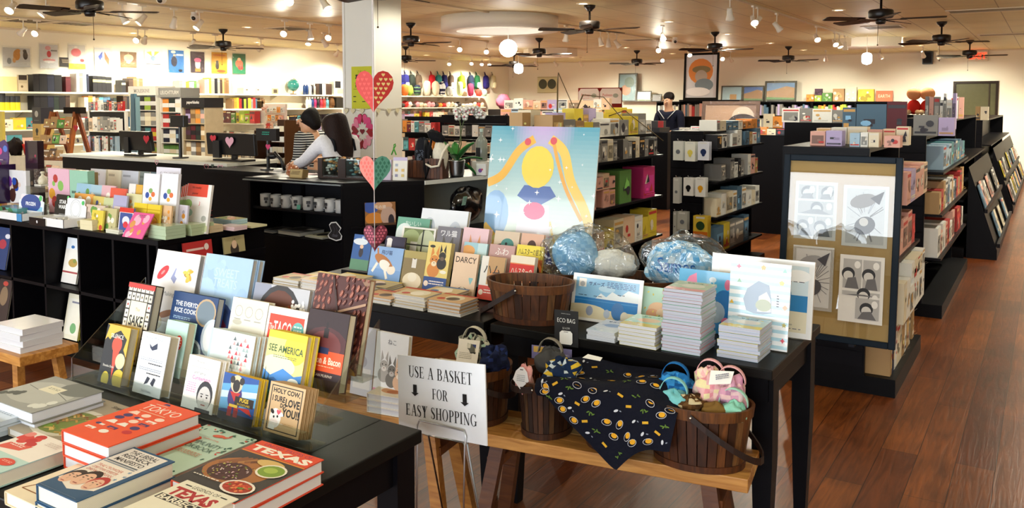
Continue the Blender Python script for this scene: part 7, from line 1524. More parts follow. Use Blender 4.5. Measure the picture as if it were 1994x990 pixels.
wposter('dark purple sleeved poster with a pink and white shape',370,400,97,144,'#3c2c3c',[('d',.5,.4,.2,.3,'#e8d0d0'),('d',.5,.6,.26,.14,'#d86c8c'),('r',.3,.05,.7,.2,'#c88c3c')])
wposter('golden yellow sleeved poster with a black cat shape',411,444,98,145,'#dca01c',[('d',.35,.35,.12,.2,'#20180c'),('d',.35,.55,.1,.06,'#20180c'),('d',.6,.1,.3,.08,'#b84c1c'),('r',.1,.82,.9,.9,'#c87018')])
wposter('green sleeved poster with a red and orange figure',452,480,101,146,'#2c7c54',[('d',.5,.5,.3,.26,'#d86c4c'),('d',.5,.72,.14,.1,'#e0b08c'),('d',.6,.3,.2,.14,'#c83c34')])
a = PX(117,124,XL+.03);pack('price_sign','small dark price sign between the pink flower poster and LAINE poster',.24,.16,.01,'#2a221e',lambda a: a.scrib(.15,.7,.7,.14,'#b8a890',3,3),basis((XL+.021,a.y,a.z-.05),(0,1,0),(0,0,1)),'sign',mat='paper',eps=.0006)
# hanging backpacks and soft bags
BPK = [(783,'navy','#1c1c58'),(793,'purple-blue','#282868'),(805,'charcoal','#2c322e'),(818,'brown and teal','#5c4c40'),(844,'red','#d42c38'),(857,'turquoise','#3c8c94'),(868,'indigo','#242464'),(881,'grey-brown','#6c5c50'),(903,'lime green','#a0c828'),(920,'dark navy','#1c2438'),(932,'forest green','#1c5030'),(949,'violet-blue','#2c2468'),(963,'cream and blue','#d0c8a8')]
for i,(x,n,c) in enumerate(BPK):
 q = PX(x,160,XL+.14);t = root('hanging_backpack','%s backpack hanging on the wall above the soft toy shelf' % n,'backpack',TR(XL+.09,q.y,q.z),'hanging backpacks')
 m = MB();blob(m,0,0,0,.06,.11,.2,c,i,.05,20,12,0,None,.6);m.build('bag_body','cloth',t)
 m = MB();blob(m,.05,.01,-.09,.025,.085,.085,[shade(c,1.8),'#e8e8e0',shade(c,.6)][i % 3],i+30,.04,12,8,0,None,.6);m.build('front_pocket','cloth',t)
 MB().tube([(-.02,-.03,.2),(-.05,0,.3),(-.02,.03,.2)],.012,shade(c,.7),n=6).build('hang_loop','cloth',t);MB().tube([(-.11,0,.3),(-.03,0,.3)],.006,'#b8b8b8',n=6).build('hook','metal',t)
SFT = [(786,'orange and green','#d87838',.14),(795,'lime','#9cb84c',.13),(810,'dark green striped','#5c7c5c',.14),(829,'white with red face print','#e4d8c4',.2),(846,'cream','#d8ccb0',.2),(858,'black and white striped','#d4d4d4',.19),(873,'pale grey','#c8c8c0',.13),(893,'pale lime','#c8d4a0',.2),(914,'plum','#8c2c48',.18),(930,'coral red','#e0483c',.1),(940,'mint','#b0d0c0',.1)]
for i,(x,n,c,h) in enumerate(SFT):
 y = PX(x,185,XS-.12).y;m = MB();blob(m,0,0,h*.98,.07,.115,h,c,i+50,.12,16,12,0,None,.75);o = m.build('soft_toy_bag','cloth',None,TR(XS-.075,y,ZU+.012));tag(o,'%s soft bag slumped on the shelf under the backpacks' % n,'soft bag','soft bags under the backpacks')
 if 'striped' in n:
  at = o.data.color_attributes['Col'].data
  for p in o.data.polygons:
   if int(p.center.z*22) % 2:
    for li in p.loop_indices: at[li].color = (*lin('#24243c'),1)
R = random.Random(5)
for i in range(22):
 x = 783+i*7.4;c,n = R.choice([('#e8e4dc','white'),('#d8c8b0','beige'),('#c83c38','red'),('#e0a0a8','pink'),('#4c4440','dark'),('#e89040','orange'),('#f0e0d8','blush')])
 y = PX(x,205,XS-.1).y;h = R.uniform(.05,.1);m = MB();blob(m,0,0,h*.9,.09,.1,h,c,i+80,.18,12,9);tag(m.build('plush_pouch','cloth',None,TR(XS-.13,y,ZL+.006)),'%s plush pouch, %s from the column on the lower bag shelf' % (n,od(i)),'pouch','plush pouches on the lower shelf')
for i in range(30):
 x = 785+i*5.6;c,n = R.choice([('#c82c34','red'),('#1c7c6c','teal'),('#e8e4e0','white'),('#d86c5c','coral'),('#2c2c34','black'),('#e0a0a8','pink'),('#8c1c2c','crimson')])
 q = PX(x,216,XL+.1);m = MB();m.box(-.006,.006,-.055,.055,-.2,0,c).box(.0062,.0075,-.04,.04,-.16,-.05,shade(c,1.6)).tube([(0,0,0),(0,0,.05),(-.06,0,.06)],.004,'#ccc',n=5);tag(m.build('hanging_packet','gloss',None,TR(XL+.1,q.y,1.40-.24*(i % 2))),'%s hanging packet, %s from the column, under the plush pouches' % (n,od(i)),'packet','hanging packets under the pouch shelf')
# ------------------------------------------------------------------ free-standing fixtures in front of the poster wall
def rart(a,c2,c3,k):
 r = random.Random(k)
 if k % 4: v = r.choice([.8,.84,.1]);a.rect(.06,v,.94,v+.1,c3)
 if k % 3 == 0: a.rect(.1,.14,.9,.72,shade(c2,.7))
 for i in range(r.randint(2,5)):
  u,v,q = r.uniform(.25,.75),r.uniform(.25,.62),r.uniform(.08,.2);c = r.choice([c2,c3,shade(c2,1.5),'#e8dcc8','#34303a'])
  if r.random() < .5: a.disc(u,v,q,c,q*r.uniform(.5,1.3),9)
  elif r.random() < .5: a.poly([(u-q,v-q*.8),(u+q,v-q*.6),(u+q*.3,v+q*1.2)],c)
  else: a.rect(u-q,v-q*.4,u+q,v+q*.4,c)
 if k % 2: a.scrib(.12,.16,.7,.05,c2,2,k)
def goodsrow(place,o,right,L,h,D,names,wr,kind,cat,seed,normal_up=(0,0,1),gap=.004,art=True,eps=.0008,grp=None,hv=.3,fill=1.0,mat='gloss'):
 """a row of separate boxes standing side by side from o along right, all facing right x up"""
 R = random.Random(seed);r = V(right).normalized();x = 0;i = 0
 while x < L-wr[0]:
  w_ = min(R.uniform(*wr),L-x-.001)
  if w_ < wr[0]*.5: break
  if R.random() < fill:
   n = R.choice(names);c = K1[n];hh = h*R.uniform(1-hv,1)
   f = None
   if art:
    c2 = shade(c,.45 if sum(lin(c)) > .9 else 2.6);c3 = R.choice(['#e8e0d0','#c83c38','#d8a860','#3c3c44'])
    f = lambda a,c2=c2,c3=c3,k=R.randrange(999): rart(a,c2,c3,k)
   pack(kind,'%s %s, %s %s' % (n,kind.replace('_',' '),od(i),place),w_,hh,D,c,f,basis(V(o)+r*x,r,normal_up),cat,grp or kind.replace('_',' ')+' rows',None,mat,eps);i += 1
  x += w_+gap
def stand_unit(label,px0,px1,Y,ztop,nsh,head,hcol,tcol,rows,cat='display stand',body='#e8e4d8',D=.3):
 x0,x1 = PY(px0,200,Y).x,PY(px1,200,Y).x;W = x1-x0;t = root('notebook_stand',label,cat,TR(x0,Y,0));hz = .14
 MB().box(0,W,0,.02,0,ztop,body).box(0,.015,-D,0,0,ztop-hz,body).box(W-.015,W,-D,0,0,ztop-hz,body).build('frame','laminate',t)
 m = MB();m.box(-.01,W+.01,-D-.01,.021,ztop-hz+.0005,ztop,hcol)
 Art(m,W,hz,M.Translation((0,-D-.01,ztop-hz)) @ M.Rotation(PI/2,4,'X'),0,.0008).text(head,.5,.5,.4,tcol,w=.86,bold=.02);m.build('header','paper',t)
 zs = [ztop-hz-(k+1)*(ztop-hz-.1)/nsh for k in range(nsh)]
 for z in zs: MB().box(.016,W-.016,-D,-.001,z,z+.012,body).build('shelf','laminate',t)
 for k,z in enumerate(zs):
  hh = (ztop-hz-.1)/nsh-.035;cols = rows[k % len(rows)];n = len(cols);w_ = (W-.05)/n
  for i,(nm,bn) in enumerate(cols):
   m = MB();m.box(0,w_-.008,0,hh,-.12,0,K1[nm]);m.box(-.0005,w_-.0075,hh*.34,hh*.66,-.1205,.0008,K1[bn] if bn else shade(K1[nm],1.3))
   tag(m.build('notebook','paper',None,basis((x0+.025+i*w_,Y-D+.03,z+.013),(1,0,0),(0,0,1))),'%s banded notebooks, %s across the %s shelf down, %s' % (nm,od(i),od(k),head_place[head]),'notebook','banded notebooks on stands')
head_place = {'MOLESKINE': 'white notebook stand','LEUCHTTURM': 'grey-headed notebook stand','paperblanks': 'black-headed journal stand'}
stand_unit('tall white notebook stand with a pale header in front of the poster wall',286,338,8.2,1.87,7,'MOLESKINE','#f4f0e2','#b8b0a0',[[('yellow',None),('black','white'),('lime','white'),('dark brown','white')],[('cream','white'),('grey','white'),('cream',None),('grey','cream')],[('teal','orange'),('navy','pale blue'),('teal','peach'),('red','yellow')],[('yellow',None),('black','lime'),('black','lime'),('tan','lime')],[('tan','orange'),('red','orange'),('red','cream'),('black','orange')],[('cream','white')]*4,[('grey','white')]*4])
stand_unit('white notebook stand with a grey header behind the pole display',345,386,8.2,1.84,7,'LEUCHTTURM','#9a9890','#e4e0d4',[[('orange','white'),('dark green','white'),('white','cream')],[('red','white'),('dark brown','white'),('red','yellow')],[('navy','white'),('white','cream'),('dark blue','pale blue')],[('green','white'),('green','cream'),('green','white')],[('teal','white'),('slate blue','cream'),('teal','white')],[('white','cream')]*3,[('grey','white')]*3])
stand_unit('journal stand with a black header beside the grey-headed one',389,432,8.2,1.69,6,'paperblanks','#121014','#f0ece4',[[('plum','lilac'),('tan','brown'),('orange','tan'),('grey','pink')],[('dark brown','plum'),('maroon','black'),('dark green','black'),('tan','cream')],[('cream','tan'),('grey','white'),('brown','tan'),('cream','grey')],[('magenta',None),('peach','cream'),('brown',None),('tan',None)],[('tan','brown')]*4,[('brown','tan')]*4],body='#b8a888')
# wooden A-frame card ladder
LX,LY = -10.72,6.2;t = root('card_ladder','wooden A-frame ladder rack with tiers of wrapping paper near the register','card rack',TR(LX,LY,0,.25))
for sx in (-.36,.12):
 MB().bar((sx-.10 if sx < 0 else sx,-.34,0),(sx+.1 if sx < 0 else sx,-.02,1.5),.035,.06,'#e0b070').build('front_leg','ladderwood',t)
MB().bar((.12+.38,.12,0),(.12,.0,1.5),.05,.035,'#c08850').build('back_leg','ladderwood',t);MB().bar((-.36+.38,.3,0),(-.26,.02,1.5),.05,.035,'#c08850').build('back_leg','ladderwood',t)
MB().box(-.05,.22,-.05,.05,1.48,1.56,'#1c1610').build('top_sign','laminate',t)
for k in range(6): z = .28+.2*k;f_ = z/1.5;y = -.34+.32*f_;xa = -.45+.19*f_;MB().box(xa,.1,y-.05,y-.02,z,z+.012,'#d0a060').box(xa,.1,y-.055,y-.05,z+.0,z+.04,'#d0a060').build('tier','ladderwood',t)
for k in range(6):
 z = .295+.2*k;f_ = z/1.5;y = LY-.34+.32*f_
 goodsrow('of the %s tier up of the card ladder' % od(k),(LX-.42+.19*f_,y-.145+.0*k,z+.0),(.969,.247,0),.5,.15,.012,['tan','peach','cream','grey','brown','green'],(.09,.13),'greeting_card','card',40+k,(.0,.2,1),grp='greeting cards on the ladder')
pheart('red paper heart hanging on the wooden ladder rack',V((LX+.3,LY-.1,1.30)),.05,'#b01c2c',(0,-1,0))
# pen unit, fin sign, card spinner, tower boxes, letter rack, grid of small goods
x0,x1 = PY(176,250,7.4).x,PY(245,250,7.4).x
t = root('pen_rack','white-posted rack of hanging pens and blister packs behind the ladder','display rack',TR(x0,7.4,0))
W = x1-x0;[MB().box(q,q+.03,-.02,.02,0,1.5,'#ece8dc').build('post','plastic',t) for q in (-.03,W)];MB().box(0,W,-.005,.015,.3,1.48,'#1c1a1e').build('back_panel','blackpaint',t)
for z in (1.19,.89,.6): MB().box(0,W,-.16,-.006,z,z+.01,'#e4e0d4').build('shelf','laminate',t)
goodsrow('of the top pen rack shelf',(x0+.01,7.27,1.2005),(1,0,0),W-.02,.22,.1,['white','white','peach','black','red','cream','grey'],(.05,.12),'gift_box','box',51)
goodsrow('of the middle pen rack shelf',(x0+.01,7.27,.9005),(1,0,0),W-.02,.24,.05,['pale blue','white','slate blue','lilac','white','pale blue','black'],(.035,.06),'pen_pack','pen pack',52,hv=.1)
goodsrow('of the low pen rack shelf',(x0+.01,7.27,.6105),(1,0,0),W-.02,.24,.05,['white','pale blue','dark blue','cream','slate blue'],(.03,.05),'pen_pack','pen pack',53,hv=.1)
goodsrow('of the hooks above the pen rack',(x0+.01,7.37,1.5005),(1,0,0),W-.02,.16,.04,['white','black','white','red','grey','dark blue'],(.04,.08),'charm_pack','packet',54)
a = PY(255,180,7.0);t = root('fin_sign','teal-grey upright triangular panel between pen rack and notebook stand','display panel',TR(a.x,7.0,0))
MB().prism([(0,0),(.10,0),(.10,1.74),(.02,1.74),(0,1.2)],-.02,.02,'#4a6c7c',T=M.Rotation(PI/2,4,'X')).build('panel','paper',t);MB().prism([(-.42,.7),(0,.7),(0,1.24)],-.025,.025,'#40586c',T=M.Rotation(PI/2,4,'X')).build('side_fin','paper',t);MB().box(.13,.15,-.03,.03,0,1.7,'#6c8c94').build('post','paper',t)
a = PY(0,275,6.0);t = root('postcard_spinner','yellow-edged postcard spinner at the shopfront end of the poster wall','card rack',TR(a.x-.06,6.0,0));MB().cyl(.02,0,1.5,10,'#c8b040').cyl(.2,0,.03,20,'#c8b040').build('pole','metal',t);MB().box(-.13,.17,-.02,.02,.9,1.5,'#d8c458').build('card_panel','paper',t)
for k in range(4): goodsrow('of the %s row down on the postcard spinner' % od(k),(a.x-.18,5.978,1.36-.145*k),(1,0,0),.26,.125,.004,['peach','pale blue','white','lilac','pink'],(.08,.1),'postcard','card',60+k,hv=.05)
def tower(label,px0,px1,yt,Y,zb,cols,nm,cat='box'):
 a = PY(px0,yt,Y);W = PY(px1,yt,Y).x-a.x;h = (a.z-zb)/len(cols)
 for k,c in enumerate(cols): pack('gift_box','%s, %s up' % (label,od(k)),W,h-.002,W*.8,c,(lambda a: a.disc(.5,.58,.16,'#1c1814').rect(.42,.3,.58,.5,'#1c1814').scrib(.2,.15,.6,.06,'#54401c',1,2)) if k < 2 else (lambda a: a.disc(.5,.6,.2,'#b0b0b0').scrib(.2,.2,.6,.05,'#888',1,2)),basis((a.x,Y,zb+k*h),(1,0,0),(0,0,1)),cat,'tower of tan boxes',None,'paper',.0006)
tag(MB().box(-.65,.45,0,.45,0,.84,'#d8d0bc').build('display_plinth','laminate',None,TR(PY(62,270,6.6).x,6.55,0)),'cream plinth carrying the tan box tower behind the card island','plinth')
tower('tan box with a dark head silhouette in the small tower',62,79,209,6.6,.845,['#c8a860','#c8a860','#26242c'],'x')
wallv = PY(43,245,6.65);m = MB();m.lathe([(0,0),(.07,0),(.1,.16),(.09,.165),(.06,.02),(0,.02)],18,'#b8261c');tag(m.build('red_planter','plastic',None,TR(wallv.x,6.75,.8455)),'red tapered cup beside the tan box tower','cup')
m = MB();blob(m,0,0,.12,.1,.1,.13,'#1c1414',7,.25,18,12);tag(m.build('feather_duster','cloth',None,TR(PY(30,260,6.6).x-.05,6.62,.8455)),'dark fluffy bundle in front of the red cup','fluffy bundle')
a = PY(540,230,7.0);t = root('letter_rack','dark brown slotted rack of white cards behind the striped-shirt person','card rack',TR(a.x,7.0,0));W = PY(600,230,7.0).x-a.x
m = MB();m.box(0,W,0,.02,0,1.42,'#3a2418').box(0,.02,-.35,0,0,1.3,'#3a2418').box(W-.02,W,-.35,0,0,1.42,'#5c3c22');m.build('frame','laminate',t)
for k in range(6): z = 1.28-.12*k;MB().box(.021,W-.021,-.1-.045*k,-.001,z-.01,z,'#3a2418').build('shelf','laminate',t);goodsrow('of the %s shelf down in the slotted card rack' % od(k),(a.x+.03,6.92-.045*k,z+.001),(1,0,0),W-.07,.07,.03,['white','white','cream'],(.06,.09),'card_pack','card',70+k,hv=.2,art=False)
a = PY(512,200,9.5);t = root('tape_display','red and white tape display board behind the register','display rack',TR(a.x,9.5,0));W = PY(556,200,9.5).x-a.x
MB().box(0,W,0,.03,0,1.6,'#e8d8cc').build('back_panel','paper',t)
for k in range(4): goodsrow('of the %s row down on the tape display' % od(k),(a.x+.01,9.46,1.46-.13*k),(1,0,0),W-.02,.1,.03,['red','orange','white','pink','white'],(.05,.1),'tape_pack','packet',80+k,hv=.2)
for k,(x0,x1,y0,nm) in enumerate(((436,470,1.52,['red','dark green','red','green','maroon','white']),(472,512,1.52,['red','yellow','pink','lime','red']),(436,512,1.2,['grey','white','cream','grey']),(436,512,.95,['grey','black','cream']))):
 a = PY(x0,230,9.0);goodsrow('of the %s goods row between the journal stand and staff' % od(k),(a.x,8.88,y0-.2195),(1,0,0),PY(x1,230,9.0).x-a.x,.2,.1,nm,(.06,.14),'gift_bag','bag',90+k)
x0,x1 = PY(434,230,9.0).x,PY(514,230,9.0).x;t = root('goods_shelf','pale shelf unit of gift goods between the journal stand and the staff','shelf',TR(x0,9,0));MB().box(0,x1-x0,.0,.03,0,1.5,'#d8d0bc').build('back_panel','laminate',t)
for z in (1.299,.979,.729): MB().box(0,x1-x0,-.15,-.001,z-.015,z,'#e4dcc8').build('shelf','laminate',t)
# pegboards below the lower shelf along the whole wall
for k,(x0,x1) in enumerate(((-30,240),(240,440),(440,672),(778,1000))):
 y0,y1 = PX(x0,230,XL+.1).y,PX(x1,230,XL+.1).y;y1 = min(y1,20.9)
 for q,z in enumerate((1.18,.9,.62)):
  tag(MB().box(XL+.022,XL+.28,y0,y1-.02,z-.02,z,'#e0dac8').build('wall_shelf','laminate'),'low pale shelf, %s down, in the %s stretch of the poster wall' % (od(q),od(k)),'shelf','low wall shelves')
  if q < 2: goodsrow('on the %s low shelf, %s poster wall stretch' % (od(q),od(k)),(XL+.26,y0+.02,z+.0006),(0,1,0),y1-y0-.06,.2,.1,['white','cream','red','teal','peach','black','grey','pink','lilac','tan','yellow','slate blue','green'],(.12,.3),'stationery_box','box',100+k*3+q,fill=.85)
# ------------------------------------------------------------------ black gondolas, poster easel, framed pages
def gondola(label,x0,x1,y0,y1,h,zs,spine=.12,depth=None,slat=True,base=.1):
 """double shelving running away from the shopfront; shelves on the aisle side (+X)"""
 t = root('shelf_gondola',label,'shelf unit',TR(x0,y0,0),'black shelf gondolas');W,L = x1-x0,y1-y0;d = depth or W*.75
 MB().box(0,W+.02,.01,L,0,base,'#0a090c').build('base','blackpaint',t);MB().box(0,W-d,.03,L-.03,base,h-.0255,BLK).build('spine','blackpaint',t)
 m = MB();m.box(0,W-d*.35,0,.029,base,h,BLK)
 if slat:
  for k in range(int((h-base)/.1)): z = base+.1*k+.05;m.box(.01,W-d*.35-.01,-.004,0,z,z+.085,'#111015')
 m.build('end_panel','blackpaint',t);MB().box(0,W-d*.35,L-.029,L,base,h,BLK).build('end_panel','blackpaint',t)
 MB().box(0,W-d*.35,.03,L-.03,h-.025,h,BLK).build('top_shelf','blackpaint',t)
 for z in zs: MB().box(W-d,W,.03,L-.03,z-.018,z,'#121115').build('shelf','blackpaint',t)
 return d
BX = ['white','cream','grey','pink','tan','black','peach','dark brown']
def gshelf(place,x,y0,y1,z,h,nm,wr,kind,seed,depth=.16,hv=.35,art=True,fill=.95,rows=1):
 goodsrow(place,(x-.015,y0,z+.0006),(0,1,0),y1-y0,h,depth,nm,wr,kind,'box',seed,art=art,hv=hv,fill=fill,mat='paper')
# behind the pastel poster
gondola('black shelf gondola of boxed figures behind the pastel poster',-3.02,-2.65,4.6,6.5,1.37,(1.20,.87,.55),depth=.3)
gshelf('on its top shelf, pastel poster gondola',-2.65,5.2,6.42,1.2,.16,['black','grey','white','dark brown','grey','cream'],(.06,.11),'figure_box',201);gshelf('behind on the pastel poster gondola',-2.8,5.2,6.42,1.2,.3,['grey','cream','slate blue','white','grey'],(.08,.14),'figure_pack',202,.08)
gshelf('in the pastel poster gondola, middle shelf',-2.65,5.2,5.62,.87,.13,['pink','peach','pink'],(.09,.11),'pink_box',203,hv=.1);gshelf('stacked on pink boxes, pastel poster gondola',-2.65,5.2,5.6,1.002,.12,['pink','peach'],(.09,.11),'pink_box',204)
gshelf('in the pastel poster gondola, middle shelf end',-2.65,5.68,6.42,.87,.25,['red','magenta','red','orange','green'],(.17,.24),'figure_box',205,.18,.1)
gshelf('in the pastel poster gondola, low shelf',-2.65,5.2,6.42,.55,.25,['cream','yellow','peach','white','black','grey'],(.1,.2),'figure_box',206,.16,.5)
gshelf('on top of the pastel poster gondola',-2.72,4.8,6.42,1.3705,.17,['tan','cream','white','peach','yellow','grey','tan'],(.09,.2),'paper_pack',207,.14,.4)
gshelf('at the back of the pastel poster gondola top',-2.89,4.7,6.42,1.3705,.21,['tan','yellow','cream','white','lilac'],(.08,.16),'paper_pack',208,.1,.3)
# middle gondola with hanging packets on its end
gondola('black slatted gondola with white packets hanging on its end',-2.84,-2.42,7.1,8.55,1.37,(1.22,.93,.62,.3),depth=.34)
def hang(label,px0,px1,yt,yb,Y,col,n,art=None):
 a,W = PY(px0,yt,Y),PY(px1,yt,Y).x-PY(px0,yt,Y).x;h = a.z-PY(px0,yb,Y).z
 t = root('hanging_packet',label,'packet',basis((a.x,Y,a.z-h),(1,0,0),(0,0,1)),'packets hanging on the gondola end')
 m = MB()
 for k in range(n): m.box(0,W,0,h,-.02*k-.004,-.02*k,shade(col,1-.04*k))
 A = Art(m,W,h,None,0,.0006);A.rect(.2,.88,.8,.96,'#d8d8d4');(art or (lambda a: a.disc(.5,.45,.22,'#6c7078')))(A);m.build('card_packs','gloss',t);MB().tube([(W/2,h+.005,-.1012),(W/2,h+.005,0),(W/2,h+.02,.01)],.004,'#c8c8c8',n=6).build('hook','metal',t)
OR = lambda c: (lambda a: a.disc(.5,.45,.26,c).disc(.5,.3,.14,c))
for i,(x0,x1,yt,yb,c,n,art,lb) in enumerate(((1311,1330,275,312,'#d4d6d0',4,None,'thin white, upper row nearest the figure boxes'),(1334,1354,276,314,'#e2e2d8',4,OR('#d8c860'),'white with a yellow shape, upper row'),(1359,1381,276,312,'#d8dae4',4,OR('#243058'),'pale blue with a navy shape, upper row'),(1311,1323,346,396,'#c8c8c4',4,None,'tall white, middle row'),(1331,1350,346,381,'#e4e2de',4,OR('#1c1a1c'),'white with a black shape, middle row'),(1354,1374,346,383,'#e6e6e2',4,OR('#e0a028'),'white with a yellow ball, middle row'),(1311,1317,412,465,'#b8b8b0',3,None,'narrow grey, lowest row'),(1319,1338,412,448,'#b4b4ac',4,None,'grey clear, lowest row'),(1350,1378,420,462,'#d8b840',5,lambda a: a.rect(0,0,1,.28,'#c86c24').disc(.5,.55,.3,'#2c4428'),'yellow and orange, lowest row'))): hang('hanging packet, %s on the gondola end' % lb,x0,x1,yt,yb,6.995,c,n,art)
for z,h,nm,wr,sd,nme in ((1.22,.15,['black','white','grey','tan','slate blue'],(.08,.15),211,'top'),(.93,.2,BX,(.08,.14),212,'second'),(.62,.22,['cream','white','red','slate blue','cream'],(.1,.22),213,'third'),(.3,.26,['plum','yellow','slate blue','pink','grey'],(.14,.26),214,'bottom')): gshelf('on the %s shelf, packet-hung gondola' % nme,-2.42,7.16,8.45,z,h,nm,wr,'toy_box',sd)
gshelf('on top of the packet-hung gondola',-2.44,7.2,8.5,1.3705,.1,['white','orange','cream','black','white','slate blue'],(.08,.2),'paper_pack',215)
# gondola row along the aisle
AX = -.69
gondola('black gondola at the aisle with the framed comic pages on its end',-1.30,AX,4.96,6.05,1.37,(1.06,.74,.40),depth=.4);gondola('second black gondola along the aisle with a slatted end',-1.30,AX+.03,7.0,9.3,1.37,(1.1,.78,.45),depth=.34)
gondola('third black gondola along the aisle carrying magazines',-1.34,-.74,9.9,13.2,1.45,(1.0,.6),depth=.34);gondola('farthest black gondola along the aisle toward the doorway',-1.36,-.72,14.2,20.5,1.36,(1.0,.6),depth=.34)
for z,h,nm,wr,sd,nme in ((1.06,.21,['pink','peach','pink','lilac','slate blue','lilac'],(.13,.2),221,'top'),(.74,.22,['pink','peach','red','pink'],(.12,.2),222,'second'),(.40,.24,['white','cream','white'],(.1,.14),223,'third'),(.1005,.26,['tan','dark blue','cream','white'],(.05,.12),224,'bottom')): gshelf('on the %s shelf, framed-pages gondola' % nme,AX+(.06 if nme in ('top','third') else 0),5.02,5.98,z,h,nm,wr,'gift_box',sd,.3 if nme != 'bottom' else .2)
gshelf('second layer, framed-pages gondola',AX+.06,5.3,5.9,.602,.1,['white','cream'],(.1,.14),'photo_cube_box',225,.2,.1)
for z,h,nm,sd,nme in ((1.1,.2,['slate blue','teal','pale blue','cream','white'],231,'top'),(.78,.24,['tan','white','slate blue','red'],232,'second'),(.45,.24,['red','white','pink','maroon'],233,'third')): gshelf('on the %s shelf, slatted aisle gondola' % nme,AX+.02,7.05,9.2,z,h,nm,(.12,.22),'gift_box',sd,.2)
for k,(y0,y1,sd,nm) in enumerate(((9.95,13.1,241,'third'),(14.3,20.4,242,'farthest'))):
 t = root('magazine_slope','sloped black magazine rack at the foot of the %s aisle gondola' % nm,'magazine rack',TR(-.70,y0,0));m = MB();m.prism([(0,0),(.28,0),(.28,.1),(0,.95)],0,y1-y0,'#0f0e12',T=M(((1,0,0,0),(0,0,1,0),(0,1,0,0),(0,0,0,1))));m.build('slope','blackpaint',t)
 for z,x in ((.15,.275),(.5,.155)): MB().box(x,x+.03,0,y1-y0,z-.02,z+.02,'#17161b').build('ledge','blackpaint',t)
 for z,x,q in ((.175,.27,'lower'),(.525,.15,'upper')): goodsrow('in the %s tier, %s sloped aisle rack' % (q,nm),(-.70+x+.012,y0+.05,z),(0,1,0),y1-y0-.1,.27,.008,['white','grey','cream','black','pink','slate blue','yellow'],(.2,.26),'magazine','magazine',sd+(q == 'upper')*5,(-.33,0,1),hv=.15,fill=.6,mat='paper')
# goods standing on top of the aisle gondolas, facing the shopfront
def front(place,px0,px1,Y,z,h,nm,wr,kind,sd,D=.1,hv=.2,art=True,cat='box'):
 a = PY(px0,260,Y);goodsrow(place,(a.x,Y,z),(1,0,0),PY(px1,260,Y).x-a.x,h,D,nm,wr,kind,cat,sd,art=art,hv=hv,mat='paper')
for a_ in (('on the framed-pages gondola, front row',1578,1640,5.1,1.3706,.09,['lilac','lilac','pink'],(.07,.1),'tissue_box',251),('on the framed-pages gondola, small goods',1655,1720,5.08,1.3706,.085,['white','yellow','pale blue','cream'],(.03,.06),'gift_box',252),('on the framed-pages gondola, pink end',1722,1772,5.1,1.3706,.07,['pink','peach','pink'],(.06,.1),'gift_box',253),('on the framed-pages gondola, rear row',1590,1770,5.4,1.3706,.11,['pink','white','peach','orange','cream'],(.06,.12),'paper_pack',254),
 ('upright on the slatted gondola',1640,1775,7.1,1.3706,.26,['black','maroon','grey','grey','slate blue','dark blue'],(.09,.26),'art_magazine',255,.03),('on the slatted gondola, pale end',1778,1858,7.1,1.3706,.16,['pink','lilac','peach','grey'],(.1,.24),'gift_box',256),('behind, on the slatted gondola',1800,1860,8.9,1.3706,.34,['peach','white','cream','lilac','grey','pink'],(.02,.05),'thin_book',257),('on the third aisle gondola top',1850,1878,10.1,1.4506,.26,['grey','black','cream','pink','white'],(.03,.09),'thin_book',258),('on the farthest aisle gondola top',1898,1930,14.4,1.3606,.22,['cream','white','black','tan'],(.06,.12),'thin_book',259)): front(*a_)
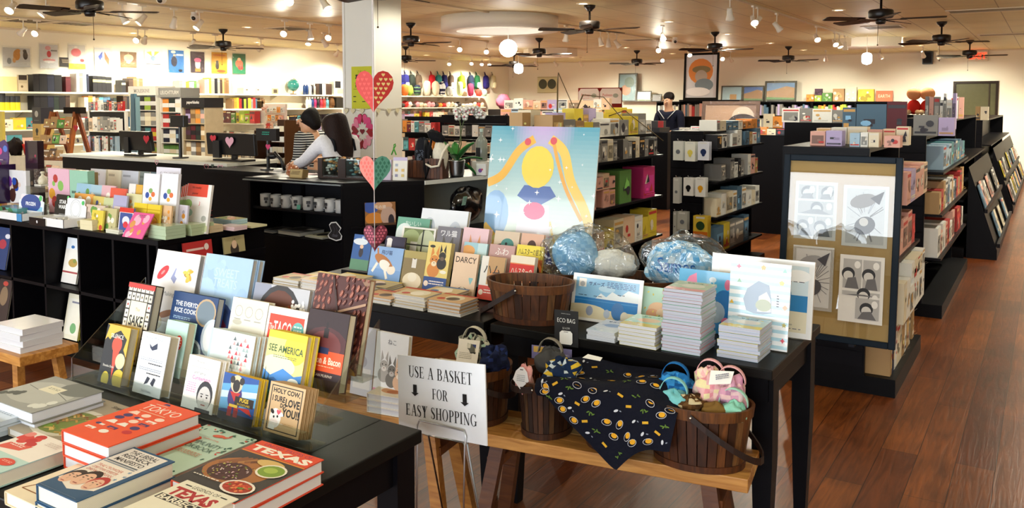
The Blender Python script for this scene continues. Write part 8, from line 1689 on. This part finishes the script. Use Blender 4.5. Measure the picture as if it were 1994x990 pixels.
# framed comic pages leaning on the gondola end
c3 = [PY(1510,650,4.80),PY(1528,300,4.915),PY(1768,291,4.915)]
fw,fh = PY(1735,652,4.80).x-c3[0].x+.02,(c3[1]-c3[0]).length;up3 = V((0,.115,c3[1].z-c3[0].z));T3 = basis(c3[0],(1,0,0),up3)
t = root('framed_comic_pages','large black framed sheet of four comic pages leaning on the gondola end','framed picture',T3);g = .035
MB().box(0,g,0,fh,-.03,0,'#14202c').box(fw-g,fw,0,fh,-.03,0,'#14202c').box(g,fw-g,0,g,-.03,0,'#14202c').box(g,fw-g,fh-g,fh,-.03,0,'#14202c').build('frame','laminate',t,None,.004)
m = MB();A = Art(m,fw-2*g,fh-2*g,M.Translation((g,g,-.02)),0,.0002);A.rect(0,0,1,1,'#cfa662');R = random.Random(12)
for (u0,v0,u1,v1),s in (((.06,.54,.47,.88),1),((.53,.52,.95,.87),2),((.07,.13,.47,.5),3),((.53,.09,.94,.47),4)):
 A.rect(u0,v0,u1,v1,'#ece9e4');w_,h_ = u1-u0,v1-v0;P = lambda u,v: (u0+u*w_,v0+v*h_)
 if s in (1,4):
  for (a,b,c,d) in (((.08,.7,.5,.94),(.55,.7,.92,.94),(.08,.44,.92,.66),(.08,.06,.5,.4),(.54,.06,.92,.4)) if s == 1 else ((.08,.5,.5,.94),(.53,.5,.92,.94),(.08,.4,.92,.46),(.4,.06,.92,.37))):
   A.rect(*P(a,b),*P(c,d),'#b8b6b4');q = P((a+c)/2+R.uniform(-.1,.1),(b+d)/2);A.disc(q[0],q[1],w_*.15,'#2c2c30');A.disc(q[0],q[1]-h_*.03,w_*.11,'#dcdad6');A.poly([P(a+.05,b),P(c-.05,b),P((a+c)/2+.08,b+(d-b)*.4),P((a+c)/2-.1,b+(d-b)*.35)],'#6c6a6c');q2 = P(c-.1,d-.08);A.disc(q2[0],q2[1],w_*.07,'#f4f2ee',w_*.09)
 else:
  A.rect(*P(.08,.05),*P(.92,.95),'#d0cecc')
  for i in range(16): a = R.uniform(0,6.28);A.line([P(.5+.12*math.cos(a),.45+.12*math.sin(a)),P(.5+.42*math.cos(a),.48+.42*math.sin(a))],.006,'#77757a')
  q = P(.5,.35);A.disc(q[0],q[1],w_*.24,'#4c4a50',w_*.2,rot=.6);A.disc(q[0]-.01,q[1]+.02,w_*.1,'#e0deda');q = P(.45,.75);A.disc(q[0],q[1],w_*.3,'#9c9a9c',w_*.16,rot=.3);A.poly([P(.6,.8),P(.9,.92),P(.8,.7)],'#44424a')
m.build('comic_sheet','paper',t);MB().box(g,fw-g,g,fh-g,-.012,-.010).build('glass','pane',t)
for u in (.3,.62): tag(MB().box(0,.03,0,.09,0,.02,'#33353a').build('frame_bracket','metal',None,TR(c3[0].x+fw*u,4.83,c3[0].z-.0225)),'small grey bracket under the framed comic pages, %s' % ('aisle side' if u > .5 else 'table side'),'bracket','brackets under the framed pages')
# pastel poster on the middle tables with an easel strut
pc = [PY(938,500,3.44),PY(958,245,3.55),PY(1168,246,3.55)];up4 = V((0,.02+.10*(pc[1].z-T1)/.76,pc[1].z-T1-.002));ph = up4.length;PWd = pc[2].x-pc[1].x
t = root('pastel_poster','pastel sparkle poster board with swooping gold bands standing behind the picture books','poster',basis((pc[1].x,3.435,T1+.002),(1,0,0),up4))
m = MB();m.box(0,PWd,0,ph,-.006,0,'#e8e8e8');A = Art(m,PWd,ph,None,0,.00005);R = random.Random(14)
n = 36
for i in range(n):
 for j in range(n):
  u,v = (i+.5)/n,(j+.5)/n;d = (1-u)*.6+v*.4;ca,cb,cc = lin('#c8a8dc'),lin('#4fa0b8'),lin('#dbe9dc');k = max(0,min(1,(v-.35)*1.5));q = max(0,1-((u-.5)/.3)**2-((v-1)/.25)**2)
  A.z = .00005;A.rect(i/n,j/n,(i+1)/n,(j+1)/n,tuple(cc[x]*(1-k)+(cb[x]*(1-q*.9)+ca[x]*q*.9)*k for x in range(3)))
A.disc(.1,.42,.13,'#8fb8e0',.2);A.z += .0001
for pts,w_,c in (([(0,.62),(.14,.68),(.28,.84),(.42,.92)],.07,'#eab44a'),([(.57,.92),(.7,.84),(.78,.66),(.92,.48),(.98,.32),(.88,.14),(.7,.0)],.08,'#eec75c'),([(.6,.9),(.66,.76),(.75,.6),(.9,.42)],.03,'#e8a848'),([(0,.35),(.12,.25),(.05,.12),(.2,0)],.05,'#ecc66c'),([(.62,.4),(.7,.25),(.88,.2),(.98,.32)],.02,'#e8d080'),([(0,.2),(.2,.3),(.3,.12)],.03,'#e0dc98')):
 q = [V((*p,0)) for p in [pts[0]]+pts+[pts[-1]]];cv = []
 for i in range(1,len(q)-2):
  for k in range(8): f_ = k/8;cv.append((.5*(2*q[i]+(q[i+1]-q[i-1])*f_+(2*q[i-1]-5*q[i]+4*q[i+1]-q[i+2])*f_*f_+(3*q[i]-q[i-1]-3*q[i+1]+q[i+2])*f_**3)).xy)
 A.line([tuple(p) for p in cv+[q[-1].xy]],w_,c)
A.poly([(.3,.25),(.62,.25),(.7,.1),(.22,.08)],'#5a62b8');A.poly([(.34,.5),(.6,.5),(.64,.25),(.3,.25)],'#ece8f0');A.poly([(.3,.55),(.48,.48),(.66,.56),(.6,.62),(.36,.62)],'#3f62a8');A.disc(.47,.46,.1,'#d8507c',.07);A.disc(.47,.74,.15,'#f0d24c',.17);A.disc(.36,.9,.03,'#d85060');A.disc(.6,.91,.03,'#d85060')
for i in range(26): A.star(R.random(),R.uniform(.25,1),R.uniform(.008,.035),'#f2f6f6',4,.3)
m.build('print_board','gloss',t);MB().bar((PWd*.5,ph*.7,-.01),(PWd*.5,-.0,-.17),.05,.006,'#c8c4b8').build('easel_strut','paper',t)
# twig arrangement
t = root('twig_arrangement','arching bare twigs in a dark vase behind the pastel poster','plant',TR(-3.25,5.75,0));MB().lathe([(0,0),(.12,0),(.13,.5),(.06,.9),(.06,1.15),(.05,1.15),(0,.9)],16,'#1a1614').build('vase','gloss',t)
for k,(dx,dy,h,b) in enumerate(((.35,.2,.85,.5),(.15,.1,.7,.35),(-.3,.1,.6,-.25),(.5,.3,.6,.9),(-.1,.2,.95,.6))): MB().tube([(0,0,1.0),(dx*.2,dy*.3,1.0+h*.45),(dx*.5,dy*.6,1.0+h*.8),(dx*.9,dy,1.0+h*.78+.03*k),(dx+b*.3,dy,1.0+h*.55)],[.008,.007,.006,.004,.003],'#5a4a2c',n=6).build('twig','laminate',t)
# ------------------------------------------------------------------ back of the shop
def bookcase(label,x0,x1,y,h,n):
 t = root('bookcase',label,'bookcase',TR(x0,y,0),'black bookcases');W = x1-x0
 MB().box(0,W,.25,.27,0,h,BLK).build('back_panel','blackpaint',t);MB().box(0,W,0,.249,h-.03,h,BLK).build('case_top','blackpaint',t)
 for x in [W*i/n for i in range(n)]+[W-.02]: MB().box(x,x+.02,0,.249,0,h-.031,BLK).build('upright','blackpaint',t)
 for z in (h-.36,h-.72,h-1.08,.06): MB().box(.021,W-.021,.001,.248,z-.02,z,BLK).build('shelf','blackpaint',t)
def spines(place,x0,x1,y,z,names,sd,fill=.93,half=1):
 if half: m_ = (x0+x1)/2+.01;spines(place+', corner half',x0,m_-.03,y,z,names,sd,fill,0);spines(place+', aisle half',m_+.025,x1,y,z,names,sd+400,fill,0);return
 goodsrow(place,(x0,y,z+.0006),(1,0,0),x1-x0,.29,.15,names,(.03,.07),'book','book',sd,art=False,hv=.3,fill=fill,mat='paper')
BH = 1.65;xs = [-9.3,-7.2,-5.1,-3.05]
for k in range(3):
 bookcase('black bookcase on the back wall, %s from the corner' % od(k),xs[k]+.005,xs[k+1]-.005,22.15,BH,2)
 spines('in the %s back-wall bookcase, top row' % od(k),xs[k]+.04,xs[k+1]-.06,22.17,BH-.36,[['white','grey','red','cream'],['grey','slate blue','grey','lilac'],['lime','orange','yellow','red','white','lilac','green','cream']][k],300+k);spines('in the %s back-wall bookcase, second row' % od(k),xs[k]+.04,xs[k+1]-.06,22.17,BH-.72,['white','tan','red','black','grey','cream'],310+k)
def fpic(label,x0,x1,yt,Y,zb,fr,shapes,bg,film=True):
 a = PY(x0,yt,Y);W = PY(x1,yt,Y).x-a.x;h = a.z-zb;t = root('framed_print',label,'framed picture',basis((a.x,Y-.06,zb+.001),(1,0,0),(0,.06,h)),'framed prints at the back');g = W*.06
 MB().box(0,g,0,h,-.02,0,fr).box(W-g,W,0,h,-.02,0,fr).box(g,W-g,0,g,-.02,0,fr).box(g,W-g,h-g,h,-.02,0,fr).build('frame','laminate',t)
 m = MB();A = Art(m,W-2*g,h-2*g,M.Translation((g,g,-.012)),0,.0006);A.rect(0,0,1,1,bg)
 for s in shapes: A.disc(*s[1:]) if s[0] == 'd' else A.poly(*s[1:])
 m.build('print','paper',t)
 if film: MB().sheet(lambda u,v: (u*W,v*h,.008+.004*math.sin(8*u+6*v)),6,6,'#fff').build('clear_wrap','film_thin',t)
hill = [('p',[(0,.5),(.3,.6),(.7,.8),(1,.7),(1,0),(0,0)],'#b08858'),('p',[(0,.15),(1,.1),(1,0),(0,0)],'#6c9454')]
for x0,x1,yt,lb,sh,bg in ((1205,1241,143,'upright dark framed green and orange print',[('d',.4,.4,.3,'#a86c3c'),('d',.6,.7,.3,'#4c6c58')],'#6c8c8c'),(1240,1269,177,'small framed sky and sea print beside the upright one',hill[1:],'#b8d0e4'),(1270,1289,183,'smallest framed grey print behind the man',[],'#a8a8a4'),(1405,1447,167,'framed pale landscape with a tan box shape',[('p',[(.4,.05),(.75,.05),(.75,.45),(.4,.45)],'#c89858')],'#a8c8d0'),(1447,1488,167,'framed blue sky and brown hill print',hill,'#4c74b4'),(1490,1552,158,'largest wrapped landscape with a brown mountain slope',hill,'#6c90b8')): fpic(lb+' on the bookcase',x0,x1,yt,22.3,BH,'#4c4c3c',sh,bg)
bookcase('black bookcase carrying the tall orange-sun picture',-6.9,-5.55,17.7,1.68,1);spines('under the orange-sun picture, top row',-6.85,-5.62,17.72,1.32,['red','slate blue','pink','grey'],320)
fpic('tall black framed picture of an orange sun and a grey shape',1333,1401,104,17.8,1.68,'#17140f',[('d',.48,.62,.4,'#df8a3c'),('d',.5,.66,.3,'#8c7c50',.12),('d',.5,.5,.2,'#b8ac9c'),('d',.6,.3,.3,'#7c8c94',.2),('d',.4,.14,.4,'#f4f4f4',.14)],'#d8dade',False)
GB = ['orange','lime','tan','cream','tan','red']
for i,(x0,x1,yt,n) in enumerate(((1570,1585,184,'orange'),(1586,1600,186,'lime'),(1601,1620,181,'green'),(1622,1644,173,'tan'),(1646,1668,170,'cream'),(1671,1702,174,'yellow'),(1706,1738,177,'orange'),(1586.5,1600.5,173,'plum'))):
 a = PY(x0,yt,22.2);zb = BH+.0006 if n != 'plum' else PY(x0,185,22.2).z+.001;c = '#e0704c' if i == 6 else K1[n]
 pack('gift_book','%s boxed gift book, %s on the back bookcase top' % (n,od(i)),PY(x1,yt,22.2).x-a.x,max(.05,a.z-zb),.1,c,(lambda a: a.text('EARTH',.5,.5,.3,'#f0d8b8',w=.7)) if i == 6 else boxart(c,[shade(c,.5),'#e8e0c8',shade(c,1.5)],i),basis((a.x,22.2,zb),(1,0,0),(0,0,1)),'box','gift books on the back bookcase',None,'paper',.0006)
for k,(px,c,c2,n) in enumerate(((1780,'#c82c24','#e0a070','nearer the boxed books'),(1806,'#c82c24','#e0a070','nearer the doorway'))):
 q = PY(px,190,20);t = root('round_soft_toy','plain round-headed red and tan soft toy stand, %s' % n,'soft toy',TR(q.x,20.0,1.3605 if px > 1790 else 1.3605),'red and tan soft toys')
 m = MB();m.ball(.145,c,T=TR(0,0,.165),sc=(.95,.75,1.1));m.build('body','cloth',t);MB().ball(.15,c2,T=TR(0,0,.45),sc=(1,.85,.92)).build('head','cloth',t)
 for s in (-1,1): MB().ball(.055,'#d8b890',T=TR(s*.09,-.1,.056)).build('foot','cloth',t)
bookcase('low black bookcase under the two red soft toys',-3.0,-2.2,19.8,1.36,1)
# character-brand display with two rounded headers
a = PY(1126,172,17);W = PY(1210,172,17).x-a.x;t = root('plush_display','dark red display with two rounded white Pusheen headers near the back corner'.replace('Pusheen ',''),'display stand',TR(a.x,17,0));MB().box(0,W,0,.05,0,1.95,'#7c1c14').build('back_panel','laminate',t)
for k in (0,1):
 pl = [(W*.48*u+W*.02+W*.5*k,v) for u,v in ((0,1.6),(1,1.6),(1,1.86),(.9,1.93),(.1,1.93),(0,1.86))];m = MB();m.prism(pl,.0,.02,'#f0e8e0',T=M.Rotation(PI/2,4,'X'));Art(m,W*.44,.3,M.Translation((W*.04+W*.5*k,-.021,1.61)) @ M.Rotation(PI/2,4,'X'),0,.001).text('Pusheen',.35,.6,.2,'#c8443c',w=.5).scrib(.15,.35,.4,.06,'#d88',1,2).disc(.78,.55,.14,'#a8b0a0',.1);m.build('header','paper',t)
 MB().box(W*.02+W*.5*k,W*.5+W*.5*k-.01,-.3,-.001,1.28,1.3,'#f0e8e0').build('shelf','laminate',t)
 R = random.Random(k)
 for i in range(5): m = MB();blob(m,0,0,.085,.04,.09,.085,['#d8e8d8','#e8d8dc'][k],i,.15,14,10);tag(m.build('small_plush','cloth',None,TR(a.x+W*.09+W*.5*k+i*.083*W,16.8,1.325)),'%s plush, %s along its shelf under the rounded white headers' % (['pale green','pale pink'][k],od(i)),'soft toy','small plush under the headers')
# stock behind: dark fixtures, pale goods and the man's desk
t = root('slat_fixture','black slatted fixture of hanging packets behind the orchid','display rack',TR(-7.15,9.5,0));MB().box(0,1.05,0,.04,0,1.44,BLK).build('slat_panel','blackpaint',t);MB().box(0,1.05,-.3,-.001,0,.1,BLK).build('base','blackpaint',t);MB().box(-.02,1.07,-.05,-.001,1.34,1.45,'#0c0b10').build('top_rail','blackpaint',t)
for k in range(4): goodsrow('in the %s row down, slatted fixture behind the orchid' % od(k),(-7.12,9.40,1.16-.22*k),(1,0,0),1.0,.16,.02,['grey','black','grey','white','peach','cream'],(.08,.11),'hook_packet','packet',330+k,hv=.15);tag(MB().tube([(-7.14,9.47,1.335-.22*k),(-6.11,9.47,1.335-.22*k)],.005,'#9a9a9a',n=6).build('hook_rail','metal'),'thin metal hook rail, %s down on the slatted fixture' % od(k),'rail','hook rails')
t = root('goods_fixture','dark fixture of red and teal goods beside the column','display rack',TR(-7.95,9.6,0));MB().box(0,.72,0,.04,0,1.42,BLK).build('back_panel','blackpaint',t)
for k in range(4): z = 1.2-.26*k;MB().box(0,.72,-.2,-.001,z-.015,z,'#15141a').build('shelf','blackpaint',t);goodsrow('on the %s shelf of the dark fixture beside the column' % od(k),(-7.93,9.42,z+.0006),(1,0,0),.68,.19,.12,['red','white','teal','black','grey','orange','maroon'],(.06,.12),'gift_bag','bag',340+k)
t = root('pastel_goods_shelf','pale shelf of yellow and mint goods behind the twigs','display rack',TR(-8.4,13,0));MB().box(0,2.2,0,.04,0,1.5,'#e8e0c8').build('back_panel','laminate',t)
for k in range(3): z = 1.26-.3*k;MB().box(0,2.2,-.25,-.001,z-.015,z,'#f0ead8').build('shelf','laminate',t);goodsrow('on the %s shelf of pastel goods behind the twigs' % od(k),(-8.36,12.78,z+.0006),(1,0,0),2.1,.26,.12,['yellow','cream','pale blue','lilac','orange','white','pink','yellow'],(.1,.24),'gift_bag','bag',350+k)
goodsrow('on top of the pastel goods shelf',(-8.36,12.9,1.5006),(1,0,0),2.1,.2,.1,['pink','peach','white','pink','lilac'],(.12,.25),'plush_pack','packet',356)
a = PX(1044,150,XL+.05) if 0 else PY(1044,150,22.4);W = PY(1082,150,22.4).x-a.x;pack('cloth_banner','pale cloth banner with two dark discs on the back wall',W,a.z-PY(1044,181,22.4).z,.01,'#d8d4ac',lambda q: q.disc(.28,.55,.22,'#5c6458').disc(.74,.55,.22,'#5c6458').rect(0,.97,1,1,'#a89c6c').rect(0,0,1,.03,'#a89c6c'),basis((a.x,22.48,PY(1044,181,22.4).z),(1,0,0),(0,0,1)),'banner',None,None,'cloth',.001)
a = PX(980,190,-13.9);m = MB();blob(m,0,0,.2,.2,.25,.22,'#e07c9c',6,.12);tag(m.build('pink_bag','cloth',None,TR(-13.9,min(a.y,22.0),1.45)),'big pink bag at the corner end of the bag shelf','bag');tag(MB().box(-.3,.3,-.3,.3,0,1.42,'#2a2624').build('corner_plinth','blackpaint',None,TR(-13.95,min(a.y,22.0),-.001)),'dark plinth under the big pink bag in the corner','plinth')
bookcase('dark low bookcase facing the shopfront past the packet-hung gondola',-3.5,-2.3,12.1,1.26,2)
for k,(x,z,c,n) in enumerate(((-3.2,.54,'#c8d0c4','pale'),(-3.22,.9,'#4c84a0','blue and yellow'),(-2.84,.9,'#c8b888','tan'))): book('picture_book','%s picture book facing out in the dark low bookcase' % n,.24,.26,.02,boxart(c,['#2c3c30',shade(c,.5),'#d8c848'],k),c,'#ddd',basis((x,12.13,z+.003),(1,0,0),(0,.12,1)))
front('on top of the dark low bookcase',1486,1560,12.2,1.2606,.2,['cream','orange','white','tan','lilac'],(.06,.14),'thin_book',360)
t = root('info_desk','black desk and cabinet in front of the standing man','counter',TR(-5.6,12.0,0));MB().box(0,.75,0,.5,0,1.17,'#0b0b0f').build('desk_body','blackpaint',t);MB().box(.1,.62,.0,.4,1.1705,1.24,'#0d0d11').build('screen_back','plastic',t)
pack('gift_box','small white box on the black desk before the man',.1,.12,.05,'#d0d4d8',None,basis((-5.48,12.2,1.2405),(1,0,0),(0,0,1)),mat='paper');pack('gift_box','grey and red box on the black desk before the man',.3,.1,.1,'#3c3c40',lambda a: a.rect(.7,0,1,1,'#b83030'),basis((-5.3,12.2,1.2405),(1,0,0),(0,0,1)),mat='paper')
t = root('goods_table','black low shelf of upright colourful books beside the man','shelf unit',TR(-6.9,11.6,0));MB().box(0,1.25,0,.4,0,1.09,BLK).build('shelf_body','blackpaint',t)
goodsrow('beside the man on the black low shelf',(-6.85,11.65,1.0906),(1,0,0),1.15,.28,.15,['green','orange','tan','black','red','white','orange','slate blue'],(.04,.1),'book','book',361,art=False);goodsrow('in the pale back row beside the man',(-6.85,11.95,1.0906),(1,0,0),1.15,.3,.08,['white','cream','pale blue','peach'],(.08,.16),'paper_pack','box',362)
t = root('goods_table','black low fixture under the brown wrapped picture','shelf unit',TR(-4.2,10.5,0));MB().box(0,1.6,0,.5,0,1.22,BLK).build('shelf_body','blackpaint',t)
fpic('large brown and grey plastic-wrapped picture on the low fixture',1368,1480,197,10.75,1.22,'#6c5448',[('d',.3,.7,.5,'#b89478',.2),('d',.75,.5,.22,'#d0bca8'),('d',.75,.25,.3,'#3c2c2c',.2),('d',.3,.2,.4,'#a08068',.1)],'#8c6c5c')
goodsrow('before the brown wrapped picture',(-4.1,10.53,1.2206),(1,0,0),1.4,.1,.08,['white','orange','cream','black','grey'],(.08,.18),'paper_pack','box',363)
t = root('goods_table','black tall fixture between the brown picture and the aisle','shelf unit',TR(-2.5,9.6,0));MB().box(0,.85,0,.5,0,1.4,BLK).build('shelf_body','blackpaint',t)
front('on the black tall fixture before the aisle',1522,1680,9.7,1.4006,.16,['white','grey','maroon','cream','magenta'],(.1,.22),'art_magazine',364,.05)
J3 = dict(pelvis=(0,.0,.98),waist=(0,0,1.12),chest=(0,-.01,1.36),neck=(0,-.03,1.53),head0=(0,-.06,1.6),head1=(0,-.09,1.70),shl=(.2,-.01,1.46),ell=(.24,-.05,1.18),wrl=(.14,-.27,1.14),shr=(-.2,-.01,1.46),elr=(-.24,-.05,1.18),wrr=(-.14,-.27,1.14),hil=(.09,.0,.93),knl=(.1,-.02,.52),anl=(.1,.03,.09),tol=(.105,-.1,.05),hir=(-.09,.0,.93),knr=(-.1,-.02,.52),anr=(-.1,.03,.09),tor=(-.105,-.1,.05),fwd=(0,-1,-.4))
pm,hm,fpm = person('man in a dark zipped jacket looking down behind the black desk',TR(-5.22,13.0,0,math.radians(-8)),J3,.5,'#17192a','#1c1d26','#c99a7c',sex='m')
hairshape(pm,[(0,-.085,1.738),(0,-.03,1.725),(0,.03,1.66)],[(.1,.07),(.102,.095),(.08,.07)],'#1a1210')
MB().tube([(-.16,-.1,1.5),(-.03,-.13,1.36)],.006,'#d8d8dc',n=5).tube([(.16,-.1,1.5),(.03,-.13,1.36)],.006,'#d8d8dc',n=5).build('collar_piping','cloth',pm)
